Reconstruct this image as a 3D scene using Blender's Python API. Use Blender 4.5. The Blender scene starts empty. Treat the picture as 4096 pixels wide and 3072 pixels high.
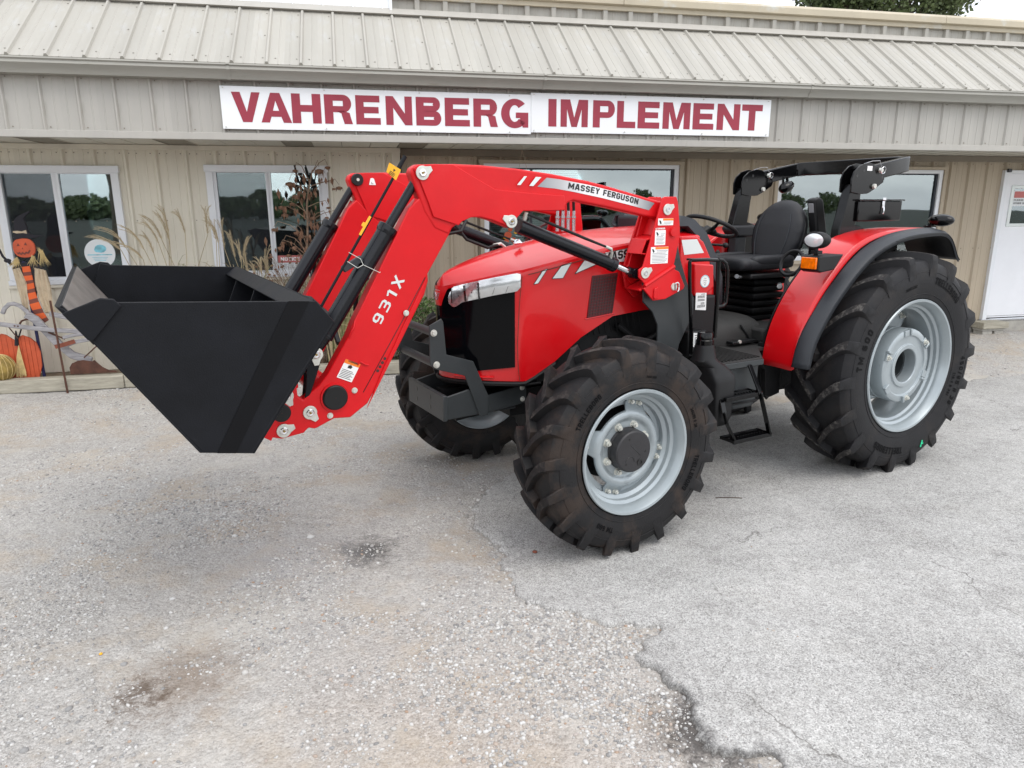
import bpy, bmesh, math, random
import numpy as np
from mathutils import Vector, Matrix, noise as mnoise

random.seed(7)
np.random.seed(7)
PI = math.pi
scene = bpy.context.scene
COL = scene.collection

# ------------------------------------------------------------------ camera
CAM_H = 2.0484
PITCH = 0.245984
ROLL = -0.0035776
cam_data = bpy.data.cameras.new('camera')
cam = bpy.data.objects.new('camera', cam_data)
COL.objects.link(cam)
cam_data.sensor_width = 36.0
cam_data.lens = 36.0 * 2839.885 / 4096.0
cam_data.clip_start = 0.05
cam_data.clip_end = 600.0
_c, _s = math.cos(PITCH), math.sin(PITCH)
_fw = Vector((0, _c, -_s)); _up = Vector((0, _s, _c)); _rt = Vector((1, 0, 0))
_r2 = _rt * math.cos(ROLL) + _up * math.sin(ROLL)
_u2 = _up * math.cos(ROLL) - _rt * math.sin(ROLL)
_m = Matrix((_r2, _u2, -_fw)).transposed().to_4x4()
_m.translation = Vector((0, 0, CAM_H))
cam.matrix_world = _m
scene.camera = cam

# ------------------------------------------------------------------ sky, sun, exposure
SUN_EL = math.radians(60)
SUN_AZ = math.radians(138)      # clockwise from +Y
world = bpy.data.worlds.new('World')
scene.world = world
world.use_nodes = True
wn = world.node_tree.nodes; wl = world.node_tree.links
for _n in list(wn): wn.remove(_n)
w_out = wn.new('ShaderNodeOutputWorld'); w_bg = wn.new('ShaderNodeBackground')
w_sky = wn.new('ShaderNodeTexSky'); w_sky.sky_type = 'NISHITA'; w_sky.sun_disc = False
w_sky.sun_elevation = SUN_EL; w_sky.sun_rotation = SUN_AZ
w_sky.air_density = 1.0; w_sky.dust_density = 2.0
w_tc = wn.new('ShaderNodeTexCoord'); w_map = wn.new('ShaderNodeMapping')
w_map.inputs['Scale'].default_value = (1.0, 1.0, 3.2)
w_no = wn.new('ShaderNodeTexNoise'); w_no.inputs['Scale'].default_value = 2.3
w_no.inputs['Detail'].default_value = 7.0; w_no.inputs['Roughness'].default_value = 0.58
w_r1 = wn.new('ShaderNodeValToRGB')
w_r1.color_ramp.elements[0].position = 0.33; w_r1.color_ramp.elements[0].color = (6.2, 6.5, 7.1, 1)
w_r1.color_ramp.elements[1].position = 0.62; w_r1.color_ramp.elements[1].color = (12.0, 12.1, 12.3, 1)
w_mix = wn.new('ShaderNodeMixRGB'); w_mix.inputs['Fac'].default_value = 0.78
wl.new(w_tc.outputs['Generated'], w_map.inputs['Vector']); wl.new(w_map.outputs['Vector'], w_no.inputs['Vector'])
wl.new(w_no.outputs['Fac'], w_r1.inputs['Fac'])
wl.new(w_sky.outputs['Color'], w_mix.inputs['Color1']); wl.new(w_r1.outputs['Color'], w_mix.inputs['Color2'])
wl.new(w_mix.outputs['Color'], w_bg.inputs['Color']); wl.new(w_bg.outputs['Background'], w_out.inputs['Surface'])
w_bg.inputs['Strength'].default_value = 0.128

sun_data = bpy.data.lights.new('sun', 'SUN'); sun_data.energy = 0.85; sun_data.angle = math.radians(36)
sun_data.color = (1.0, 0.965, 0.91)
sun = bpy.data.objects.new('sun', sun_data); COL.objects.link(sun)
_d = Vector((math.sin(SUN_AZ) * math.cos(SUN_EL), math.cos(SUN_AZ) * math.cos(SUN_EL), math.sin(SUN_EL)))
sun.rotation_euler = _d.to_track_quat('Z', 'Y').to_euler()
sun.location = (0, -5, 20)
scene.view_settings.view_transform = 'Standard'
scene.view_settings.look = 'None'
scene.view_settings.gamma = 1.0
scene.view_settings.use_curve_mapping = False
scene.view_settings.exposure = 0.66
scene.render.engine = 'CYCLES'
scene.cycles.max_bounces = 6

# ------------------------------------------------------------------ materials
def nodes_of(m):
    m.use_nodes = True
    return m.node_tree.nodes, m.node_tree.links

def pm(name, col, rough=0.5, metal=0.0, coat=0.0, var=0.0, vscale=6.0, bump=0.0, bscale=200.0,
       spots=None, spec=0.5, rvar=0.0, stretch=None, col2=None, sheen=0.0, orand=0.0):
    """principled material with tonal variation, fine bump and optional stains (colour, scale, threshold, amount)"""
    m = bpy.data.materials.new(name)
    N, L = nodes_of(m)
    p = N['Principled BSDF']
    p.inputs['Roughness'].default_value = rough
    p.inputs['Metallic'].default_value = metal
    p.inputs['Specular IOR Level'].default_value = spec
    if coat: p.inputs['Coat Weight'].default_value = coat; p.inputs['Coat Roughness'].default_value = 0.06
    if sheen: p.inputs['Sheen Weight'].default_value = sheen
    c = (col[0], col[1], col[2], 1)
    tc = N.new('ShaderNodeTexCoord'); vec = tc.outputs['Object']
    if stretch:
        mp = N.new('ShaderNodeMapping'); mp.inputs['Scale'].default_value = stretch
        L.new(vec, mp.inputs['Vector']); vec = mp.outputs['Vector']
    out = None
    if var or col2:
        n = N.new('ShaderNodeTexNoise'); n.inputs['Scale'].default_value = vscale
        n.inputs['Detail'].default_value = 6; n.inputs['Roughness'].default_value = 0.6
        L.new(vec, n.inputs['Vector'])
        r = N.new('ShaderNodeValToRGB')
        k = 1 - var; k2 = 1 + var
        r.color_ramp.elements[0].position = 0.3; r.color_ramp.elements[1].position = 0.7
        r.color_ramp.elements[0].color = (col[0]*k, col[1]*k, col[2]*k, 1)
        cc = col2 if col2 else (col[0]*k2, col[1]*k2, col[2]*k2)
        r.color_ramp.elements[1].color = (cc[0], cc[1], cc[2], 1)
        L.new(n.outputs['Fac'], r.inputs['Fac']); out = r.outputs['Color']
        if rvar:
            mr = N.new('ShaderNodeMapRange'); mr.inputs['To Min'].default_value = max(0.02, rough - rvar)
            mr.inputs['To Max'].default_value = min(1, rough + rvar)
            L.new(n.outputs['Fac'], mr.inputs['Value']); L.new(mr.outputs['Result'], p.inputs['Roughness'])
    if spots:
        sc_, ss, thr, amt = spots
        n2 = N.new('ShaderNodeTexNoise'); n2.inputs['Scale'].default_value = ss
        n2.inputs['Detail'].default_value = 8; n2.inputs['Roughness'].default_value = 0.65
        L.new(vec, n2.inputs['Vector'])
        r2 = N.new('ShaderNodeMapRange'); r2.inputs['From Min'].default_value = thr
        r2.inputs['From Max'].default_value = thr + 0.12; r2.inputs['To Max'].default_value = amt
        L.new(n2.outputs['Fac'], r2.inputs['Value'])
        mx = N.new('ShaderNodeMixRGB'); L.new(r2.outputs['Result'], mx.inputs['Fac'])
        if out: L.new(out, mx.inputs['Color1'])
        else: mx.inputs['Color1'].default_value = c
        mx.inputs['Color2'].default_value = (sc_[0], sc_[1], sc_[2], 1); out = mx.outputs['Color']
    if orand and out:
        oi = N.new('ShaderNodeObjectInfo'); mo = N.new('ShaderNodeMapRange'); mo.inputs['To Min'].default_value = 1-orand; mo.inputs['To Max'].default_value = 1+orand*.6
        L.new(oi.outputs['Random'], mo.inputs['Value']); hs = N.new('ShaderNodeHueSaturation'); L.new(mo.outputs['Result'], hs.inputs['Value']); L.new(out, hs.inputs['Color']); out = hs.outputs['Color']
    if out: L.new(out, p.inputs['Base Color'])
    else: p.inputs['Base Color'].default_value = c
    if bump:
        n3 = N.new('ShaderNodeTexNoise'); n3.inputs['Scale'].default_value = bscale
        n3.inputs['Detail'].default_value = 3
        L.new(vec, n3.inputs['Vector'])
        b = N.new('ShaderNodeBump'); b.inputs['Strength'].default_value = bump; b.inputs['Distance'].default_value = 0.01
        L.new(n3.outputs['Fac'], b.inputs['Height']); L.new(b.outputs['Normal'], p.inputs['Normal'])
    return m

MT = {}
MT['red'] = pm('red_paint', (0.56, 0.0035, 0.007), 0.28, spec=0.4, coat=0.40, var=0.06, vscale=3, spots=((0.60, 0.035, 0.035), 2.2, 0.52, 0.22), bump=0.02, bscale=60)
MT['red_loader'] = pm('red_loader_paint', (0.58, 0.004, 0.008), 0.40, spec=0.30, coat=0.08, var=0.07, vscale=4, spots=((0.60, 0.035, 0.035), 3.0, 0.52, 0.20), bump=0.05, bscale=90)
MT['black_steel'] = pm('black_steel', (0.0055, 0.0062, 0.0085), 0.50, var=0.25, vscale=5, bump=0.10, bscale=160, spots=((0.045, 0.045, 0.048), 20, 0.67, 0.40), rvar=0.08, spec=0.20)
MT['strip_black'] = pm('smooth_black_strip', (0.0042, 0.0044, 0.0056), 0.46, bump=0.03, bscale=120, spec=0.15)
MT['black_gloss'] = pm('black_gloss_paint', (0.002, 0.002, 0.0024), 0.15, spec=0.30, bump=0.01, bscale=40)
MT['grille'] = pm('grille_black', (0.0022, 0.0024, 0.0032), 0.10, spec=0.13, bump=0.01, bscale=30)
MT['cyl_black'] = pm('black_cylinder_paint', (0.006, 0.0066, 0.009), 0.25, var=0.2, vscale=9, bump=0.02, spec=0.34)
MT['plastic'] = pm('black_plastic', (0.0065, 0.0065, 0.0072), 0.5, bump=0.05, bscale=300, spec=0.35)
MT['plastic_grey'] = pm('charcoal_plastic', (0.022, 0.025, 0.030), 0.46, var=0.08, bump=0.06, bscale=400, spec=0.4)
MT['grey_steel'] = pm('grey_steel_paint', (0.034, 0.038, 0.040), 0.42, var=0.10, vscale=7, bump=0.05, bscale=140, spec=0.4)
MT['engine'] = pm('engine_dark', (0.005, 0.005, 0.0055), 0.6, var=0.4, vscale=14, bump=0.2, bscale=50, spec=0.3)
MT['rubber'] = pm('tyre_rubber', (0.0100, 0.0098, 0.0112), 0.62, var=0.22, vscale=7, bump=0.14, bscale=90,
                  spots=((0.022, 0.0185, 0.0170), 5, 0.50, 0.55), spec=0.30)
MT['rubber_worn'] = pm('tyre_rubber_dusty', (0.0085, 0.0080, 0.0088), 0.62, var=0.25, vscale=6, bump=0.14, bscale=90,
                  spots=((0.036, 0.0240, 0.0180), 4, 0.49, 0.75), spec=0.34)
MT['lug_top'] = pm('dusty_lug_face', (0.030, 0.028, 0.028), 0.85, var=0.3, vscale=40, bump=0.3, bscale=160, spots=((0.115, 0.108, 0.100), 30, 0.50, 0.75), spec=0.2)
MT['lug_top_front'] = pm('dusty_lug_face_front', (0.020, 0.0175, 0.0175), 0.8, var=0.3, vscale=30, bump=0.3, bscale=160, spots=((0.070, 0.060, 0.054), 14, 0.52, 0.7), spec=0.2)
MT['tyre_mark'] = pm('tyre_lettering', (0.0035, 0.0035, 0.0042), 0.65, spec=0.12)
MT['rim'] = pm('silver_rim_paint', (0.335, 0.375, 0.392), 0.33, metal=0.3, coat=0.2, var=0.06, vscale=6, bump=0.03, bscale=160)
MT['hub_black'] = pm('hub_cap_black', (0.022, 0.021, 0.023), 0.5, var=0.15, vscale=12, bump=0.08)
MT['zinc'] = pm('zinc_plate', (0.60, 0.60, 0.55), 0.36, metal=0.35, var=0.10, vscale=30)
MT['brass'] = pm('grease_point', (0.30, 0.20, 0.06), 0.4, metal=0.8)
MT['chrome'] = pm('chrome_rod', (0.72, 0.72, 0.74), 0.12, metal=1.0)
MT['bare'] = pm('bare_edge_steel', (0.185, 0.165, 0.150), 0.5, metal=0.35, var=0.3, vscale=8, bump=0.1, bscale=120,
                spots=((0.17, 0.085, 0.05), 6, 0.6, 0.6), rvar=0.1)
MT['white'] = pm('white_decal', (0.80, 0.80, 0.79), 0.35)
MT['decal_black'] = pm('decal_black', (0.015, 0.015, 0.015), 0.4)
MT['decal_grey'] = pm('decal_grey_print', (0.22, 0.22, 0.23), 0.5)
MT['decal_orange'] = pm('decal_orange', (0.80, 0.20, 0.01), 0.4)
MT['silver'] = pm('silver_decal', (0.50, 0.51, 0.53), 0.25, metal=0.75)
MT['silver_light'] = pm('light_silver_decal', (0.66, 0.70, 0.69), 0.25, metal=0.15)
MT['yellow'] = pm('yellow_label', (0.85, 0.42, 0.02), 0.45)
MT['amber'] = pm('amber_lens', (0.85, 0.16, 0.0), 0.12, coat=0.5, var=0.25, vscale=40)
MT['seat'] = pm('black_seat_fabric', (0.010, 0.0105, 0.013), 0.55, var=0.12, vscale=25, bump=0.12, bscale=500, spec=0.4)
MT['bellows'] = pm('black_bellows', (0.003, 0.003, 0.0035), 0.6, spec=0.12)
MT['hose'] = pm('hose_rubber', (0.006, 0.006, 0.006), 0.5, spec=0.35)
MT['vent_red'] = pm('dark_red_mesh', (0.085, 0.004, 0.006), 0.5, bump=0.2, bscale=80)
MT['lens'] = pm('bright_lens', (0.86, 0.88, 0.89), 0.10, metal=0.35, var=0.10, vscale=14, bump=0.12, bscale=20)
MT['lamp_dark'] = pm('lamp_inner_dark', (0.06, 0.06, 0.065), 0.12, metal=0.8)
MT['lamp_glass'] = pm('lamp_reflector', (0.78, 0.80, 0.82), 0.08, metal=0.6, var=0.45, vscale=34, bump=0.22, bscale=26)
MT['cream'] = pm('cream_siding', (0.680, 0.640, 0.540), 0.50, var=0.05, vscale=2.2, bump=0.015, bscale=10, spots=((0.52, 0.46, 0.36), 3.0, 0.62, 0.30), orand=0.035, stretch=(3, 3, 0.5))
MT['tan'] = pm('tan_siding', (0.400, 0.335, 0.250), 0.52, var=0.07, vscale=2.5, bump=0.015, bscale=10, spots=((0.22, 0.17, 0.12), 3.0, 0.60, 0.35), orand=0.06, stretch=(3, 3, 0.4))
MT['fascia'] = pm('greige_fascia_metal', (0.405, 0.388, 0.352), 0.48, var=0.05, vscale=2, bump=0.015, bscale=9, spots=((0.27, 0.26, 0.22), 3, 0.62, 0.4), orand=0.05, stretch=(3, 3, 0.5))
MT['roof'] = pm('weathered_roof_metal', (0.385, 0.368, 0.326), 0.50, var=0.06, vscale=1.6, bump=0.02, bscale=9, spots=((0.43, 0.43, 0.42), 2.4, 0.58, 0.6), orand=0.07, stretch=(2, 0.6, 0.6))
MT['roof_tan'] = pm('tan_cap_metal', (0.46, 0.405, 0.30), 0.45, var=0.08, vscale=2.0, spots=((0.55, 0.60, 0.62), 2.2, 0.55, 0.6))
MT['gutter'] = pm('gutter_metal', (0.300, 0.290, 0.255), 0.5, var=0.08, vscale=3, spots=((0.18, 0.17, 0.11), 7, 0.6, 0.5), stretch=(0.6, 2, 6))
MT['soffit'] = pm('soffit_metal', (0.56, 0.54, 0.47), 0.55, var=0.06, vscale=2)
MT['soffit_vent'] = pm('soffit_vent', (0.22, 0.20, 0.16), 0.6)
MT['trim_brown'] = pm('brown_trim', (0.205, 0.175, 0.135), 0.55, var=0.1, vscale=3)
MT['vinyl'] = pm('white_vinyl', (0.74, 0.76, 0.79), 0.35, var=0.03, vscale=3)
MT['door'] = pm('white_door', (0.78, 0.79, 0.82), 0.42, var=0.02, bump=0.03, bscale=60)
MT['sign_white'] = pm('sign_white', (0.84, 0.86, 0.87), 0.35, var=0.02, vscale=1.5)
MT['sign_red'] = pm('faded_red_letter', (0.315, 0.028, 0.052), 0.5, var=0.10, vscale=3, spots=((0.80, 0.78, 0.78), 13, 0.70, 0.95))
MT['concrete'] = pm('old_concrete', (0.36, 0.345, 0.31), 0.85, var=0.2, vscale=9, bump=0.4, bscale=50)
MT['timber'] = pm('weathered_timber', (0.36, 0.335, 0.27), 0.85, var=0.25, vscale=5, bump=0.5, bscale=30, stretch=(1, 6, 6), spots=((0.16, 0.19, 0.10), 3, 0.62, 0.5))
MT['old_wood'] = pm('silvered_wood', (0.31, 0.30, 0.31), 0.85, var=0.3, vscale=8, bump=0.5, bscale=40, stretch=(1, 8, 8))
MT['rust'] = pm('rusty_iron', (0.085, 0.035, 0.022), 0.85, var=0.35, vscale=14, bump=0.4, bscale=60)
MT['rust_red'] = pm('red_rust', (0.20, 0.060, 0.035), 0.85, var=0.3, vscale=14, bump=0.3)
MT['pumpkin'] = pm('orange_board_paint', (0.50, 0.080, 0.026), 0.6, var=0.18, vscale=6, bump=0.15, bscale=50)
MT['orange_cloth'] = pm('orange_cloth', (0.62, 0.10, 0.02), 0.75, var=0.1)
MT['black_cloth'] = pm('black_cloth', (0.012, 0.011, 0.016), 0.8)
MT['brown_cloth'] = pm('brown_stripe_cloth', (0.16, 0.045, 0.03), 0.8, var=0.2)
MT['burlap'] = pm('burlap', (0.50, 0.40, 0.28), 0.9, var=0.15, vscale=12, bump=0.5, bscale=220)
MT['straw'] = pm('straw', (0.58, 0.44, 0.20), 0.8, var=0.3, vscale=20)
MT['gourd'] = pm('netted_straw', (0.27, 0.19, 0.05), 0.8, var=0.4, vscale=18, bump=0.8, bscale=30)
MT['blue_post'] = pm('dark_blue_post', (0.012, 0.014, 0.075), 0.6)
MT['soil'] = pm('bed_soil', (0.16, 0.12, 0.08), 0.95, var=0.4, vscale=14, bump=0.9, bscale=40)
MT['plume'] = pm('seed_plume', (0.43, 0.345, 0.215), 0.85, var=0.2, vscale=30)
MT['blade_green'] = pm('grass_blade_green', (0.075, 0.125, 0.032), 0.6, var=0.35, vscale=5, col2=(0.30, 0.26, 0.11))
MT['blade_dry'] = pm('grass_blade_dry', (0.36, 0.29, 0.17), 0.75, var=0.3, vscale=8)
MT['dead_stem'] = pm('dead_stem', (0.23, 0.155, 0.105), 0.85, var=0.3, vscale=20)
MT['dead_leaf'] = pm('dead_leaf', (0.200, 0.108, 0.066), 0.85, var=0.4, vscale=30)
MT['leaf'] = pm('leaf_green', (0.055, 0.115, 0.028), 0.5, var=0.5, vscale=9, col2=(0.115, 0.20, 0.045))
MT['leaf_tree'] = pm('tree_leaf', (0.045, 0.075, 0.022), 0.55, var=0.5, vscale=2, col2=(0.12, 0.16, 0.05))
MT['bark'] = pm('bark', (0.10, 0.075, 0.055), 0.9, var=0.3, vscale=8, bump=0.6, bscale=20)
MT['field'] = pm('grass_field', (0.022, 0.028, 0.016), 0.9, var=0.4, vscale=0.5)
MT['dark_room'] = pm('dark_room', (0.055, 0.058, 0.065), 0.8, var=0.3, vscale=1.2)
MT['blind'] = pm('blind_slat', (0.80, 0.83, 0.80), 0.5)
MT['gasket'] = pm('dark_gasket', (0.03, 0.035, 0.045), 0.5)
MT['paper'] = pm('paper', (0.74, 0.77, 0.78), 0.6)
MT['paper_blue'] = pm('blue_print', (0.20, 0.52, 0.62), 0.5, var=0.4, vscale=14)
MT['paper_red'] = pm('red_print', (0.50, 0.14, 0.13), 0.5)
MT['mat'] = pm('floor_mat', (0.016, 0.0155, 0.0145), 0.7, var=0.3, vscale=7, bump=0.2, bscale=90)
MT['green_paint'] = pm('green_dab', (0.02, 0.62, 0.30), 0.6)

def glass_mat():
    m = bpy.data.materials.new('window_glass')
    N, L = nodes_of(m)
    for n in list(N): N.remove(n)
    o = N.new('ShaderNodeOutputMaterial'); mx = N.new('ShaderNodeMixShader')
    t = N.new('ShaderNodeBsdfTransparent'); t.inputs['Color'].default_value = (0.84, 0.92, 0.91, 1)
    g = N.new('ShaderNodeBsdfGlossy'); g.inputs['Roughness'].default_value = 0.015
    g.inputs['Color'].default_value = (0.86, 0.97, 1.0, 1)
    f = N.new('ShaderNodeFresnel'); f.inputs['IOR'].default_value = 3.3
    tc = N.new('ShaderNodeTexCoord')
    no = N.new('ShaderNodeTexNoise'); no.inputs['Scale'].default_value = 3.0; no.inputs['Detail'].default_value = 1
    b = N.new('ShaderNodeBump'); b.inputs['Strength'].default_value = 0.03; b.inputs['Distance'].default_value = 0.01
    L.new(tc.outputs['Object'], no.inputs['Vector']); L.new(no.outputs['Fac'], b.inputs['Height'])
    L.new(b.outputs['Normal'], g.inputs['Normal'])
    L.new(f.outputs['Fac'], mx.inputs['Fac']); L.new(t.outputs['BSDF'], mx.inputs[1]); L.new(g.outputs['BSDF'], mx.inputs[2])
    L.new(mx.outputs['Shader'], o.inputs['Surface'])
    return m
MT['glass'] = glass_mat()

def screen_mat():
    m = bpy.data.materials.new('insect_screen')
    N, L = nodes_of(m)
    for n in list(N): N.remove(n)
    o = N.new('ShaderNodeOutputMaterial'); mx = N.new('ShaderNodeMixShader'); mx.inputs['Fac'].default_value = 0.26
    t = N.new('ShaderNodeBsdfTransparent'); g = N.new('ShaderNodeBsdfDiffuse'); g.inputs['Color'].default_value = (0.045, 0.048, 0.055, 1)
    L.new(t.outputs['BSDF'], mx.inputs[1]); L.new(g.outputs['BSDF'], mx.inputs[2]); L.new(mx.outputs['Shader'], o.inputs['Surface'])
    return m
MT['screen'] = screen_mat()
def cover_mat():
    m = bpy.data.materials.new('clear_cover')
    N, L = nodes_of(m)
    for n in list(N): N.remove(n)
    o = N.new('ShaderNodeOutputMaterial'); mx = N.new('ShaderNodeMixShader'); f = N.new('ShaderNodeFresnel'); f.inputs['IOR'].default_value = 1.6
    t = N.new('ShaderNodeBsdfTransparent'); g = N.new('ShaderNodeBsdfGlossy'); g.inputs['Roughness'].default_value = 0.02
    L.new(f.outputs['Fac'], mx.inputs['Fac']); L.new(t.outputs['BSDF'], mx.inputs[1]); L.new(g.outputs['BSDF'], mx.inputs[2]); L.new(mx.outputs['Shader'], o.inputs['Surface'])
    return m
MT['clear_cover'] = cover_mat()

def band_mat():
    """arm band: brushed silver print fading along its length to a darker silver at both ends"""
    m = bpy.data.materials.new('arm_band_print')
    N, L = nodes_of(m); p = N['Principled BSDF']
    tc = N.new('ShaderNodeTexCoord'); sp = N.new('ShaderNodeSeparateXYZ'); L.new(tc.outputs['Object'], sp.inputs['Vector'])
    mr = N.new('ShaderNodeMapRange'); mr.inputs['From Min'].default_value = 2.2; mr.inputs['From Max'].default_value = 3.06
    L.new(sp.outputs['X'], mr.inputs['Value'])
    r = N.new('ShaderNodeValToRGB'); e = r.color_ramp.elements
    e[0].position = 0.0; e[0].color = (0.20, 0.21, 0.23, 1); e[1].position = 1.0; e[1].color = (0.24, 0.26, 0.28, 1)
    for ps, v in ((0.12, 0.42), (0.22, 0.76), (0.6, 0.78), (0.80, 0.45)):
        x = r.color_ramp.elements.new(ps); x.color = (v, v, v * 1.02, 1)
    L.new(mr.outputs['Result'], r.inputs['Fac']); L.new(r.outputs['Color'], p.inputs['Base Color'])
    p.inputs['Roughness'].default_value = 0.3; p.inputs['Metallic'].default_value = 0.2
    return m
MT['band'] = band_mat()

def ground_mat(name, asphalt):
    m = bpy.data.materials.new(name)
    N, L = nodes_of(m); p = N['Principled BSDF']
    geo = N.new('ShaderNodeNewGeometry'); P = geo.outputs['Position']
    def noise(scale, detail=6, rough=0.6, dist=0.0):
        n = N.new('ShaderNodeTexNoise'); n.inputs['Scale'].default_value = scale
        n.inputs['Detail'].default_value = detail; n.inputs['Roughness'].default_value = rough
        n.inputs['Distortion'].default_value = dist
        L.new(P, n.inputs['Vector']); return n.outputs['Fac']
    def ramp(fac, stops):
        r = N.new('ShaderNodeValToRGB'); e = r.color_ramp.elements
        e[0].position, e[1].position = stops[0][0], stops[-1][0]
        e[0].color = (*stops[0][1], 1); e[1].color = (*stops[-1][1], 1)
        for ps, c in stops[1:-1]:
            x = e.new(ps); x.color = (*c, 1)
        L.new(fac, r.inputs['Fac']); return r.outputs['Color']
    def mix(fac, a, b, mode='MIX'):
        x = N.new('ShaderNodeMixRGB'); x.blend_type = mode
        if isinstance(fac, float): x.inputs['Fac'].default_value = fac
        else: L.new(fac, x.inputs['Fac'])
        for s_, v in (('Color1', a), ('Color2', b)):
            if isinstance(v, tuple): x.inputs[s_].default_value = (*v, 1)
            else: L.new(v, x.inputs[s_])
        return x.outputs['Color']
    def mrange(fac, a, b, c=0.0, d=1.0):
        r = N.new('ShaderNodeMapRange'); r.inputs['From Min'].default_value = a; r.inputs['From Max'].default_value = b
        r.inputs['To Min'].default_value = c; r.inputs['To Max'].default_value = d
        L.new(fac, r.inputs['Value']); return r.outputs['Result']
    def cells(scale, rnd=1.0):
        v = N.new('ShaderNodeTexVoronoi'); v.inputs['Scale'].default_value = scale
        v.inputs['Randomness'].default_value = rnd
        L.new(P, v.inputs['Vector']); return v
    def blob(x, y, r0, r1):
        d = N.new('ShaderNodeVectorMath'); d.operation = 'DISTANCE'; L.new(P, d.inputs[0]); d.inputs[1].default_value = (x, y, 0)
        a = N.new('ShaderNodeMath'); a.operation = 'ADD'; L.new(d.outputs['Value'], a.inputs[0])
        n_ = mrange(noise(13, 8, 0.82), 0.3, 0.7, -0.17, 0.17); L.new(n_, a.inputs[1])
        return mrange(a.outputs['Value'], r1, r0)
    att = N.new('ShaderNodeAttribute'); att.attribute_name = 'sd'
    edge = att.outputs['Fac']
    if asphalt:
        base = ramp(noise(1.3, 7, 0.6), [(0.30, (0.295, 0.288, 0.278)), (0.5, (0.420, 0.415, 0.402)), (0.70, (0.530, 0.525, 0.510))])
        yel = ramp(noise(2.1, 6, 0.65), [(0.45, (0.0, 0.0, 0.0)), (0.72, (1, 1, 1))])
        base = mix(mrange(noise(2.1, 6, 0.65), 0.52, 0.72, 0.0, 0.30), base, (0.31, 0.285, 0.225))
        base = mix(mrange(noise(2.8, 6, 0.7), 0.49, 0.64, 0.0, 0.62), base, (0.200, 0.193, 0.185))
        base = mix(mrange(noise(0.9, 4, 0.6), 0.50, 0.60, 0.0, 0.45), base, (0.56, 0.55, 0.53))
        v = cells(165); base = mix(0.52, base, ramp(v.outputs['Color'], [(0.1, (0.13, 0.125, 0.118)), (0.45, (0.40, 0.393, 0.378)), (0.9, (0.72, 0.71, 0.685))]))
        base = mix(mrange(noise(13, 7, 0.75), 0.46, 0.66, 0.0, 0.38), base, (0.235, 0.225, 0.212))
        v2 = cells(70); base = mix(mrange(v2.outputs['Distance'], 0.24, 0.10, 0.0, 0.45), base, ramp(v2.outputs['Color'], [(0.2, (0.25, 0.24, 0.23)), (0.8, (0.56, 0.55, 0.53))]))
        base = mix(mrange(noise(38, 6, 0.8), 0.54, 0.66, 0.0, 0.6), base, (0.10, 0.095, 0.09))
        # narrow cracks
        cv = N.new('ShaderNodeTexVoronoi'); cv.feature = 'DISTANCE_TO_EDGE'; cv.inputs['Scale'].default_value = 0.62
        wv = N.new('ShaderNodeVectorMath'); wv.operation = 'ADD'; wn_ = N.new('ShaderNodeTexNoise'); wn_.inputs['Scale'].default_value = 3.4; wn_.inputs['Detail'].default_value = 5
        L.new(P, wn_.inputs['Vector']); L.new(P, wv.inputs[0])
        ws = N.new('ShaderNodeVectorMath'); ws.operation = 'SCALE'; ws.inputs['Scale'].default_value = 0.45; L.new(wn_.outputs['Color'], ws.inputs[0]); L.new(ws.outputs['Vector'], wv.inputs[1])
        L.new(wv.outputs['Vector'], cv.inputs['Vector'])
        crack = mrange(cv.outputs['Distance'], 0.0045, 0.0, 0.0, 0.70)
        gate = mrange(noise(1.3, 3, 0.6), 0.50, 0.60)
        cm = N.new('ShaderNodeMath'); cm.operation = 'MULTIPLY'; L.new(crack, cm.inputs[0]); L.new(gate, cm.inputs[1])
        base = mix(cm.outputs['Value'], base, (0.085, 0.078, 0.068))
        # exposed dark binder along the broken edge
        brk = mrange(edge, 0.055, 0.0, 0.0, 1.0)
        near = blob(0.86, 2.50, 0.20, 0.55)
        bm_ = N.new('ShaderNodeMath'); bm_.operation = 'MULTIPLY'; L.new(brk, bm_.inputs[0]); L.new(near, bm_.inputs[1])
        bn_ = N.new('ShaderNodeMath'); bn_.operation = 'MULTIPLY'; L.new(bm_.outputs['Value'], bn_.inputs[0]); L.new(mrange(noise(45, 6, 0.8), 0.40, 0.58, 0.35, 1.0), bn_.inputs[1])
        base = mix(bn_.outputs['Value'], base, (0.045, 0.042, 0.042))
        base = mix(mrange(edge, 0.012, 0.0, 0.0, 0.35), base, (0.18, 0.165, 0.145))
        h1, h2, hs = v.outputs['Distance'], v2.outputs['Distance'], 0.6
    else:
        base = ramp(noise(0.75, 7, 0.62), [(0.32, (0.335, 0.325, 0.312)), (0.5, (0.410, 0.395, 0.370)), (0.70, (0.465, 0.430, 0.380))])
        warm = blob(-0.05, 2.15, 0.25, 1.35)
        base = mix(mrange(warm, 0.0, 1.0, 0.0, 0.85), base, (0.395, 0.300, 0.215))
        v = cells(64); base = mix(0.42, base, ramp(v.outputs['Color'], [(0.1, (0.20, 0.19, 0.18)), (0.45, (0.39, 0.375, 0.355)), (0.75, (0.50, 0.485, 0.465)), (0.92, (0.70, 0.68, 0.65))]))
        v2 = cells(140); base = mix(0.36, base, ramp(v2.outputs['Color'], [(0.1, (0.17, 0.16, 0.15)), (0.5, (0.39, 0.37, 0.35)), (0.9, (0.60, 0.58, 0.55))]))
        base = mix(mrange(noise(26, 5, 0.75), 0.58, 0.70, 0.0, 0.45), base, (0.15, 0.13, 0.11))
        base = mix(mrange(noise(1.7, 7, 0.68), 0.49, 0.62, 0.0, 0.60), base, (0.41, 0.345, 0.270))
        base = mix(mrange(noise(1.15, 5, 0.6), 0.52, 0.64, 0.0, 0.40), base, (0.50, 0.48, 0.44))
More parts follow.
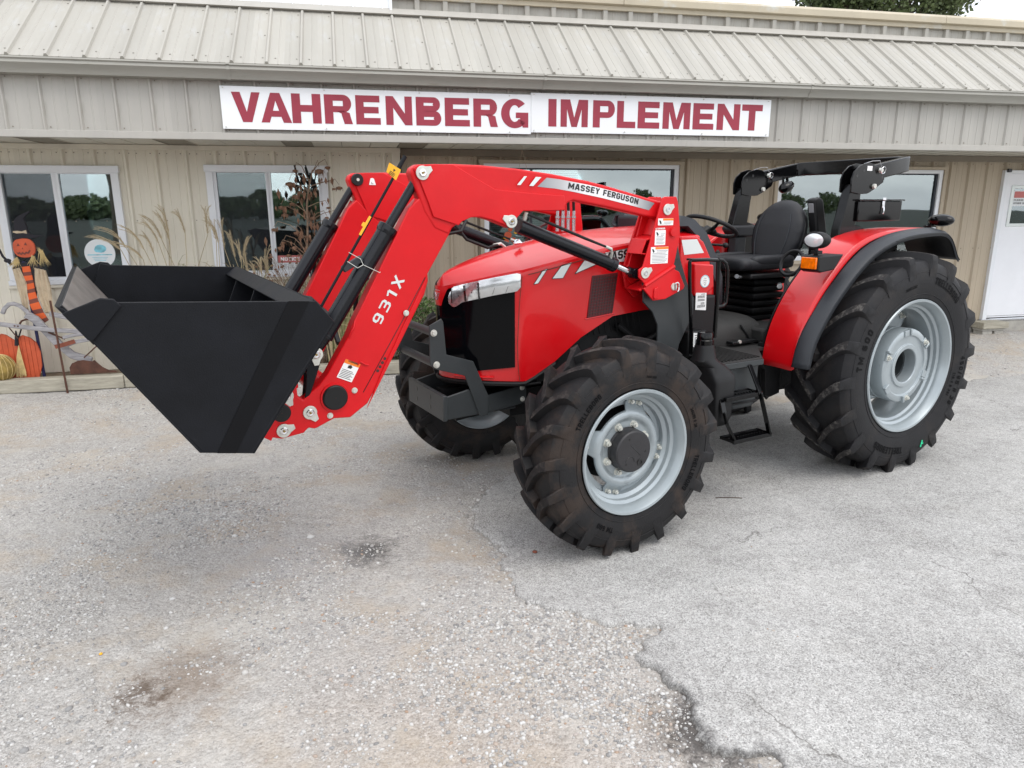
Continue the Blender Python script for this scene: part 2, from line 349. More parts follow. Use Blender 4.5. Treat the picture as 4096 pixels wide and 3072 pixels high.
        base = mix(mrange(noise(11, 7, 0.75), 0.50, 0.68, 0.0, 0.40), base, (0.24, 0.225, 0.205))
        # damp earth and oily patches
        base = mix(mrange(blob(-0.90, 3.97, 0.05, 0.24), 0, 1, 0, 0.8), base, (0.045, 0.043, 0.042))
        base = mix(mrange(blob(-1.48, 2.78, 0.05, 0.36), 0, 1, 0, 0.62), base, (0.17, 0.118, 0.078))
        base = mix(mrange(blob(-1.62, 2.66, 0.02, 0.13), 0, 1, 0, 0.7), base, (0.085, 0.058, 0.04))
        base = mix(mrange(blob(-1.34, 3.83, 0.15, 0.50), 0, 1, 0, 0.45), base, (0.37, 0.37, 0.375))
        base = mix(mrange(blob(0.80, 2.46, 0.12, 0.30), 0, 1, 0, 0.85), base, (0.055, 0.050, 0.048))
        h1, h2, hs = v.outputs['Distance'], v2.outputs['Distance'], 0.8
    L.new(base, p.inputs['Base Color'])
    p.inputs['Roughness'].default_value = 0.92; p.inputs['Specular IOR Level'].default_value = 0.25
    b1 = N.new('ShaderNodeBump'); b1.inputs['Strength'].default_value = hs; b1.inputs['Distance'].default_value = 0.006; b1.invert = True
    L.new(h1, b1.inputs['Height'])
    b2 = N.new('ShaderNodeBump'); b2.inputs['Strength'].default_value = hs * 0.8; b2.inputs['Distance'].default_value = 0.003; b2.invert = True
    L.new(h2, b2.inputs['Height']); L.new(b1.outputs['Normal'], b2.inputs['Normal'])
    b3 = N.new('ShaderNodeBump'); b3.inputs['Strength'].default_value = 0.5; b3.inputs['Distance'].default_value = 0.01
    L.new(noise(22, 8, 0.7), b3.inputs['Height']); L.new(b2.outputs['Normal'], b3.inputs['Normal'])
    L.new(b3.outputs['Normal'], p.inputs['Normal'])
    return m
MT['gravel'] = ground_mat('gravel_ground', False)
MT['asphalt'] = ground_mat('asphalt_ground', True)

def stone_mat():
    m = bpy.data.materials.new('loose_stone')
    N, L = nodes_of(m); p = N['Principled BSDF']
    g = N.new('ShaderNodeNewGeometry'); r = N.new('ShaderNodeValToRGB'); e = r.color_ramp.elements
    e[0].position = 0; e[0].color = (0.22, 0.215, 0.21, 1); e[1].position = 1; e[1].color = (0.56, 0.555, 0.54, 1)
    for ps, c in ((0.20, (0.30, 0.295, 0.29)), (0.48, (0.44, 0.42, 0.39)), (0.56, (0.42, 0.41, 0.40)), (0.60, (0.34, 0.235, 0.165)), (0.63, (0.46, 0.445, 0.42)), (0.85, (0.52, 0.51, 0.49))):
        x = e.new(ps); x.color = (*c, 1)
    L.new(g.outputs['Random Per Island'], r.inputs['Fac']); L.new(r.outputs['Color'], p.inputs['Base Color'])
    p.inputs['Roughness'].default_value = 0.9
    return m
MT['stone'] = stone_mat()

# ------------------------------------------------------------------ mesh helpers
class M:
    """collects geometry of one part"""
    def __init__(s): s.v = []; s.f = []; s.mi = []; s.cur = 0
    def add(s, vs, fs):
        o = len(s.v); s.v += [tuple(v) for v in vs]
        s.f += [tuple(i + o for i in f) for f in fs]; s.mi += [s.cur] * len(fs); return s
    def box(s, c, d, R=None):
        hx, hy, hz = d[0]/2, d[1]/2, d[2]/2
        vs = [Vector((x, y, z)) for x in (-hx, hx) for y in (-hy, hy) for z in (-hz, hz)]
        if R is not None: vs = [R @ v for v in vs]
        vs = [v + Vector(c) for v in vs]
        return s.add(vs, [(0,1,3,2),(4,6,7,5),(0,4,5,1),(2,3,7,6),(0,2,6,4),(1,5,7,3)])
    def bb(s, x0, x1, y0, y1, z0, z1):
        return s.box(((x0+x1)/2, (y0+y1)/2, (z0+z1)/2), (abs(x1-x0), abs(y1-y0), abs(z1-z0)))
    def prism(s, pts, y0, y1, axis='y'):
        n = len(pts)
        def mk(p, h):
            if axis == 'y': return (p[0], h, p[1])
            if axis == 'x': return (h, p[0], p[1])
            return (p[0], p[1], h)
        vs = [mk(p, y0) for p in pts] + [mk(p, y1) for p in pts]
        fs = [tuple(range(n)), tuple(range(2*n-1, n-1, -1))] + [(i, (i+1) % n, n+(i+1) % n, n+i) for i in range(n)]
        return s.add(vs, fs)
    def tube(s, path, r, n=10, caps=True):
        P = [Vector(p) for p in path]; k = len(P)
        rs = r if isinstance(r, (list, tuple)) else [r]*k
        T = []
        for i in range(k):
            a = P[max(0, i-1)]; b = P[min(k-1, i+1)]; T.append((b-a).normalized())
        u = T[0].orthogonal().normalized(); vs = []
        for i in range(k):
            if i: u = (u - T[i]*u.dot(T[i])); u = u.normalized() if u.length > 1e-6 else T[i].orthogonal().normalized()
            w = T[i].cross(u)
            for j in range(n):
                a = 2*PI*j/n; vs.append(P[i] + (u*math.cos(a) + w*math.sin(a))*rs[i])
        fs = [(i*n+j, i*n+(j+1) % n, (i+1)*n+(j+1) % n, (i+1)*n+j) for i in range(k-1) for j in range(n)]
        if caps: fs += [tuple(range(n-1, -1, -1)), tuple((k-1)*n+j for j in range(n))]
        return s.add(vs, fs)
    def cyl(s, a, b, r, n=20): return s.tube([a, b], r, n)
    def lathe(s, prof, c=(0,0,0), axis='y', n=48, closed=False):
        """prof: (radius, position along the axis)"""
        vs = []; k = len(prof)
        for (r, h) in prof:
            for j in range(n):
                a = 2*PI*j/n; x, z = r*math.cos(a), r*math.sin(a)
                v = (x, h, z) if axis == 'y' else ((h, x, z) if axis == 'x' else (x, z, h))
                vs.append((v[0]+c[0], v[1]+c[1], v[2]+c[2]))
        fs = [(i*n+j, i*n+(j+1) % n, (i+1)*n+(j+1) % n, (i+1)*n+j) for i in range(k-1) for j in range(n)]
        if closed: fs += [((k-1)*n+j, (k-1)*n+(j+1) % n, (j+1) % n, j) for j in range(n)]
        return s.add(vs, fs)
    def disc_caps(s, prof, c=(0,0,0), axis='y', n=48):
        p = [(1e-4, prof[0][1])] + list(prof) + [(1e-4, prof[-1][1])]
        return s.lathe(p, c, axis, n)
    def ell(s, c, r, nu=16, nv=10, R=None, power=1.0):
        vs = []; fs = []
        def pw(x): return math.copysign(abs(x)**power, x)
        for i in range(nv+1):
            t = PI*i/nv - PI/2
            for j in range(nu):
                a = 2*PI*j/nu
                v = Vector((r[0]*pw(math.cos(t))*pw(math.cos(a)), r[1]*pw(math.cos(t))*pw(math.sin(a)), r[2]*pw(math.sin(t))))
                if R is not None: v = R @ v
                vs.append(v + Vector(c))
        fs = [(i*nu+j, i*nu+(j+1) % nu, (i+1)*nu+(j+1) % nu, (i+1)*nu+j) for i in range(nv) for j in range(nu)]
        return s.add(vs, fs)
    def torus(s, c, R, r, rot=None, n=40, m=10, a0=0, a1=2*PI):
        full = abs(a1-a0-2*PI) < 1e-6; k = n if full else n+1
        vs = []
        for i in range(k):
            a = a0+(a1-a0)*i/n
            for j in range(m):
                b = 2*PI*j/m
                v = Vector(((R+r*math.cos(b))*math.cos(a), (R+r*math.cos(b))*math.sin(a), r*math.sin(b)))
                if rot is not None: v = rot @ v
                vs.append(v+Vector(c))
        fs = [(i*m+j, i*m+(j+1) % m, ((i+1) % k)*m+(j+1) % m, ((i+1) % k)*m+j) for i in range(n if full else n) for j in range(m)]
        return s.add(vs, fs)
    def grid(s, rows):
        """rows of points -> open sheet"""
        k = len(rows); n = len(rows[0]); vs = [p for r in rows for p in r]
        return s.add(vs, [(i*n+j, i*n+j+1, (i+1)*n+j+1, (i+1)*n+j) for i in range(k-1) for j in range(n-1)])
    def bolt(s, c, r, h, d=(0,1,0), n=6):
        d = Vector(d); c = Vector(c)
        s.tube([c, c+d*h*0.25], r*1.35, 14); s.tube([c+d*h*0.25, c+d*h], r, n); return s

def mesh_of(m, name, clean=True):
    me = bpy.data.meshes.new(name)
    me.from_pydata(m.v, [], m.f)
    if clean:
        bm = bmesh.new(); bm.from_mesh(me)
        bmesh.ops.remove_doubles(bm, verts=bm.verts, dist=1e-5)
        bmesh.ops.recalc_face_normals(bm, faces=bm.faces)
        bm.to_mesh(me); bm.free()
    return me

BASE = {}
class Frame:
    def __init__(s, loc, rz): s.loc = Vector(loc); s.rz = rz; s.R = Matrix.Rotation(rz, 3, 'Z')
    def w(s, p): return s.R @ Vector(p) + s.loc

TH = 0.21469570566418877            # building yaw
YAW = 3.653883687101033             # tractor yaw
FB = Frame((0, 0, 0), TH)           # building frame: x along wall, y = depth, z up
_lat = Vector((-math.sin(YAW), math.cos(YAW), 0))
FT = Frame(Vector((2.945257, 5.490453, 0)) - _lat*0.865, YAW)   # tractor frame: x forward, y left, z up

def thing(name, label, cat, frame, base, group=None, kind=None):
    e = bpy.data.objects.new(name, None); COL.objects.link(e)
    e.empty_display_size = 0.2
    e.location = frame.w(base); e.rotation_euler = (0, 0, frame.rz)
    BASE[e.name] = tuple(base)
    if label: e['label'] = label
    if cat: e['category'] = cat
    if group: e['group'] = group
    if kind: e['kind'] = kind
    return e

def finish(o, mats, smooth, bevel, angle=32, segs=2, solid=0):
    for m in (mats if isinstance(mats, (list, tuple)) else [mats]):
        o.data.materials.append(MT[m] if isinstance(m, str) else m)
    if smooth:
        o.data.shade_smooth(); o.data.set_sharp_from_angle(angle=math.radians(angle))
    if solid:
        md = o.modifiers.new('thickness', 'SOLIDIFY'); md.thickness = solid; md.offset = 0
    if bevel:
        md = o.modifiers.new('bevel', 'BEVEL'); md.width = bevel; md.segments = segs
        md.limit_method = 'ANGLE'; md.angle_limit = math.radians(35); md.harden_normals = False

def part(name, m, mats, parent, base=None, smooth=True, bevel=0.0, angle=32, segs=2, solid=0, clean=True, label=None, kind=None):
    """mesh coordinates are in the frame of the top thing"""
    me = m if isinstance(m, bpy.types.Mesh) else mesh_of(m, name, clean)
    o = bpy.data.objects.new(name, me); COL.objects.link(o); o.parent = parent
    top = parent
    while top.parent: top = top.parent
    b = Vector(BASE.get(top.name, (0, 0, 0)))
    o.location = -b if parent == top else Vector((0, 0, 0))
    if not isinstance(m, bpy.types.Mesh):
        if isinstance(m, M) and any(m.mi) and len(me.polygons) == len(m.mi):
            me.polygons.foreach_set('material_index', m.mi)
        finish(o, mats, smooth, bevel, angle, segs, solid)
    if label: o['label'] = label
    if kind: o['kind'] = kind
    return o

def inst(name, src, parent, loc):
    """another part sharing the mesh of src, moved by loc"""
    o = src.copy(); o.name = name; COL.objects.link(o); o.parent = parent
    o.location = src.location + Vector(loc); return o

def single(name, m, mats, label, cat, frame, base, group=None, smooth=True, bevel=0, angle=32, kind=None, clean=True, solid=0, segs=2):
    me = mesh_of(m, name, clean)
    me.transform(Matrix.Translation(-Vector(base)))
    o = bpy.data.objects.new(name, me); COL.objects.link(o)
    o.location = frame.w(base); o.rotation_euler = (0, 0, frame.rz)
    finish(o, mats, smooth, bevel, angle, segs, solid)
    if label: o['label'] = label
    if cat: o['category'] = cat
    if group: o['group'] = group
    if kind: o['kind'] = kind
    return o

_gl = {}
def glyph(ch, off=0.0, res=3):
    key = (ch, off)
    if key not in _gl:
        cu = bpy.data.curves.new('g', 'FONT'); cu.body = ch; cu.offset = off; cu.resolution_u = res; cu.size = 1.0
        cu.fill_mode = 'BOTH'
        o = bpy.data.objects.new('g', cu); COL.objects.link(o)
        dg = bpy.context.evaluated_depsgraph_get(); ev = o.evaluated_get(dg); me = ev.to_mesh()
        vs = [tuple(v.co) for v in me.vertices]; fs = [tuple(p.vertices) for p in me.polygons]
        ev.to_mesh_clear(); bpy.data.objects.remove(o); bpy.data.curves.remove(cu)
        xs = [v[0] for v in vs] or [0]
        adv = (max(xs) - min(xs)) if vs else 0.28
        _gl[key] = ([(v[0]-min(xs), v[1]) for v in vs], fs, adv)
    return _gl[key]

# block lettering drawn as strokes: width, strokes (centre lines) on a cap height of 1
def _font():
    t = .21; h = t/2; F = {}
    def S(w, *st): return (w, st)
    w = .62; L, R, B, T, Q, c = h, w-h, h, 1-h, .5, .10
    F['A'] = S(.70, ((h*.9, 0), (.35-.05, 1-.001)), ((.70-h*.9, 0), (.35+.05, 1-.001)), ((.18, .27), (.52, .27)))
    F['B'] = S(w, ((L, 0), (L, 1)), ((L, T), (R-c-.03, T), (R-.03, T-c), (R-.03, Q+c), (R-c-.03, Q), (L, Q)), ((L, Q), (R-c, Q), (R, Q-c), (R, B+c), (R-c, B), (L, B)))
    F['C'] = S(w, ((R, .66), (R, T-c), (R-c, T), (L+c, T), (L, T-c), (L, B+c), (L+c, B), (R-c, B), (R, B+c), (R, .34)))
    F['D'] = S(w, ((L, 0), (L, 1)), ((L, T), (R-c, T), (R, T-c), (R, B+c), (R-c, B), (L, B)))
    F['E'] = S(.56, ((L, 0), (L, 1)), ((L, T), (.56, T)), ((L, Q), (.52, Q)), ((L, B), (.56, B)))
    F['F'] = S(.54, ((L, 0), (L, 1)), ((L, T), (.54, T)), ((L, Q-.03), (.50, Q-.03)))
    F['G'] = S(w, ((R, .68), (R, T-c), (R-c, T), (L+c, T), (L, T-c), (L, B+c), (L+c, B), (R-c, B), (R, B+c), (R, Q), (w*.52, Q)))
    F['H'] = S(w, ((L, 0), (L, 1)), ((R, 0), (R, 1)), ((L, Q), (R, Q)))
    F['I'] = S(t, ((h, 0), (h, 1)))
    F['K'] = S(w, ((L, 0), (L, 1)), ((L, .45), (R, 1)), ((L+.1, .5), (R, 0)))
    F['L'] = S(.54, ((L, 0), (L, 1)), ((L, B), (.54, B)))
    F['M'] = S(.84, ((h, 0), (h, 1)), ((.84-h, 0), (.84-h, 1)), ((h, .93), (.42, .30), (.84-h, .93)))
    F['N'] = S(.66, ((h, 0), (h, 1)), ((.66-h, 0), (.66-h, 1)), ((h, .93), (.66-h, .07)))
    F['O'] = S(w, ((Q*0+w/2, T), (L+c, T), (L, T-c), (L, B+c), (L+c, B), (R-c, B), (R, B+c), (R, T-c), (R-c, T), (w/2, T)))
    F['0'] = F['O']
    F['P'] = S(w, ((L, 0), (L, 1)), ((L, T), (R-c, T), (R, T-c), (R, Q+c-.05), (R-c, Q-.05), (L, Q-.05)))
    F['R'] = S(w, ((L, 0), (L, 1)), ((L, T), (R-c, T), (R, T-c), (R, Q+c-.04), (R-c, Q-.04), (L, Q-.04)), ((w*.50, Q-.04), (R+.01, 0)))
    F['S'] = S(w, ((R, .72), (R, T-c), (R-c, T), (L+c, T), (L, T-c), (L, Q+c), (L+c, Q), (R-c, Q), (R, Q-c), (R, B+c), (R-c, B), (L+c, B), (L, B+c), (L, .28)))
    F['T'] = S(.58, ((.29, 0), (.29, T)), ((0, T), (.58, T)))
    F['U'] = S(w, ((L, 1), (L, B+c), (L+c, B), (R-c, B), (R, B+c), (R, 1)))
    F['V'] = S(.66, ((h*.9, 1), (.33, .04), (.66-h*.9, 1)))
    F['W'] = S(.92, ((h*.8, 1), (.25, .06), (.46, .8), (.67, .06), (.92-h*.8, 1)))
    F['X'] = S(.70, ((h, 0), (.70-h, 1)), ((h, 1), (.70-h, 0)))
    F['Y'] = S(.66, ((h, 1), (.33, .48), (.66-h, 1)), ((.33, .52), (.33, 0)))
    F['1'] = S(.40, ((.40-h, 0), (.40-h, T-.02)), ((0, .74), (.40-h, T)))
    F['2'] = S(w, ((L, .72), (L, T-c), (L+c, T), (R-c, T), (R, T-c), (R, Q+.05), (L, B), (R+h, B)))
    F['3'] = S(w, ((0, T), (R-c, T), (R, T-c), (R, Q+c), (R-c, Q), (.16, Q)), ((R-c, Q), (R, Q-c), (R, B+c), (R-c, B), (0, B)))
    F['4'] = S(w, ((R-.08, 0), (R-.08, 1)), ((R-.08, .95), (L, .34), (L+.02, .27), (w, .27)))
    F['5'] = S(w, ((w, T), (L, T), (L, Q+.04), (R-c, Q+.04), (R, Q-.06), (R, B+c), (R-c, B), (0, B)))
    F['6'] = S(w, ((R, T), (L+c, T), (L, T-c), (L, B+c), (L+c, B), (R-c, B), (R, B+c), (R, Q-c+.04), (R-c, Q+.04), (L, Q+.04)))
    F['8'] = S(w, ((w/2, T), (L+c, T), (L, T-c), (L, Q+c), (L+c, Q), (L, Q-c), (L, B+c), (L+c, B), (R-c, B), (R, B+c), (R, Q-c), (R-c, Q), (R, Q+c), (R, T-c), (R-c, T), (w/2, T)), ((L, Q), (R, Q)))
    F['9'] = S(w, ((L, B), (R-c, B), (R, B+c), (R, T-c), (R-c, T), (L+c, T), (L, T-c), (L, Q+c-.04), (L+c, Q-.04), (R, Q-.04)))
    F['/'] = S(.40, ((.06, -.05), (.34, 1.05)))
    F['('] = S(.26, ((.20, 1.05), (.10, .8), (.10, .2), (.20, -.05)))
    F[')'] = S(.26, ((.06, 1.05), (.16, .8), (.16, .2), (.06, -.05)))
    F['.'] = S(.2, ((.1, 0), (.1, .2)))
    F['-'] = S(.36, ((0, .45), (.36, .45)))
    return F
BF = _font()
def stroke_quads(pts, t):
    P = [Vector(p) for p in pts]; Lf, Rt = [], []
    for i, p in enumerate(P):
        t1 = (p-P[i-1]).normalized() if i else (P[1]-P[0]).normalized(); t2 = (P[i+1]-p).normalized() if i < len(P)-1 else t1
        tt = (t1+t2); tt = tt.normalized() if tt.length > .2 else t1; n = Vector((-tt.y, tt.x)); k = 1/max(.45, n.dot(Vector((-t1.y, t1.x))))
        Lf.append(p+n*t/2*k); Rt.append(p-n*t/2*k)
    return [(Lf[i], Lf[i+1], Rt[i+1], Rt[i]) for i in range(len(P)-1)]

def text_pts(txt, off=0.0, gap=0.07, space=0.34, thin=.21):
    """list of (verts2d, faces) laid along x from 0; returns width; cap height is about 0.73"""
    x = 0; out = []
    if all(ch in BF or ch == ' ' for ch in txt):
        for ch in txt:
            if ch == ' ': x += space; continue
            w, st = BF[ch]; vs = []; fs = []
            for s_ in st:
                for q in stroke_quads(s_, thin):
                    fs.append(tuple(range(len(vs), len(vs)+4))); vs += [(p[0]*.73+x, p[1]*.73) for p in q]
            out.append((vs, fs)); x += w*.73+gap
        return out, x-gap
    for ch in txt:
        if ch == ' ': x += space; continue
        v, f, a = glyph(ch, off); out.append(([(p[0]+x, p[1]) for p in v], f)); x += a + gap
    return out, x - gap

def flat_text(m, txt, origin, ux, uy, height, width=None, off=0.0, gap=0.07, thin=.21):
    g, w = text_pts(txt, off, gap, thin=thin)
    k = height/0.73; kx = k if width is None else width/w
    O = Vector(origin); ux = Vector(ux); uy = Vector(uy); nn = ux.cross(uy).normalized(); i = 0
    for v, f in g:
        if len(f)*4 == len(v):          # separate strokes: each laid a hair above the one before
            for q in f:
                m.add([O + ux*(v[j][0]*kx) + uy*(v[j][1]*k) + nn*(.00012*(i % 12)) for j in q], [(0, 1, 2, 3)]); i += 1
        else: m.add([O + ux*(p[0]*kx) + uy*(p[1]*k) for p in v], f)
    return m

# ================================================================== GROUND
def gz(x, y):
    """yard level: flat under the tractor, rising gently towards the wall"""
    t = -math.sin(TH)*x + math.cos(TH)*y
    return 0.107*max(0.0, min(t, 8.7) - 6.9) if t < 8.7 else 0.1926
def gz_np(x, y):
    t = -math.sin(TH)*x + math.cos(TH)*y
    return 0.107*np.clip(t-6.9, 0, 1.8)

EDGE = [(1.15, 0.6), (1.02, 1.6), (0.976, 2.231), (0.984, 2.303), (0.832, 2.303), (0.774, 2.352), (0.76, 2.55), (0.76, 2.666), (0.668, 2.81),
        (0.602, 2.912), (0.648, 2.984), (0.715, 3.157), (0.653, 3.198), (0.561, 3.209), (0.383, 3.2), (0.298, 3.307), (0.156, 3.374),
        (-0.004, 3.444), (-0.02, 3.694), (-0.10, 4.04), (-0.25, 4.34), (-0.31, 4.52), (-0.22, 4.9), (0.1, 5.4), (0.9, 6.1), (2.2, 7.0), (4.2, 7.9),
        (6.5, 8.6), (9.0, 9.3), (14, 10.6), (14, 0.6)]
def edge_sd(X, Y):
    """signed distance to the broken asphalt edge, positive on the asphalt"""
    p = np.array(EDGE); d = np.full(X.shape, 1e9); inside = np.zeros(X.shape, bool)
    for i in range(len(p)):
        a = p[i]; b = p[(i+1) % len(p)]; e = b-a
        wx, wy = X-a[0], Y-a[1]; t = np.clip((wx*e[0]+wy*e[1])/(e@e), 0, 1)
        d = np.minimum(d, np.hypot(wx-e[0]*t, wy-e[1]*t))
        c = ((a[1] > Y) != (b[1] > Y))
        with np.errstate(divide='ignore', invalid='ignore'):
            xi = a[0] + (Y-a[1])*(b[0]-a[0])/(b[1]-a[1]+1e-12)
        inside ^= c & (X < xi)
    return np.where(inside, d, -d)
def vnoise(X, Y, f, seed):
    """smooth value noise on numpy arrays"""
    rs = np.random.RandomState(seed); T = rs.rand(256, 256)
    x = X*f+200; y = Y*f+200; xi = np.floor(x).astype(int); yi = np.floor(y).astype(int)
    fx = x-xi; fy = y-yi; fx = fx*fx*(3-2*fx); fy = fy*fy*(3-2*fy)
    a = T[xi % 256, yi % 256]; b = T[(xi+1) % 256, yi % 256]; c = T[xi % 256, (yi+1) % 256]; d = T[(xi+1) % 256, (yi+1) % 256]
    return (a*(1-fx)+b*fx)*(1-fy)+(c*(1-fx)+d*fx)*fy - 0.5
def relief(X, Y):
    return 0.022*vnoise(X, Y, 1.1, 1) + 0.012*vnoise(X, Y, 4, 2) + 0.007*vnoise(X, Y, 13, 3)

def grid_mesh(name, xs, ys, zf, keep=None, attr=None):
    X, Y = np.meshgrid(xs, ys); Z = zf(X, Y)
    ny, nx = X.shape
    idx = np.arange(nx*ny).reshape(ny, nx)
    q = np.stack([idx[:-1, :-1], idx[:-1, 1:], idx[1:, 1:], idx[1:, :-1]], -1).reshape(-1, 4)
    if keep is not None:
        kk = keep(X, Y); kq = (kk[:-1, :-1] | kk[:-1, 1:] | kk[1:, 1:] | kk[1:, :-1]).reshape(-1); q = q[kq]
    co = np.stack([X, Y, Z], -1).reshape(-1, 3)
    used = np.zeros(len(co), bool); used[q.ravel()] = True; rem = np.cumsum(used)-1
    co = co[used]; q = rem[q]
    me = bpy.data.meshes.new(name)
    me.vertices.add(len(co)); me.vertices.foreach_set('co', co.ravel())
    me.loops.add(q.size); me.loops.foreach_set('vertex_index', q.ravel().astype(np.int32))
    me.polygons.add(len(q)); me.polygons.foreach_set('loop_start', (np.arange(len(q))*4).astype(np.int32))
    me.polygons.foreach_set('loop_total', np.full(len(q), 4, np.int32))
    me.update(calc_edges=True); me.shade_smooth()
    if attr is not None:
        A = attr(X, Y).reshape(-1)[used]
        at = me.attributes.new('sd', 'FLOAT', 'POINT'); at.data.foreach_set('value', A.astype(np.float32))
    return me

def structure(name, me, mat):
    o = bpy.data.objects.new(name, me); COL.objects.link(o); me.materials.append(MT[mat]); o['kind'] = 'structure'; return o

def step_fn(X, Y):
    sd = edge_sd(X, Y) + 0.07*vnoise(X, Y, 8, 5) + 0.05*vnoise(X, Y, 22, 6) + 0.03*vnoise(X, Y, 48, 16); return sd
def asph_z(X, Y):
    sd = step_fn(X, Y)
    up = np.clip((sd+0.012)/0.03, 0, 1); up = up*up*(3-2*up)
    far = np.clip((Y-4.6)/1.2, 0, 1)
    lift = 0.006*(1-far)*np.clip((3.6-Y)/.6, .25, 1) + 0.003
    return gz_np(X, Y) + 0.012*vnoise(X, Y, 0.9, 8) + 0.004*vnoise(X, Y, 7, 9)*up - 0.03 + (0.03+lift)*up
def grav_z(X, Y):
    sd = step_fn(X, Y)
    return gz_np(X, Y) + relief(X, Y)*np.clip(0.5 - sd*2, 0.25, 1) - 0.010 - 0.02*np.clip((sd+0.02)/0.06, 0, 1)
xs = np.concatenate([np.arange(-9, -2.6, 0.06), np.arange(-2.6, -.5, 0.022), np.arange(-.5, 1.2, .0105), np.arange(1.2, 2.2, .022), np.arange(2.2, 13, 0.06)])
ys = np.concatenate([np.arange(1.2, 2.1, 0.022), np.arange(2.1, 4.6, .0105), np.arange(4.6, 5.2, .022), np.arange(5.2, 13.2, 0.05)])
structure('gravel_lot', grid_mesh('gravel_lot', xs, ys, grav_z, attr=lambda X, Y: step_fn(X, Y)), 'gravel')
structure('asphalt_pavement', grid_mesh('asphalt_pavement', xs, ys, asph_z, keep=lambda X, Y: step_fn(X, Y) > -0.03, attr=step_fn), 'asphalt')
g = M(); R_ = 260
g.grid([[(x, y, -0.06) for x in (-R_, 0, R_)] for y in (-R_, 0, R_)])
structure('ground', mesh_of(g, 'ground'), 'gravel')
g = M(); g.grid([[(x, y, -0.05) for x in (-R_, 0, R_)] for y in (-R_, -9.0)])
structure('field', mesh_of(g, 'field'), 'field')

# loose stones: nobody could count them
def pebbles():
    rs = np.random.RandomState(3)
    ico = bmesh.new(); bmesh.ops.create_icosphere(ico, subdivisions=1, radius=1.0)
    bv = np.array([v.co[:] for v in ico.verts]); bf = np.array([[v.index for v in f.verts] for f in ico.faces]); ico.free()
    pts = []
    def scatter(n, x0, x1, y0, y1, r0, r1, dens, on_asphalt=0.0):
        X = rs.uniform(x0, x1, n); Y = rs.uniform(y0, y1, n)
        sd = step_fn(X, Y)
        k = rs.rand(n) < dens(X, Y)
        k &= (sd < 0.0) | (rs.rand(n) < on_asphalt)
        X, Y, sd = X[k], Y[k], sd[k]
        r = r0 + (r1-r0)*rs.rand(len(X))**3.0
        Z = np.where(sd > 0.02, asph_z(X, Y), grav_z(X, Y))
        pts.append(np.stack([X, Y, Z + r*0.05, r], -1))
    cl = lambda X, Y: np.clip(0.15 + 2.4*(vnoise(X, Y, 1.6, 11)+0.08) + 1.0*vnoise(X, Y, 6, 12), 0.03, 1)
    near_edge = lambda X, Y: np.clip(0.10 + 1.2*np.exp(-((X-0.22)**2+(Y-2.95)**2)/0.22) + .8*vnoise(X, Y, 5, 21), 0, 1)
    scatter(60000, -2.8, 1.1, 1.9, 4.8, 0.0024, 0.0115, cl)
    scatter(30000, -1.0, 1.1, 2.1, 3.7, 0.0036, 0.0130, near_edge)
    scatter(22000, -5.0, 0.5, 4.4, 8.4, 0.0045, 0.013, cl)
    scatter(9000, -4.6, 2.0, 7.4, 8.3, 0.006, 0.016, lambda X, Y: np.full(X.shape, .5))
    scatter(9000, -0.5, 6.0, 1.9, 7.0, 0.0025, 0.007, lambda X, Y: np.clip(.3+1.6*vnoise(X, Y, 1.3, 31), 0, 1), 0.7)
    scatter(5000, 3.5, 9.5, 8.0, 11.0, 0.006, 0.016, lambda X, Y: np.full(X.shape, .6), 0.1)
    scatter(160, -2.4, 1.0, 2.0, 5.5, 0.012, 0.024, lambda X, Y: np.full(X.shape, .6))
    P = np.concatenate(pts); n = len(P); nv = len(bv)
    S = np.stack([rs.uniform(.8, 1.35, n), rs.uniform(.65, 1.0, n), rs.uniform(.4, .75, n)], -1)*P[:, 3:4]
    a = rs.uniform(0, 2*PI, n); ca, sa = np.cos(a), np.sin(a)
    V = bv[None]*S[:, None]*(1+0.22*(rs.rand(n, nv, 1)-0.5))
    x = V[..., 0]*ca[:, None]-V[..., 1]*sa[:, None]; y = V[..., 0]*sa[:, None]+V[..., 1]*ca[:, None]
    V = np.stack([x+P[:, 0:1], y+P[:, 1:2], V[..., 2]+P[:, 2:3]], -1).reshape(-1, 3)
    F = (bf[None]+(np.arange(n)*nv)[:, None, None]).reshape(-1, 3)
    me = bpy.data.meshes.new('loose_stones')
    me.vertices.add(len(V)); me.vertices.foreach_set('co', V.ravel())
    me.loops.add(F.size); me.loops.foreach_set('vertex_index', F.ravel().astype(np.int32))
    me.polygons.add(len(F)); me.polygons.foreach_set('loop_start', (np.arange(len(F))*3).astype(np.int32))
    me.polygons.foreach_set('loop_total', np.full(len(F), 3, np.int32)); me.update(calc_edges=True)
    o = bpy.data.objects.new('loose_stones', me); COL.objects.link(o); me.materials.append(MT['stone']); o['kind'] = 'stuff'
    print('pebbles', n)
pebbles()

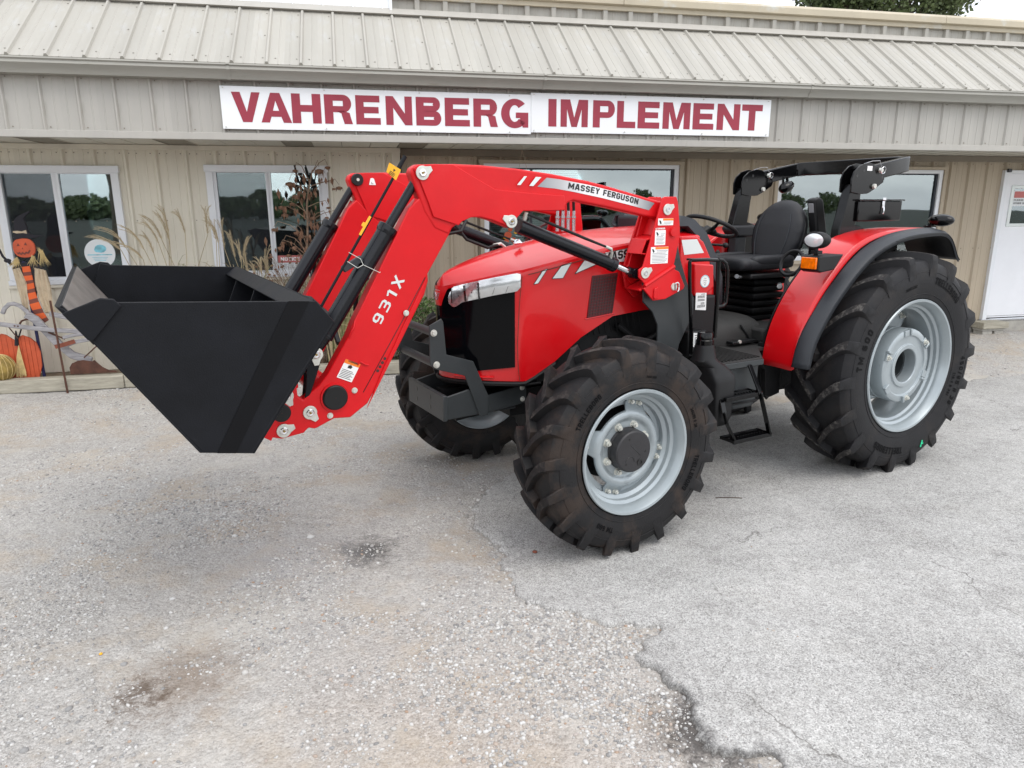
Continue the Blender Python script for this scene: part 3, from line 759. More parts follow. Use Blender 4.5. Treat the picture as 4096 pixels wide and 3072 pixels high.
# ================================================================== BUILDING
S0, S1 = -7.2, 12.6                       # extent along the street
bld = thing('shop_building', 'low beige metal sided shop with ribbed mansard roof behind the red tractor', 'building', FB, (3.0, 8.9, 0.0))
PITCH_R = 0.31
def rib_profile(a, b, phase, H=0.028, top=0.022, foot=0.030, minor=0.0035):
    """(s, height) polyline of ribbed sheet between a and b"""
    pts = []
    k0 = math.floor((a-phase)/PITCH_R)-1; k1 = math.ceil((b-phase)/PITCH_R)+1
    for k in range(k0, k1+1):
        c = phase+k*PITCH_R
        pts += [(c-foot, 0), (c-top/2, H), (c+top/2, H), (c+foot, 0)]
        for q in (1/3, 2/3):
            m_ = c+PITCH_R*q
            pts += [(m_-0.008, 0), (m_-0.003, minor), (m_+0.003, minor), (m_+0.008, 0)]
    def at(s):
        for (x0, h0), (x1, h1) in zip(pts, pts[1:]):
            if x0 <= s <= x1: return h0 + (h1-h0)*(s-x0)/max(1e-9, x1-x0)
        return 0
    return [(a, at(a))] + [p for p in pts if a < p[0] < b] + [(b, at(b))]
_shc = {}
def sheet(name, a, b, A, B, N, phase, mat, H=0.028, top=0.022, foot=0.030, back=False):
    """ribbed metal sheet a..b along the wall, from A=(t,z) to B=(t,z), ribs standing out along N=(t,z); shares mesh data between equal pieces"""
    L = math.hypot(B[0]-A[0], B[1]-A[1])
    key = (round(b-a, 3), round((a-phase) % PITCH_R, 3) % PITCH_R, round(A[0]-B[0], 3), round(L, 3), mat, H)
    off = (a, A[0], A[1])
    if key in _shc:
        o = bpy.data.objects.new(name, _shc[key]); COL.objects.link(o)
    else:
        m = M(); pr = rib_profile(a, b, phase, H, top, foot)
        lo = [(s-a, N[0]*h, N[1]*h) for s, h in pr]
        hi = [(s-a, N[0]*h+B[0]-A[0], N[1]*h+B[1]-A[1]) for s, h in pr]
        m.grid([lo, hi])
        # folded end closing the ribs at the lower edge, and sheet thickness
        bk = [(s-a, -N[0]*0.004, -N[1]*0.004) for s, h in pr]
        m.grid([bk, lo])
        me = mesh_of(m, name); me.materials.append(MT[mat]); _shc[key] = me
        o = bpy.data.objects.new(name, me); COL.objects.link(o)
    o.parent = bld; o.location = Vector(off)-Vector(BASE[bld.name])
    return o
def pieces(a, b, phase):
    """sheet seams halfway between ribs"""
    k = math.ceil((a-phase-PITCH_R/2)/PITCH_R+1e-6); cuts = [a]
    while True:
        c = phase+PITCH_R/2+k*PITCH_R
        if c >= b-1e-6: break
        if c > a+0.02: cuts.append(c)
        k += 1
    return list(zip(cuts, cuts[1:]+[b]))

# walls
TL, TR = 8.85, 8.92                       # left wall face, right wall face
JOG = 0.575
WIN = {                                    # s0,s1,z0,z1 of the openings
 'left': (-3.70, -2.475, 1.20, 2.485), 'mid': (-1.580, -0.258, 1.235, 2.505),
 'broad': (1.56, 4.19, 1.30, 2.58), 'right': (5.56, 8.20, 1.30, 2.545)}
DOOR = (9.20, 10.32, 0.355, 2.52)
def wall(a, b, t, z0, z1, phase, mat, holes):
    for p, q in pieces(a, b, phase):
        cuts = sorted({p, q} | {h[i] for h in holes for i in (0, 1) if p+1e-4 < h[i] < q-1e-4})
        for c, d in zip(cuts, cuts[1:]):
            segs = [(z0, z1)]
            for h in holes:
                if h[0] <= c+1e-4 and h[1] >= d-1e-4:
                    segs = [s for g0, g1 in segs for s in ((g0, min(g1, h[2])), (max(g0, h[3]), g1)) if s[1]-s[0] > 0.01]
            for g0, g1 in segs: sheet('wall_panel', c, d, (t, g0), (t, g1), (-1, 0), phase, mat)
wall(S0, JOG, TL, 0.22, 2.715, -0.223, 'cream', [WIN['left'], WIN['mid']])
wall(JOG+0.03, S1, TR, 0.30, 2.715, 3.976, 'tan', [WIN['broad'], WIN['right'], DOOR])
# corner, eave trims, foundation
part('corner_trim', M().bb(JOG-0.09, JOG+0.012, TL-0.034, TR+0.02, 0.2, 2.70), 'cream', bld, bevel=0.003)
part('eave_trim', M().bb(S0, JOG+0.015, TL-0.040, TL-0.004, 2.655, 2.708), 'cream', bld, bevel=0.003)
part('eave_trim', M().bb(JOG+0.016, S1, TR-0.045, TR-0.004, 2.630, 2.708), 'trim_brown', bld, bevel=0.003)
part('foundation', M().bb(S0, S1, TR-0.02, TR+0.2, -0.05, 0.30), 'concrete', bld, bevel=0.008)
part('foundation', M().bb(S0, JOG, TL-0.0, TL+0.04, -0.05, 0.215), 'concrete', bld, bevel=0.004)
# fascia, soffit
TF = 7.65
for p, q in pieces(S0, S1, -3.015):
    sheet('fascia_panel', p, q, (TF, 2.735), (TF, 3.235), (-1, 0), -3.015, 'fascia', H=0.022, top=0.014, foot=0.020)
part('fascia_trim', M().bb(S0, S1, TF-0.042, TF+0.02, 2.672, 2.738), 'fascia', bld, bevel=0.004)
k = 0; s_ = S0
while s_ < S1:
    e_ = min(s_+0.31, S1); vent = (k % 4 == 1) and s_ < 1.2
    m = M(); m.bb(s_+0.003, e_-0.003, TF+0.022, TL+0.15, 2.712, 2.722)
    m.bb(s_+0.003, s_+0.012, TF+0.022, TL+0.15, 2.707, 2.713)
    part('soffit_panel', m, 'soffit_vent' if vent else 'soffit', bld, smooth=False); s_ = e_; k += 1
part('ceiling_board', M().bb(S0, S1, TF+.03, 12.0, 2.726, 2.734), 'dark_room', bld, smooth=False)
m = M()
for s in np.arange(-3.015-PITCH_R*13, S1, PITCH_R):
    for z in (2.765, 3.19): m.tube([(s+.045, TF-.001, z), (s+.045, TF-.006, z)], .006, 6)
for s in np.arange(-.223-PITCH_R*22, JOG, PITCH_R):
    for ds in (.045, .12, .26):
        m.tube([(s+ds, TL-.001, 2.62), (s+ds, TL-.006, 2.62)], .006, 6)
        if ds == .045: m.tube([(s+ds, TL-.001, 1.90), (s+ds, TL-.006, 1.90)], .006, 6); m.tube([(s+ds, TL-.001, .95), (s+ds, TL-.006, .95)], .006, 6)
for s in np.arange(3.976-PITCH_R*11, S1, PITCH_R):
    for ds in (.05, .26):
        m.tube([(s+ds, TR-.001, 2.60), (s+ds, TR-.007, 2.60)], .0065, 6)
        m.tube([(s+ds, TR-.001, 1.42), (s+ds, TR-.006, 1.42)], .0065, 6)
part('panel_screw', m, 'trim_brown', bld, smooth=False, kind='stuff')
# gutter: rolled front, closed along the eave
gp = [(7.60, 3.335), (7.472, 3.335), (7.466, 3.322), (7.478, 3.310), (7.470, 3.285), (7.492, 3.262), (7.512, 3.232), (7.520, 3.205), (7.645, 3.205), (7.645, 3.335)]
gs = [S0, -4.1, -1.05, 1.99, 5.03, 8.07, S1]
for a_, b_ in zip(gs, gs[1:]):
    part('gutter', M().prism([(p[0], p[1]) for p in gp], a_+0.0015, b_-0.0015, axis='x'), 'gutter', bld, angle=20)
    part('gutter_joint', M().prism([(p[0]-0.004 if p[0] < 7.55 else p[0]-0.01, p[1]+(0.004 if p[1] > 3.3 else -0.004)) for p in gp[:9]] , a_-0.014, a_+0.014, axis='x'), 'gutter', bld, angle=20)
# roof slope
RA, RB = (7.505, 3.345), (8.49, 4.045)
rl = math.hypot(RB[0]-RA[0], RB[1]-RA[1]); RN = (-(RB[1]-RA[1])/rl, (RB[0]-RA[0])/rl)
for p, q in pieces(S0, S1, -2.875):
    sheet('roof_panel', p, q, RA, RB, RN, -2.875, 'roof', H=0.024, top=0.018, foot=0.020)
m = M()
k = 0; s_ = -2.875-PITCH_R*13
while s_ < S1-0.1:
    for zz in (0.10, 0.50, 0.93):
        for ds in (-0.04, 0.075):
            c = Vector((s_+ds, RA[0]+(RB[0]-RA[0])*zz*0.98, RA[1]+(RB[1]-RA[1])*zz*0.98))
            if ds < 0 or zz == 0.10: m.tube([c, c+Vector((0, RN[0], RN[1]))*0.006], 0.0075, 6)
    s_ += PITCH_R
part('roof_screw', m, 'gutter', bld, smooth=False, kind='stuff')
part('roof_flashing', M().prism([(8.47, 4.045), (8.44, 4.052), (8.525, 4.125), (8.60, 4.125), (8.60, 4.03)], S0, S1, axis='x'), 'fascia', bld, smooth=False)
TP = 8.60
for p, q in pieces(0.53, S1, -2.90):
    sheet('parapet_panel', p, q, (TP, 4.128), (TP, 4.262), (-1, 0), -2.90, 'tan' if False else 'roof', H=0.040, top=0.050, foot=0.036)
part('parapet_trim', M().bb(0.53, S1, TP-0.050, TP-0.006, 4.235, 4.285), 'roof_tan', bld, bevel=0.003)
cs = [0.53, 3.19, 7.55, S1]
for a_, b_ in zip(cs, cs[1:]):
    part('parapet_cap', M().prism([(TP-0.065, 4.285), (TP-0.095, 4.292), (TP-0.095, 4.362), (TP-0.070, 4.392), (TP+0.25, 4.405), (TP+0.25, 4.285)], a_+0.002, b_-0.002, axis='x'), 'roof_tan', bld, bevel=0.004)
part('roof_deck', M().bb(S0, S1, TP+0.02, 16.5, 4.0, 4.10), 'gutter', bld, smooth=False)
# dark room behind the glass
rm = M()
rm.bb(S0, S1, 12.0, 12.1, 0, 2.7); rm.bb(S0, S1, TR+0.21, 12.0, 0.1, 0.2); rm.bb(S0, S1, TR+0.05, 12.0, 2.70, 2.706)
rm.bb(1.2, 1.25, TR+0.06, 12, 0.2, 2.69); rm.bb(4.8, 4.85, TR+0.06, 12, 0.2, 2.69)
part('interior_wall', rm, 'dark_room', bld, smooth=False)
fr = M()
for x, z, w_, h_ in ((-3.45, 0.2, .5, 1.35), (-2.95, 0.2, .35, 1.2), (-1.3, .2, .7, 1.25), (-0.6, .2, .4, 1.0)):
    fr.bb(x, x+w_, 9.5, 9.9, z, z+h_)
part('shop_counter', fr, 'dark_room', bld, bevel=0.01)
bt = M()
for i in range(3): bt.lathe([(0.001, 1.22), (.045, 1.22), (.045, 1.42), (.016, 1.46), (.016, 1.49), (.001, 1.49)], (-3.02+.105*i, 9.45, 0), 'z', 14)
part('white_jug', bt, 'paper', bld)

def vinyl_window(s0, s1, z0, z1, t, mull, gl):
    """white sliding window: casing, sashes, panes as sub-parts"""
    m = M(); f = 0.075
    for a_ in ((s0, s0+f, z0+0.075, z1), (s1-f, s1, z0+0.075, z1)): m.bb(a_[0], a_[1], t-0.045, t+0.06, a_[2], a_[3]-f)
    m.bb(s0-0.012, s1+0.012, t-0.052, t+0.06, z1-f, z1)
    w = part('window', m, 'vinyl', bld, bevel=0.004)
    part('sill', M().bb(s0-0.012, s1+0.012, t-0.060, t+0.06, z0+0.022, z0+0.075), 'vinyl', w, bevel=0.006)
    part('sill_lip', M().bb(s0-0.03, s1+0.03, t-0.047, t-0.005, z0-0.012, z0+0.020), 'cream', w, bevel=0.003)
    sm = M()
    for a_, b_ in gl:
        c = 0.040
        sm.bb(a_-c, a_, t-0.022, t+0.03, gz0-c, gz1+c); sm.bb(b_, b_+c, t-0.022, t+0.03, gz0-c, gz1+c)
        sm.bb(a_, b_, t-0.020, t+0.03, gz1, gz1+c); sm.bb(a_, b_, t-0.020, t+0.03, gz0-c, gz0)
    part('sash', sm, 'vinyl', w, bevel=0.003)
    part('insect_screen', M().bb(gl[0][0]-.002, gl[0][1]+.002, t-.006, t-.0055, gz0-.002, gz1+.002), 'screen', w, smooth=False)
    for a_, b_ in gl:
        part('pane', M().bb(a_-0.003, b_+0.003, t+0.008, t+0.012, gz0-0.003, gz1+0.003), 'glass', w, smooth=False)
    return w
gz0, gz1 = 1.300, 2.400
wl_ = vinyl_window(-3.70, -2.475, 1.195, 2.485, TL, None, [(-3.633, -3.145), (-3.075, -2.560)])
gz0, gz1 = 1.322, 2.423
wm_ = vinyl_window(-1.580, -0.258, 1.225, 2.505, TL, None, [(-1.470, -0.946), (-0.887, -0.363)])
# round sticker in the left window, notice in the middle one
m = M(); m.lathe([(0.001, TL-0.002), (0.157, TL-0.002), (0.157, TL+0.002), (0.001, TL+0.002)], (-2.778, 0, 1.548), 'y', 48)
dk = part('round_sticker', m, 'paper', wl_)
m = M(); m.ell((-2.765, TL-0.005, 1.60), (0.060, 0.003, 0.045), 12, 6); m.ell((-2.80, TL-0.006, 1.588), (0.030, 0.003, 0.028), 10, 6)
m.bb(-2.905, -2.655, TL-0.0045, TL-0.0025, 1.528, 1.538)
for i in range(3): m.bb(-2.86+.01*i, -2.70-.012*i, TL-0.0045, TL-0.0025, 1.502-.018*i, 1.507-.018*i)
part('sticker_print', m, 'paper_blue', wl_)
m = M(); flat_text(m, 'Group at Vahrenberg', (-2.85, TL-0.004, 1.425), (1, 0, 0), (0, 0, 1), 0.012, 0.145, 0.01)
part('sticker_lettering', m, 'decal_black', wl_, smooth=False, clean=False)
part('notice_paper', M().bb(-0.885, -0.60, TL-0.001, TL+0.003, 1.325, 1.405), 'paper', wm_, smooth=False)
part('notice_header', M().bb(-0.885, -0.60, TL-0.0015, TL+0.003, 1.407, 1.490), 'paper_red', wm_, smooth=False)
m = M(); flat_text(m, 'NOTICE', (-0.850, TL-0.005, 1.428), (1, 0, 0), (0, 0, 1), 0.042, 0.215, 0.02)
part('notice_lettering', m, 'white', wm_, smooth=False, clean=False)
m = M()
for i in range(3):
    for j in range(6):
        a_ = -0.86+0.042*j; m.bb(a_, a_+0.03, TL-0.003, TL-0.0015, 1.385-.022*i, 1.393-.022*i)
part('notice_print', m, 'decal_grey', wm_, smooth=False)

def blind_window(name_s, s0, s1, z0, z1, t, mull):
    """office window with beige casing, white vinyl frame and closed mini blinds"""
    c = 0.05; f = 0.06
    m = M()
    m.bb(s0-0.03, s1+0.03, t-0.062, t-0.004, z1-c+0.02, z1+0.012); m.bb(s0-0.02, s0+c-0.02, t-0.060, t-0.004, z0, z1-c+0.02)
    m.bb(s1-c+0.02, s1+0.02, t-0.060, t-0.004, z0, z1-c+0.02); m.bb(s0-0.02, s1+0.02, t-0.064, t-0.004, z0-0.05, z0)
    w = part('window', m, 'tan', bld, bevel=0.003)
    a, b, lo, hi = s0+c-0.018, s1-c+0.018, z0+0.002, z1-c+0.018
    m = M()
    m.bb(a, a+f, t-0.042, t+0.05, lo, hi); m.bb(b-f, b, t-0.042, t+0.05, lo, hi)
    m.bb(a+f, b-f, t-0.042, t+0.05, hi-f*0.8, hi); m.bb(a+f, b-f, t-0.042, t+0.05, lo, lo+f)
    part('frame', m, 'vinyl', w, bevel=0.004)
    a += f; b -= f; lo += f; hi -= f*0.8
    m = M(); q = 0.018
    m.bb(a, a+q, t-0.018, t+0.03, lo, hi); m.bb(b-q*1.6, b, t-0.018, t+0.03, lo, hi); m.bb(a+q, b-q*1.6, t-0.018, t+0.03, hi-q, hi); m.bb(a+q, b-q*1.6, t-0.018, t+0.03, lo, lo+q)
    for s in mull: m.bb(s-0.012, s+0.012, t-0.016, t+0.03, lo+q, hi-q)
    part('gasket', m, 'gasket', w, bevel=0.002)
    cuts = [a+q]+[x for s in mull for x in (s-0.012, s+0.012)]+[b-q*1.6]
    for i in range(0, len(cuts), 2):
        part('pane', M().bb(cuts[i], cuts[i+1], t+0.004, t+0.008, lo+q, hi-q), 'glass', w, smooth=False)
        m = M(); z = lo+0.03
        while z < hi-0.03:
            m.add([(cuts[i]+0.006, t+0.050, z), (cuts[i+1]-0.006, t+0.050, z), (cuts[i+1]-0.006, t+0.064, z+0.021), (cuts[i]+0.006, t+0.064, z+0.021)], [(0, 1, 2, 3)])
            z += 0.0245
        m.bb(cuts[i]+0.004, cuts[i+1]-0.004, t+0.04, t+0.07, hi-0.03, hi-0.005)
        part('blind', m, 'blind', w, smooth=False, kind='stuff')
        for s in (cuts[i]+0.25, cuts[i+1]-0.25): part('blind_cord', M().bb(s-0.002, s+0.002, t+0.044, t+0.047, lo, hi-0.03), 'decal_grey', w, smooth=False)
    return w
w3 = blind_window('b', *WIN['broad'], TR, [2.20])
w4 = blind_window('r', *WIN['right'], TR, [])
m = M()
for x, z, r in ((1.90, 1.69, .05), (1.97, 1.63, .035), (1.88, 1.61, .035), (1.93, 1.76, .03)): m.ell((x, TR-0.001, z), (r, .004, r*.9), 12, 6)
part('pumpkin_sticker', m, 'pumpkin', w3)
m = M()
for x, z in ((2.0, 1.72), (1.86, 1.66), (1.99, 1.58)): m.ell((x, TR-0.004, z), (.022, .003, .016), 8, 5)
part('leaf_sticker', m, 'yellow', w3)

# door
d0, d1, dz0, dz1 = DOOR
m = M(); m.bb(d0, d0+.075, TR-.05, TR+.08, dz0, dz1-.045); m.bb(d1-.075, d1, TR-.05, TR+.08, dz0, dz1-.045); m.bb(d0, d1, TR-.05, TR+.08, dz1-.045, dz1)
dfr = part('door_frame', m, 'vinyl', bld, bevel=0.004)
a, b, c, d = d0+.08, d1-.08, dz0+.025, dz1-.05
g0, g1, h0, h1 = a+.098, b-.098, 1.735, 2.30
m = M()
m.bb(a, g0, TR-.03, TR+.015, c, d); m.bb(g1, b, TR-.03, TR+.015, c, d); m.bb(g0, g1, TR-.03, TR+.015, c, h0); m.bb(g0, g1, TR-.03, TR+.015, h1, d)
dr = part('door', m, 'door', bld, smooth=False)
m = M(); e = .035
m.bb(g0-.01, g0+e, TR-.042, TR-.02, h0-.01, h1+.01); m.bb(g1-e, g1+.01, TR-.042, TR-.02, h0-.01, h1+.01); m.bb(g0+e, g1-e, TR-.042, TR-.02, h0-.01, h0+e); m.bb(g0+e, g1-e, TR-.042, TR-.02, h1-e, h1+.01)
part('glazing_frame', m, 'silver_light', dr, bevel=0.006)
part('pane', M().bb(g0+e, g1-e, TR-.022, TR-.018, h0+e, h1-e), 'glass', dr, smooth=False)
part('paper_sign', M().bb(g0+.055, g0+.44, TR-.026, TR-.0235, 2.02, 2.235), 'paper', dr, smooth=False)
part('sign_header', M().bb(g0+.065, g0+.43, TR-.0285, TR-.027, 2.135, 2.225), 'paper_red', dr, smooth=False)
m = M(); flat_text(m, 'PLEASE USE', (g0+.07, TR-.029, 2.09), (1, 0, 0), (0, 0, 1), .026, .27, .02); flat_text(m, 'OTHER DOOR', (g0+.07, TR-.029, 2.045), (1, 0, 0), (0, 0, 1), .026, .27, .02)
part('sign_lettering', m, 'decal_grey', dr, smooth=False, clean=False)
part('door_handle', M().tube([(b-.07, TR-.03, 1.35), (b-.07, TR-.085, 1.35), (b-.18, TR-.085, 1.345)], .012, 8), 'silver', dr)
part('kick_seam', M().bb(a, b, TR-.0335, TR-.0305, c+.02, c+.028), 'silver', dr, smooth=False)
part('threshold', M().bb(d0-.03, d1+.03, TR-.07, TR+.02, dz0-.022, dz0), 'silver', dfr, bevel=.003)
part('door_closer', M().bb(d0+.02, d0+.09, TR-.075, TR-.051, dz1-.03, dz1+.02), 'black_gloss', dfr, bevel=.006)
part('footing', M().bb(8.4, S1, TR-.06, TR+.19, -.05, .33), 'concrete', bld, bevel=.01)

# entrance step: old plank step on blocks
stp = thing('entrance_step', 'low grey plank step resting on blocks at the white door', 'step', FB, (9.2, 8.72, 0.17))
part('tread', M().bb(8.97, 9.42, 8.60, 8.84, .262, .352), 'timber', stp, bevel=.006)
part('riser_board', M().bb(8.985, 9.40, 8.63, 8.81, .225, .260), 'concrete', stp, bevel=.006)
part('block', M().bb(9.00, 9.17, 8.63, 8.80, .15, .223), 'concrete', stp, bevel=.006)
part('block', M().bb(9.22, 9.37, 8.64, 8.80, .15, .223), 'concrete', stp, bevel=.006)
# white board on the roof
wb = thing('roof_sign_board', 'white ribbed metal board standing on the roof edge at upper left', 'sign', FB, (-2.0, 8.55, 4.07))
for p, q in pieces(-5.6, 0.515, 0.44):
    o = sheet('board_panel', p, q, (8.53, 4.10), (8.53, 4.75), (-1, 0), 0.44, 'sign_white', H=.014, top=.010, foot=.014)
    o.parent = wb; o.location = Vector((p, 8.53, 4.10))-Vector((-2.0, 8.55, 4.07))
part('board_frame', M().bb(-5.6, 0.530, 8.50, 8.58, 4.085, 4.10).bb(0.516, 0.545, 8.50, 8.60, 4.07, 4.75), 'sign_white', wb, bevel=.003)

# shop sign with its letters
sg = thing('shop_sign', 'long white signboard with faded red capitals on the fascia above the tractor', 'sign', FB, (1.73, 7.60, 2.78))
zt_ = 3.158
part('sign_panel', M().bb(-1.158, 1.868, 7.598, 7.622, 2.772, zt_), 'sign_white', sg, bevel=.002)
part('sign_panel', M().bb(1.870, 4.617, 7.598, 7.622, 2.790, zt_+.020), 'sign_white', sg, bevel=.002)
# capitals as polygons on a unit square (x, z), heavy grotesque weight
def arc(cx, cy, rx, ry, a0, a1, n=12):
    return [(cx+rx*math.cos(math.radians(a0+(a1-a0)*i/n)), cy+ry*math.sin(math.radians(a0+(a1-a0)*i/n))) for i in range(n+1)]
def quads_of(outer, inner):
    return outer, inner
LT = {}
st = .30
LT['V'] = [[(0, 1), (.30, 1), (.50, .34), (.70, 1), (1, 1), (.66, 0), (.34, 0)]]
LT['A'] = [[(0, 0), (.27, 0), (.34, .20), (.50, .74), (.50, 1), (.35, 1)], [(1, 0), (.73, 0), (.66, .20), (.50, .74), (.50, 1), (.65, 1)], [(.34, .20), (.40, .40), (.60, .40), (.66, .20)]]
LT['H'] = [[(0, 0), (st, 0), (st, 1), (0, 1)], [(1-st, 0), (1, 0), (1, 1), (1-st, 1)], [(st, .39), (1-st, .39), (1-st, .62), (st, .62)]]
LT['E'] = [[(0, 0), (.33, 0), (.33, 1), (0, 1)], [(.33, 0), (1, 0), (1, .23), (.33, .23)], [(.33, .39), (.93, .39), (.93, .61), (.33, .61)], [(.33, .77), (.98, .77), (.98, 1), (.33, 1)]]
LT['L'] = [[(0, 0), (.36, 0), (.36, 1), (0, 1)], [(.36, 0), (1, 0), (1, .24), (.36, .24)]]
LT['I'] = [[(0, 0), (1, 0), (1, 1), (0, 1)]]
LT['T'] = [[(.34, 0), (.66, 0), (.66, .76), (.34, .76)], [(0, .76), (1, .76), (1, 1), (0, 1)]]
LT['N'] = [[(0, 0), (.28, 0), (.28, 1), (0, 1)], [(.72, 0), (1, 0), (1, 1), (.72, 1)], [(.28, 1), (.28, .60), (.72, 0), (.72, .40)]]
LT['M'] = [[(0, 0), (.23, 0), (.23, 1), (0, 1)], [(.77, 0), (1, 0), (1, 1), (.77, 1)], [(.23, 1), (.23, .66), (.40, 0), (.50, 0), (.50, .34), (.34, 1)], [(.77, 1), (.77, .66), (.60, 0), (.50, 0), (.50, .34), (.66, 1)]]
def bowl(x0, x1, y0, y1, tx, ty):
    """right-hand bowl of P, R, B as a strip of quads"""
    cy = (y0+y1)/2; ry = (y1-y0)/2; rx = min(ry*1.0, (x1-x0)*.62); cx = x1-rx
    o = [(x0, y0)]+arc(cx, cy, rx, ry, -90, 90, 14)+[(x0, y1)]
    i = [(x0, y0+ty)]+arc(cx, cy, rx-tx, ry-ty, -90, 90, 14)+[(x0, y1-ty)]
    return [[o[k], o[k+1], i[k+1], i[k]] for k in range(len(o)-1)]
LT['P'] = [[(0, 0), (.32, 0), (.32, 1), (0, 1)]]+bowl(.32, 1, .36, 1, .30, .21)
LT['R'] = [[(0, 0), (.31, 0), (.31, 1), (0, 1)]]+bowl(.31, .97, .40, 1, .30, .21)+[[(.66, .46), (.90, .38), (.94, .20), (1, 0), (.70, 0), (.655, .15), (.60, .36), (.45, .43)]]
LT['B'] = [[(0, 0), (.31, 0), (.31, 1), (0, 1)]]+bowl(.31, .96, .50, 1, .29, .20)+bowl(.31, 1, 0, .52, .30, .21)
oo = arc(.50, .5, .50, .53, 42, 322, 30); ii = arc(.50, .5, .19, .30, 42, 322, 30)
LT['G'] = [[oo[k], oo[k+1], ii[k+1], ii[k]] for k in range(30)]+[[(.54, .54), (1, .54), (1, 0), (.80, 0), (.76, .10), (.70, .14), (.70, .34), (.54, .34)]]
pos = [('V', 497.5, 560), ('A', 559, 626), ('H', 627.5, 691), ('R', 698.5, 759), ('E', 766.5, 820), ('N', 832, 889), ('B', 897.5, 952), ('E', 960, 1014), ('R', 1022, 1075), ('G', 1082, 1141),
       ('I', 1184.5, 1202), ('M', 1211, 1270), ('P', 1281, 1328), ('L', 1333, 1373), ('E', 1378, 1425), ('M', 1432, 1491), ('E', 1497, 1542), ('N', 1549, 1598), ('T', 1602, 1646)]
def u2s(x):   # readings along the board turned into metres
    return (SIGN_H[0]*x+SIGN_H[1])/(SIGN_H[2]*x+1.0)
_pts = [(475, -1.152), (1147, 1.869), (1663, 4.614)]
_A = np.array([[x, 1, -x*s] for x, s in _pts]); _B = np.array([s for x, s in _pts])
_so = np.linalg.solve(_A, _B); SIGN_H = (_so[0], _so[1], _so[2], 0)
for ch, x0, x1 in pos:
    a_, b_ = u2s(x0), u2s(x1); z0 = 2.836 if a_ < 1.9 else 2.852; hh = .270
    m = M()
    for poly in LT[ch]:
        n = len(poly); P = [(a_+(b_-a_)*p[0], z0+hh*p[1]) for p in poly]
        m.prism(P, 7.5955, 7.5985)
    part('letter', m, 'sign_red', sg, smooth=False, clean=False)
sc_ = M()
for s in (-1.13, -.2, .72, 1.64, 1.90, 2.9, 3.8, 4.58):
    for z in (2.79, 3.142): sc_.tube([(s, 7.588, z+(.02 if s > 1.88 else 0)), (s, 7.598, z+(.02 if s > 1.88 else 0))], .007, 8)
part('sign_screw', sc_, 'zinc', sg)

# ================================================================== TRACTOR
trac = thing('tractor', 'red farm tractor with black front loader bucket raised, parked before the shop', 'tractor', FT, (1.3, 0.0, 0.0))
T_ = trac
WHEEL_N = {}

def tyre_mesh(R, W, rr, nl, dirt, lug=0.049, sweep=0.27, lw=0.037, seed=0):
    m = M(); Rc = R-lug; hw = W/2
    half = [(.40*W, rr+.002), (.455*W, rr+.020), (.47*W, rr+.05), (.497*W, rr+(Rc-rr)*.42), (.500*W, rr+(Rc-rr)*.60), (.485*W, Rc-.075), (.462*W, Rc-.040), (.42*W, Rc-.018), (.30*W, Rc-.006), (.15*W, Rc-.001)]
    prof = [(r, y) for y, r in half]+[(Rc, 0)]+[(r, -y) for y, r in reversed(half)]
    m.lathe(prof, n=120)
    # two moulded rings on each sidewall
    for sg in (-1, 1):
        for rr_, w_ in ((rr+.052, .004), (rr+(Rc-rr)*.70, .003)):
            yv = np.interp(rr_, [p[1] for p in half[:6]], [p[0] for p in half[:6]])
            m.lathe([(rr_-w_, sg*(yv-.002)), (rr_-w_*.4, sg*(yv+.0035)), (rr_+w_*.4, sg*(yv+.0035)), (rr_+w_, sg*(yv-.002))], n=96)
    us = [-.10, .04, .18, .36, .54, .72, .86, .955, 1.0, 1.02, 1.035]
    def surf(u):        # (|y|, r top, r base)
        y = min(abs(u), .93)*hw if u <= .86 else None
        if u <= .86: yy = abs(u)*hw*.955/.955; top = R-.016*(abs(u)/.86)**2.2; base = Rc-.03
        elif u <= .955: yy = hw*.955; top = R-.026; base = Rc-.06
        elif u <= 1.0: yy = hw*.995; top = Rc-.010; base = Rc-.09
        elif u <= 1.02: yy = hw*1.010; top = Rc-.055; base = Rc-.12
        else: yy = hw*1.004; top = Rc-.105; base = Rc-.13
        return yy, top, base
    rnd = random.Random(seed)
    for sg in (-1, 1):
        for i in range(nl):
            th0 = 2*PI*(i+(.5 if sg < 0 else 0))/nl
            vs = []
            for u in us:
                yy, top, base = surf(u); uu = max(0, min(1, u))
                g = 1-(1-uu)**1.55
                th = th0+sweep*g+(-.03 if u < 0 else 0)
                ysg = sg*yy*(1 if u >= 0 else -1)
                wt = lw*(.50+.14*uu); wb = lw*(.78+.22*uu)
                # bar turns from steep at the crown to nearly crosswise at the shoulder
                for (w_, r_) in ((-wb, base), (-wt, top), (wt, top), (wb, base)):
                    a = th+w_/R*1.22
                    vs.append((r_*math.cos(a), ysg, r_*math.sin(a)))
            n = len(us)
            fs = [(k*4+j, k*4+j+1, (k+1)*4+j+1, (k+1)*4+j) for k in range(n-1) for j in (0, 2)]+[(k*4+1, k*4+2, (k+1)*4+2, (k+1)*4+1) for k in range(7, n-1)]
            fs += [(0, 1, 2, 3), ((n-1)*4+3, (n-1)*4+2, (n-1)*4+1, (n-1)*4)]
            m.add(vs, fs); o_ = len(m.v)-len(vs)
            m.cur = 1; top = [tuple(i+o_ for i in (k*4+1, k*4+2, (k+1)*4+2, (k+1)*4+1)) for k in range(7)]; m.f += top; m.mi += [1]*len(top); m.cur = 0
    return m

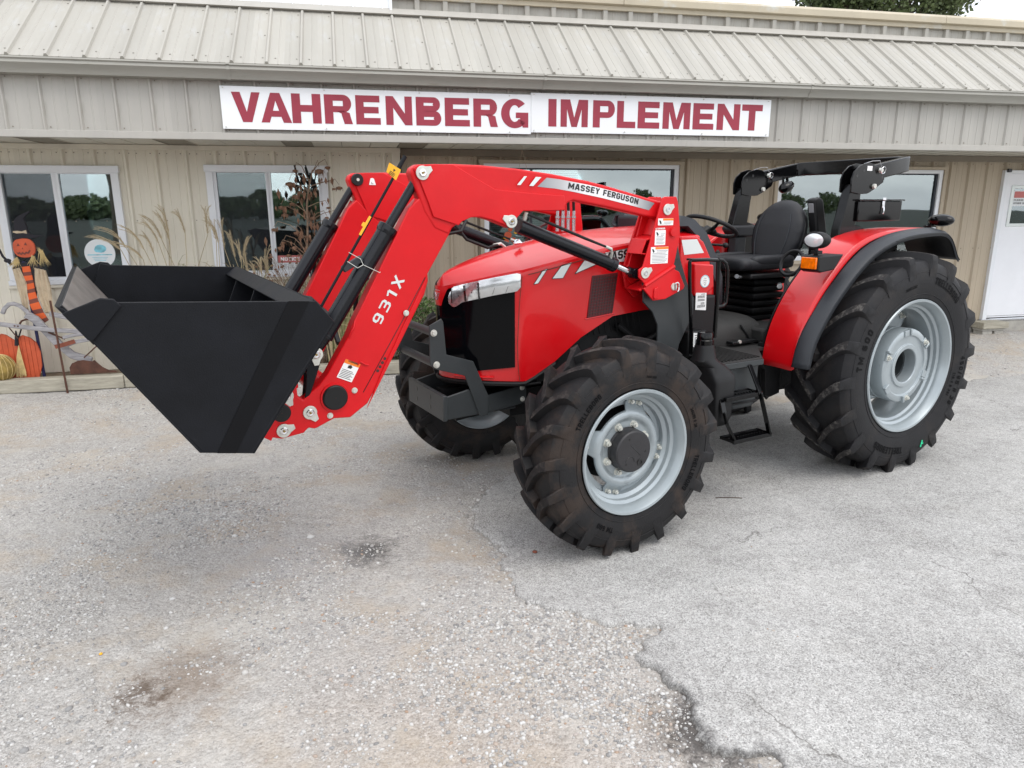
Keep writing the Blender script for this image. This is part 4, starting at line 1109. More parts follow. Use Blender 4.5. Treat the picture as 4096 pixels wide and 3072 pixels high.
def side_text(m, txt, r0, h, phi, y_of_r, sgn=1, gap=.03, off=.012, flip=False):
    """letters set round the sidewall facing +y; phi = angle of the text middle measured from forward (x) up; tops of letters point outward"""
    g, w = text_pts(txt, off, gap+.05); k = h/.73
    for v, f in g:
        P = []
        for (x, z) in v:
            s = (x-w/2)*k
            if flip: a = phi+s/r0; r = r0+h/2-z*k
            else: a = phi+s/r0; r = r0-h/2+z*k
            P.append((r*math.cos(a), y_of_r(r)+.0035, r*math.sin(a)))
        m.add(P, f)

def rim_profile(rr, W, deep):
    w = W*.43 if not deep else .215
    o = [(rr-.018, w-.006), (rr+.004, w+.004), (rr+.010, w+.016), (rr+.006, w+.022), (rr-.006, w+.020), (rr-.014, w+.006), (rr-.022, w-.014), (rr-.030, w-.030), (rr-.032, w-.050), (rr-.050, w-.062), (rr-.054, w-.085)]
    if deep: o += [(rr-.070, w-.098), (rr-.078, .045), (rr-.078, -.02), (rr-.07, -.06), (rr-.04, -w+.05), (rr-.03, -w+.03), (rr+.004, -w-.004), (rr+.008, -w-.018)]
    else: o += [(rr-.075, w-.10), (rr-.080, .035), (rr-.080, -.02), (rr-.05, -w+.06), (rr-.03, -w+.03), (rr+.004, -w-.004), (rr+.008, -w-.016)]
    return o

def nut(m, c, r, h):
    x, y, z = c
    m.tube([(x, y, z), (x, y+.004*np.sign(h), z)], r*1.45, 14); m.tube([(x, y+.004*np.sign(h), z), (x, y+h*.7, z)], r, 6); m.tube([(x, y+h*.7, z), (x, y+h, z)], r*.55, 10)

def lobed_disc(sg, a0, rin, rbase, rear, ears, yprof, nr=9, na=160, halfw=.21):
    rows = []
    for k in range(nr):
        t = k/(nr-1); row = []
        for j in range(na+1):
            a = 2*PI*j/na
            d = min(abs((a-a0-2*PI*e/ears+PI) % (2*PI)-PI) for e in range(ears))
            q = min(1, max(0, (halfw*1.75-d)/(halfw*.95))); q = q*q*(3-2*q)
            rout = rbase+(rear-rbase)*q
            if q > .98: rout = rear*math.cos(0)/math.cos(min(d, .3))*1.0 if d < .26 else rear
            r = rin+(rout-rin)*t
            row.append((r*math.cos(a), sg*np.interp(r, [p[0] for p in yprof], [p[1] for p in yprof]), r*math.sin(a)))
        rows.append(row)
    return rows

def front_wheel(sg, ang):
    R, W, rr = .662, .366, .372
    c = Vector((2.699, sg*.968, .643))
    w = part('wheel', M().disc_caps([(.10, c.y-sg*.30), (.10, c.y-sg*.02)], (c.x, 0, c.z), n=24), 'engine', T_)
    rot = Matrix.Rotation(-ang, 4, 'Y'); mv = Matrix.Translation(c)@rot
    def put(name, m, mat, **k):
        me = mesh_of(m, name, k.pop('clean', True)); me.transform(mv if sg > 0 else mv)
        o = part(name, me, mat, w)
        o.data.materials.append(MT[mat] if isinstance(mat, str) else mat)
        o.data.shade_smooth(); o.data.set_sharp_from_angle(angle=math.radians(k.get('angle', 34)))
        if k.get('top'): o.data.materials.append(MT[k['top']]); o.data.polygons.foreach_set('material_index', TM_.mi) if len(o.data.polygons) == len(TM_.mi) else print('MI MISMATCH')
        if k.get('solid'): md = o.modifiers.new('t', 'SOLIDIFY'); md.thickness = k['solid']; md.offset = 0
        if k.get('bevel'):
            md = o.modifiers.new('b', 'BEVEL'); md.width = k['bevel']; md.segments = 2; md.limit_method = 'ANGLE'; md.angle_limit = math.radians(38)
        return o
    TM_ = tyre_mesh(R, W, rr, 19, True, seed=3); put('tyre', TM_, 'rubber_worn', bevel=.0025, top='lug_top_front')
    m = M(); m.lathe([(r, sg*y) for r, y in rim_profile(rr, W, False)], n=96); m.lathe([(.295, sg*.020), (.30, sg*.028), (.262, sg*.028), (.262, sg*.020)], n=72, closed=True)
    put('rim', m, 'rim', solid=.004)
    yp = [(.115, .062), (.172, .062), (.178, .066), (.200, .088), (.222, .086), (.250, .058), (.272, .036), (.35, .034)]
    rows = lobed_disc(sg, math.radians(9), .115, .236, .296, 4, yp, nr=14)
    m = M(); m.grid(rows); put('wheel_disc', m, 'rim', solid=.009, angle=50)
    m = M()
    m.lathe([(.128, -.02*sg), (.132, .075*sg), (.127, .082*sg), (.127, .090*sg), (.131, .094*sg), (.129, .140*sg), (.120, .148*sg), (.001, .149*sg)], n=56)
    put('hub_cap', m, 'hub_black', bevel=.002)
    m = M()
    m.lathe([(.020, .149*sg), (.020, .153*sg), (.012, .153*sg), (.012, .148*sg)], (-.055, 0, -.065), n=18)
    for a_ in (60, 180, 300): m.lathe([(.001, .151*sg), (.006, .151*sg), (.006, .148*sg)], (.088*math.cos(math.radians(a_)), 0, .088*math.sin(math.radians(a_))), n=8)
    m.tube([(-.05, .149*sg, -.02), (.03, .149*sg, .04)], .002, 6); m.torus((0.02, .149*sg, -.06), .03, .002, Matrix.Rotation(PI/2, 3, 'X'), n=16, m=5, a0=0, a1=PI)
    put('hub_cap_detail', m, 'decal_black')
    for i in range(8):
        hb = M(); a_ = 2*PI*i/8+.25; nut(hb, (.150*math.cos(a_), .064*sg, .150*math.sin(a_)), .0180, .036*sg); put('wheel_nut', hb, 'zinc')
    for e in range(4):
        for d in (-.105, .105):
            hb = M(); a_ = math.radians(9)+e*PI/2+d; nut(hb, (.281*math.cos(a_), .040*sg, .281*math.sin(a_)), .0135, .030*sg); put('rim_bolt', hb, 'zinc')
    m = M(); m.disc_caps([(.235, -.10*sg), (.20, -.02*sg), (.16, .03*sg)], n=40)
    put('final_drive', m, 'engine')
    if sg > 0:
        Rc = R-.049; yf = lambda r: np.interp(r, [rr+.05, rr+(Rc-rr)*.42, rr+(Rc-rr)*.6, Rc-.075], [.47*W, .497*W, .500*W, .485*W])
        for txt, ph, h in (('TRELLEBORG', 40, .040), ('TM 600', 298, .036), ('TRELLEBORG', 205, .040), ('340/85 R 28', 160, .022), ('TUBELESS', 100, .016)):
            m = M(); side_text(m, txt, rr+.106 if h > .03 else rr+.085, h*.86, math.radians(ph)-ang, yf); put('tyre_lettering', m, 'tyre_mark', clean=False)
    return w
front_wheel(1, .12); front_wheel(-1, .30)

def rear_wheel(sg):
    R, W, rr = .868, .504, .506
    c = Vector((0, sg*.852, .842))
    w = part('wheel', M().disc_caps([(.12, c.y-sg*.45), (.12, c.y-sg*.05)], (c.x, 0, c.z), n=24), 'engine', T_)
    mv = Matrix.Translation(c)
    def put(name, m, mat, clean=True, bevel=0, solid=0, angle=34, top=None):
        me = mesh_of(m, name, clean); me.transform(mv)
        o = part(name, me, mat, w); o.data.materials.append(MT[mat]); o.data.shade_smooth(); o.data.set_sharp_from_angle(angle=math.radians(angle))
        if top: o.data.materials.append(MT[top]); o.data.polygons.foreach_set('material_index', TM_.mi) if len(o.data.polygons) == len(TM_.mi) else print('MI MISMATCH')
        if solid: md = o.modifiers.new('t', 'SOLIDIFY'); md.thickness = solid; md.offset = 0
        if bevel:
            md = o.modifiers.new('b', 'BEVEL'); md.width = bevel; md.segments = 2; md.limit_method = 'ANGLE'; md.angle_limit = math.radians(38)
        return o
    TM_ = tyre_mesh(R, W, rr, 18, False, lug=.052, sweep=.30, lw=.044, seed=5); put('tyre', TM_, 'rubber', bevel=.003, top='lug_top')
    m = M(); m.lathe([(r, sg*y) for r, y in rim_profile(rr, W, True)], n=110)
    put('rim', m, 'rim', solid=.005)
    m = M(); m.grid(lobed_disc(sg, math.radians(28), .16, .325, .432, 4, [(.16, -.09), (.30, -.07), (.36, -.045), (.44, -.03)], nr=8)); put('wheel_disc', m, 'rim', solid=.010, angle=50)
    m = M(); m.lathe([(r, sg*y) for r, y in [(.20, -.12), (.275, -.10), (.283, -.02), (.287, .070), (.280, .074), (.280, .082), (.288, .086), (.290, .168), (.284, .186), (.275, .192), (.236, .192), (.232, .180), (.170, .180), (.166, .192), (.135, .192), (.130, .186), (.130, .05)]], n=80)
    put('hub', m, 'rim', bevel=.003)
    m = M(); m.lathe([(r, sg*y) for r, y in [(.130, .10), (.110, .10), (.108, .04), (.085, .04), (.085, -.02), (.001, -.02)]], n=48); put('hub_core', m, 'grey_steel')
    m = M(); m.tube([(0, -.02*sg, 0), (0, .045*sg, 0)], .042, 6); m.lathe([(.060, -.018*sg), (.060, .01*sg), (.03, .01*sg)], n=24)
    put('axle_end', m, 'hub_black', bevel=.004)
    m = M()
    for i in range(6):
        a_ = 2*PI*i/6+.35; ca, sa = math.cos(a_), math.sin(a_)
        Rm = Matrix(((ca, 0, -sa), (0, 1, 0), (sa, 0, ca)))
        m = M(); m.box(Rm@Vector((.262, .190*sg, 0)), (.046, .022, .055), Rm)
        m.box(Rm@Vector((.262, .196*sg, .040)), (.052, .030, .016), Rm)
        put('hub_lug', m, 'rim', bevel=.003)
    for i in (0, 2, 4): hb = M(); a_ = 2*PI*i/6+.35; nut(hb, (.262*math.cos(a_), .200*sg, .262*math.sin(a_)), .015, .026*sg); put('wheel_nut', hb, 'zinc')
    for e in range(4):
        for d in (-.085, .085): hb = M(); a_ = math.radians(28)+e*PI/2+d; nut(hb, (.405*math.cos(a_), -.028*sg, .405*math.sin(a_)), .015, .034*sg); put('rim_bolt', hb, 'zinc')
    if sg > 0:
        Rc = R-.046; yf = lambda r: np.interp(r, [rr+.05, rr+(Rc-rr)*.42, rr+(Rc-rr)*.6, Rc-.075], [.47*W, .497*W, .500*W, .485*W])
        for txt, dr, h, ph, gp_ in (('TRELLEBORG', .158, .054, 118, .05), ('TRELLEBORG', .158, .054, 287, .05), ('TUBELESS', .120, .024, 76, .03), ('TM 600', .150, .064, 17, .16), ('460/85 R 38', .158, .048, 196, .15), ('(18.4 R 38)', .092, .026, 200, .14)):
            m = M(); side_text(m, txt, rr+dr, h, math.radians(ph), yf, gap=gp_); put('tyre_lettering', m, 'tyre_mark', clean=False)
        a_ = math.radians(249); m = M(); r_ = rr+.19
        for dr, da, s_ in ((0, 0, .012), (.018, .02, .010), (-.014, -.012, .008), (.01, -.02, .006)):
            m.box(((r_+dr)*math.cos(a_+da), .5*W+.003, (r_+dr)*math.sin(a_+da)), (s_*1.4, .003, s_*1.8))
        put('paint_dab', m, 'green_paint')
    return w
rear_wheel(1); rear_wheel(-1)

# ---------------------------------------------------------------- chassis, engine, axle
m = M(); m.bb(-.55, 1.15, -.24, .24, .52, 1.05); m.bb(1.15, 2.55, -.22, .22, .60, 1.0)
ch = part('transmission', m, 'engine', T_, bevel=.02)
m = M(); m.bb(1.7, 2.62, -.30, .30, .80, 1.42); m.bb(2.62, 3.02, -.33, .33, .92, 1.40); m.tube([(1.75, .33, 1.05), (1.85, .36, 1.18), (2.05, .35, 1.10), (2.25, .34, 1.25)], .022, 8)
m.tube([(1.72, .34, 1.30), (1.9, .38, 1.12), (2.1, .36, .98)], .016, 8); m.cyl((2.0, .30, 1.0), (2.0, .42, 1.0), .07); m.cyl((2.3, .28, 1.12), (2.3, .40, 1.12), .05)
for i in range(10): m.tube([(2.05+.05*i, .345, 1.20), (2.08+.05*i, .345, 1.33)], .006, 5)
part('engine_block', m, 'engine', T_, bevel=.008)
m = M(); m.tube([(2.70, -.78, .62), (2.70, -.3, .60), (2.70, .3, .60), (2.70, .78, .62)], [.085, .10, .10, .085], 16); m.ell((2.70, .05, .60), (.17, .20, .17)); m.bb(2.45, 3.0, -.16, .16, .66, .84)
part('front_axle', m, 'engine', T_)
m = M(); m.tube([(0, -.7, .842), (0, .7, .842)], .15, 20); m.ell((0, 0, .82), (.34, .30, .34)); part('rear_axle', m, 'engine', T_)
m = M(); m.bb(-.85, -.45, -.22, .22, .75, 1.0); m.tube([(-.5, -.3, .6), (-1.15, -.35, .52)], .03, 10); m.tube([(-.5, .3, .6), (-1.15, .35, .52)], .03, 10); m.bb(-1.0, -.4, -.05, .05, .42, .48)
part('hitch', m, 'engine', T_, bevel=.006)

# front weight carrier and bull bar
m = M()
m.prism([(3.515, .735), (3.545, .735), (3.545, .900), (3.515, .900)], -.302, .285)
m.bb(2.93, 3.515, .235, .262, .735, .900) if False else None
m.prism([(3.515, .735), (3.515, .885), (3.36, .915), (3.22, .858), (2.93, .900), (2.93, .775), (3.02, .760), (3.22, .742)], .245, .262)
m.prism([(3.515, .735), (3.515, .885), (3.36, .915), (3.22, .858), (2.93, .900), (2.93, .775), (3.02, .760), (3.22, .742)], -.282, -.265)
m.bb(3.0, 3.50, -.26, .24, .735, .750)
fc = part('weight_carrier', m, 'grey_steel', T_, bevel=.005)
for y, z in ((-.15, .855), (-.152, .785), (.078, .850), (.075, .782)): part('carrier_hole', M().lathe([(.001, 3.5465), (.014, 3.5465), (.017, 3.5452)], (0, y, z), 'x', 16), 'decal_black', fc)
m = M(); m.prism([(2.98, .74), (3.42, .70), (3.42, .78), (2.98, .86)], -.2, .2); m.bb(3.05, 3.45, -.04, .04, .78, .88); part('carrier_rib', m, 'engine', T_)
GP = [(3.617, 1.349), (3.536, 1.386), (3.524, 1.364), (3.509, 1.160), (3.325, 1.098), (3.216, .850), (3.226, .730), (3.285, .733), (3.385, 1.010), (3.594, 1.078), (3.620, 1.110)]
gl_ = part('guard_plate', M().prism(GP, .263, .275), 'grey_steel', T_, bevel=.004)
gr_ = part('guard_plate', M().prism(GP, -.300, -.288), 'grey_steel', T_, bevel=.004)
for (x, z) in ((3.590, 1.302), (3.578, 1.104)):
    part('guard_tube', M().tube([(x-.005, -.288, z), (x-.005, .263, z)], .026, 14), 'trim_brown' if False else 'grey_steel', T_)
for (x, z) in ((3.590, 1.302), (3.578, 1.104)): part('guard_bolt', M().bolt((x, .275, z), .016, .018), 'zinc', gl_, bevel=.001)
for (x, z) in ((2.964, .878), (2.961, .800)): part('carrier_bolt', M().bolt((x, .262, z), .013, .014), 'zinc', fc, bevel=.001)

# ---------------------------------------------------------------- hood
def Xf(y): return 3.43-.36*(abs(y)/.38)**1.8
def contour():
    pts = []
    for x in (1.62, 1.85, 2.1, 2.35, 2.6, 2.8, 2.95): pts.append((x, .430-.028*(x-1.62)/1.33))
    pts += [(3.01, .400)]
    for y in (.396, .388, .372, .34, .30, .26, .22, .18, .14, .10, .06, .03): pts.append((Xf(y)-.006 if y > .392 else Xf(y), y))
    L = pts+[(3.43, 0)]
    return L+[(x, -y) for x, y in reversed(pts)]
CT = contour()
def z_sh(x, y):   # shoulder height
    zx = np.interp(x, [1.6, 1.8, 2.16, 2.40, 2.68, 3.03], [1.838, 1.837, 1.814, 1.780, 1.720, 1.657])
    if x > 3.03: zx = np.interp(abs(y), [0, .10, .24, .392], [1.535, 1.560, 1.600, 1.655])
    return float(zx)
def z_bot(x, y):
    if x < 3.0: return float(np.interp(x, [1.6, 2.0, 2.53, 2.56, 2.67, 2.97, 3.0], [1.345, 1.362, 1.312, 1.25, 1.133, .978, .968]))
    return float(np.interp(abs(y), [0, .2, .4], [.962, .962, .958]))
SPX = [1.6, 1.812, 2.2, 2.564, 2.92, 3.123, 3.26, 3.34, 3.395]; SPZ = [1.905, 1.903, 1.888, 1.850, 1.780, 1.728, 1.684, 1.655, 1.625]
rows = []
for (x, y) in CT:
    xs_ = 1.62+(x-1.62)*(3.395-1.62)/(3.43-1.62); zt = float(np.interp(xs_, SPX, SPZ)); zs = z_sh(x, y); zb = z_bot(x, y)
    row = [(x-.02 if x > 3.0 else x, y, zb-.002), (x, y, zb), (x, y, zb+.05), (x, y, (zb+zs)/2), (x, y, zs-.03), (x-.003, y*.995, zs-.006)]
    for k, e in ((.035, .075), (.12, .20), (.26, .38), (.45, .60), (.62, .76), (.74, .90), (.86, .975), (1.0, 1.0)):
        row.append((x+(xs_-x)*k, y*(1-k), zs+(zt-zs)*e))
    rows.append(row)
hood = part('hood', M().grid(rows), 'red', T_, angle=24)
# creases: a thin dark seam between nose panel and side panel, and along the lower edge
def fsurf(y, z, out=.0):
    """point on the nose surface pushed out by out"""
    dx = -.36*1.8/.38*(abs(y)/.38)**.8*(1 if y >= 0 else -1)
    n = Vector((1, -dx, 0)).normalized()
    return Vector((Xf(y), y, z))+n*out
def nose_patch(m, poly_lo, poly_hi, ys, out):
    rows = []
    for k in range(9):
        t = k/8
        rows.append([fsurf(y, float(np.interp(y, *poly_lo))*(1-t)+float(np.interp(y, *poly_hi))*t, out) for y in ys])
    m.grid(rows)
ys = list(np.linspace(-.374, .374, 61))
lo = ([-.385, -.2, 0, .2, .385], [1.055, 1.018, 1.005, 1.018, 1.055]); hi = ([-.39, -.24, -.10, 0, .10, .24, .39], [1.640, 1.590, 1.545, 1.45, 1.545, 1.590, 1.640])
m = M(); nose_patch(m, lo, hi, ys, .009); grille = part('grille', m, 'grille', T_, angle=50)
for sgn in (1, -1):
    hy = [.100, .125, .145, .172, .243, .30, .353, .380, .392]
    lo_ = (hy, [1.450, 1.428, 1.436, 1.462, 1.486, 1.508, 1.526, 1.534, 1.560]); hi_ = (hy, [1.505, 1.556, 1.563, 1.572, 1.598, 1.618, 1.636, 1.646, 1.640])
    yy = list(np.linspace(.100, .392, 30)); rows = []
    for k in range(7):
        t = k/6; rows.append([fsurf(sgn*y, float(np.interp(y, *lo_))*(1-t)+float(np.interp(y, *hi_))*t, .012+.006*math.sin(PI*t)) for y in yy])
    hl = part('headlight', M().grid(rows), 'lamp_glass', T_, angle=60)
    for y0, z0, r_ in ((.158, 1.505, .026), (.218, 1.532, .031)):
        p = fsurf(sgn*y0, z0, .0); ax_ = (fsurf(sgn*y0, z0, .01)-p).normalized(); Rr_ = ax_.to_track_quat('Z', 'Y').to_matrix()
        part('lamp_bowl', M().ell(p+ax_*.006, (r_, r_*1.25, .012), 24, 10, Rr_), 'lamp_dark', hl)
        m = M(); m.torus(p+ax_*.0135, r_*.98, .0022, Rr_, 28, 6); part('lamp_ring', m, 'chrome', hl)
        m = M(); m.ell(p+ax_*.014+Vector((0, 0, .004)), (r_*.55, r_*.30, .004), 14, 8, Rr_); part('bulb_shield', m, 'chrome', hl)
    m = M()
    for y0, w_ in ((.118, .006), (.186, .010), (.246, .007)): m.add([fsurf(sgn*y0, 1.450+.22*(y0-.1), .0185), fsurf(sgn*(y0+w_), 1.452+.22*(y0-.1), .0185), fsurf(sgn*(y0+w_*.4), 1.545+.30*(y0-.1), .0185), fsurf(sgn*(y0-w_*.6), 1.540+.30*(y0-.1), .0185)], [(0, 1, 2, 3)])
    part('reflector_fold', m, 'lamp_dark', hl, smooth=False)
    rows = []
    for k in range(7):
        t = k/6; rows.append([fsurf(sgn*y, float(np.interp(y, *lo_))*(1-t)+float(np.interp(y, *hi_))*t, .0145+.006*math.sin(PI*t)) for y in np.linspace(.256, .390, 16)])
    part('lamp_lens', M().grid(rows), 'lens', hl, angle=60)
    rows = []
    for k in range(9):
        t = k/8; rows.append([fsurf(sgn*y, float(np.interp(y, *lo_))*(1-t)+float(np.interp(y, *hi_))*t, .0160+.012*math.sin(PI*t)) for y in yy])
    part('lamp_cover', M().grid(rows), 'clear_cover', hl, angle=60)
    m = M()
    for y0 in (.30, .345): m.tube([fsurf(sgn*y0, 1.512+.22*(y0-.28), .0185), fsurf(sgn*(y0+.008), 1.555+.2*(y0-.28), .0195)], .0013, 5)
    m.tube([fsurf(sgn*y, 1.552+.24*(y-.24), .0195) for y in (.26, .30, .34, .385)], .0012, 5)
    part('reflector_edge', m, 'plastic_grey', hl)
# badge block in the middle of the nose
m = M(); rows = []
for k in range(6):
    t = k/5; w_ = .040+.058*t
    rows.append([fsurf(y, 1.430+.125*t, .010+.004*math.sin(PI*t)) for y in np.linspace(-w_, w_, 11)])
m.grid(rows); bd = part('nose_badge', m, 'red', T_, angle=60)
m = M()
for a_, b_ in (((-.030, 1.50), (-.004, 1.452)), ((.030, 1.50), (.004, 1.452)), ((-.016, 1.50), (.0, 1.468)), ((.016, 1.50), (.0, 1.468)), ((-.033, 1.515), (.033, 1.515))):
    m.tube([fsurf(a_[0], a_[1]+.012, .015), fsurf(b_[0], b_[1]+.012, .015)], .0028, 6)
part('badge_emblem', m, 'silver', bd)
m = M(); rows = [[fsurf(y, z, o) for y in np.linspace(.12, .30, 8)] for z, o in ((.975, .004), (.980, .012), (.988, .012), (.993, .004))]
m.grid(rows); m.grid([[fsurf(y, z, .004) for y in np.linspace(.27, .285, 3)] for z in (.99, 1.02)]); part('chin_rib', m, 'red', hood)
m = M()
cr = [(x, y) for x, y in CT if x > 2.0]
m.tube([(x+.012*(1 if x > 3 else 0), y*1.012, z_bot(x, y)-.012) for x, y in cr if x > 2.62], .011, 8); part('hood_seal', m, 'plastic', T_)
m = M(); m.prism([(3.455-.36*(abs(y)/.38)**1.8-.03, y) for y in np.linspace(-.40, .40, 25)]+[(2.9, .40), (2.9, -.40)], .925, .940, axis='z'); part('cowl_tray', m, 'plastic', T_, bevel=.004)
seam = M(); seam.tube([(3.045, .4025, 1.63), (3.062, .398, 1.45), (3.075, .3955, 1.2), (3.07, .396, 1.05), (3.06, .398, .965)], .0022, 5)
seam.tube([(x, yy_+.0015, z_sh(x, 0)-.028) for x, yy_ in [(3.0, .4005), (2.8, .4065), (2.6, .4098), (2.35, .415), (2.1, .420), (1.85, .4255)]], .0025, 5)
part('panel_seam', seam, 'rust', hood)
# side vent
vt = part('side_vent', M().prism([(2.524, 1.605), (2.315, 1.618), (2.352, 1.351), (2.559, 1.330)], .408, .4175), 'vent_red', T_, bevel=.003)
m = M()
for i in range(12):
    z = 1.36+.02*i; x0 = 2.555-.033*(z-1.33)/.275; x1 = 2.350-.035*(z-1.35)/.27
    m.tube([(x0-.004, .4185, z), (x1+.006, .4185, z+.012)], .0022, 4)
for i in range(9): m.tube([(2.54-.022*i, .4183, 1.345), (2.51-.022*i, .4183, 1.60)], .0018, 4)
part('vent_mesh', m, 'decal_black', vt, kind='stuff')
m = M(); m.tube([(2.572, .411, 1.325), (2.340, .416, 1.345)], .005, 6); part('vent_sill', m, 'red', vt)
# decals on the side
def decal(name, polys, y0, y1, mat, parent, **k):
    m = M()
    for p in polys: m.prism(p, y0, y1)
    return part(name, m, mat, parent, smooth=False, **k)
def hy_(x): return .430-.028*(x-1.62)/1.33
for pl in ([(2.963, 1.573), (2.898, 1.655), (2.862, 1.666), (2.930, 1.577)], [(2.830, 1.601), (2.758, 1.682), (2.684, 1.698), (2.748, 1.601)], [(2.659, 1.623), (2.590, 1.706), (2.44, 1.695)]):
    m = M(); m.add([(x, hy_(x)+.0025, z) for x, z in pl], [tuple(range(len(pl)))]); o = part('stripe', m, 'silver_light', hood, smooth=False, solid=.001)
    m = M(); q = [(x, hy_(x)+.003, z) for x, z in pl]; m.tube(q+[q[0]], .0022, 4); part('stripe_edge', m, 'plastic_grey', hood)
pl = [(2.455, 1.672), (2.425, 1.750), (2.02, 1.800), (2.0, 1.715)]
m = M(); m.add([(x, hy_(x)+.0025, z) for x, z in pl], [(0, 1, 2, 3)]); part('name_plate', m, 'silver_light', hood, smooth=False, solid=.001)
m = M(); flat_text(m, 'MASSEY', (2.440, hy_(2.440)+.0045, 1.690), Vector((-.99, .021, .11)), Vector((0, 0, 1)), .056, .300, .03, gap=.06)
part('name_lettering', m, 'decal_black', hood, smooth=False, clean=False)
m = M(); flat_text(m, 'Dyna-4', (2.20, hy_(2.20)+.003, 1.500), Vector((-1, .02, .05)), Vector((-.12, 0, 1)), .050, .22, .0)
part('model_lettering', m, 'decal_black', hood, smooth=False, clean=False)
# handle on the hood and rear silver panel
m = M(); m.tube([(2.93, .12, 1.805), (2.92, .10, 1.825), (2.88, .07, 1.828), (2.865, .07, 1.812)], .009, 8); m.ell((2.90, .10, 1.812), (.035, .022, .012)); part('hood_latch', m, 'chrome', hood)

# scuttle: red side panel, dark trim arch, silver decal
RP = [(1.80, 1.842), (1.655, 1.838), (1.59, 1.80), (1.50, 1.665), (1.455, 1.55), (1.44, 1.36), (1.80, 1.352)]
for s_ in (1, -1):
    o = part('scuttle_panel', M().prism(RP, s_*.36, s_*.442), 'red', T_, bevel=.012, segs=3)
    if s_ > 0: decal('side_decal', [[(1.800, 1.816), (1.658, 1.818), (1.585, 1.722), (1.768, 1.714)]], .4425, .4440, 'silver_light', o)
m = M()
A1 = [(1.80, 1.985), (1.70, 1.985), (1.60, 1.958), (1.50, 1.840), (1.41, 1.60), (1.40, 1.35), (1.80, 1.35)]
m.prism(A1, -.30, .30)
co = part('scuttle_cowl', m, 'plastic_grey', T_, bevel=.035, segs=4)
for s_ in (1, -1):
    m = M()
    P_o = [(1.79, .32, 1.978), (1.70, .34, 1.975), (1.615, .36, 1.950), (1.535, .40, 1.860), (1.455, .435, 1.690), (1.405, .450, 1.55), (1.39, .450, 1.36)]
    rows = []
    for i, (x, y, z) in enumerate(P_o):
        dz = Vector((.062, 0, -.030)) if i > 1 else Vector((.03, 0, -.055))
        rows.append([(x, s_*(y-.10), z), (x, s_*y, z-.004), (x+dz.x, s_*(y+.006), z+dz.z-.012), (x+dz.x, s_*(y-.03), z+dz.z-.03)])
    m.grid(rows); part('trim_arch', m, 'plastic_grey', T_, solid=.012, angle=30)
m = M(); m.prism([(1.41, 1.55), (1.30, 1.62), (1.24, 1.72), (1.30, 1.80), (1.52, 1.90), (1.60, 1.5)], -.15, .15); m.bb(1.2, 1.42, -.10, .10, 1.02, 1.6)
da = part('steering_column', m, 'plastic', T_, bevel=.02)
m = M(); m.prism([(1.36, 1.80), (1.30, 1.87), (1.27, 1.86), (1.30, 1.79)], -.13, .13); m.tube([(1.26, .05, 1.76), (1.15, .20, 1.75)], .010, 8); m.tube([(1.28, -.05, 1.74), (1.2, -.22, 1.73)], .010, 8)
m.ell((1.14, .21, 1.75), (.02, .025, .02)); m.tube([(1.30, .02, 1.78), (1.14, .02, 1.87)], .032, 12)
part('dashboard', m, 'plastic', da, bevel=.008)
# steering wheel
tilt = Matrix.Rotation(math.radians(-24), 3, 'Y')
m = M(); C0 = Vector((1.09, 0, 1.885)); m.torus(C0, .200, .0165, tilt, 48, 12)
sw = part('steering_wheel', m, 'plastic', T_, angle=60)
m = M(); m.ell(C0+tilt@Vector((0, 0, -.035)), (.055, .055, .03), R=tilt)
for a_ in (90, 210, 330):
    ca, sa = math.cos(math.radians(a_+90)), math.sin(math.radians(a_+90)); m.tube([C0+tilt@Vector((.03*ca, .03*sa, -.035)), C0+tilt@Vector((.12*ca, .12*sa, -.025)), C0+tilt@Vector((.195*ca, .195*sa, 0))], [.016, .014, .010], 8)
part('spoke', m, 'plastic', sw)

# ---------------------------------------------------------------- loader
def mir(pts, s): return pts
ARM_UP = [(3.827, 2.217), (3.815, 2.244), (3.785, 2.260), (3.708, 2.262), (3.583, 2.267), (3.42, 2.265), (3.193, 2.252), (2.953, 2.227), (2.697, 2.191), (2.493, 2.151), (2.226, 2.092), (2.10, 2.068), (2.06, 2.03), (2.07, 1.975), (2.12, 1.960),
          (2.273, 1.985), (2.558, 2.038), (2.798, 2.076), (2.837, 2.065), (2.861, 2.019), (2.987, 2.017), (3.150, 2.018), (3.188, 1.981), (3.196, 1.945), (3.224, 1.926), (3.265, 1.938), (3.350, 1.970), (3.425, 1.987), (3.481, 1.986), (3.536, 1.965), (3.591, 1.932),
          (3.615, 1.895), (3.700, 1.930), (3.757, 2.02), (3.790, 2.110)]
ARM_LO = [(3.712, 2.02), (3.60, 1.915), (3.745, 1.690), (3.744, 1.650), (3.768, 1.579), (3.887, 1.380), (4.12, 1.01), (4.22, .945), (4.308, .952), (4.400, .915), (4.415, .912), (4.445, .922), (4.472, .898), (4.584, .884), (4.700, .918), (4.70, 1.00), (4.60, 1.15), (4.545, 1.185), (4.490, 1.185),
          (4.488, 1.099), (4.462, 1.075), (4.428, 1.107), (4.376, 1.143), (4.328, 1.196), (4.205, 1.386), (4.173, 1.455), (3.84, 2.035), (3.78, 2.09)]
PINS = [((3.765, 2.217), 155), ((3.232, 1.962), 25), ((4.433, 1.005), 235), ((4.573, .928), 165), ((4.546, 1.109), 250), ((4.381, 1.309), 270)]
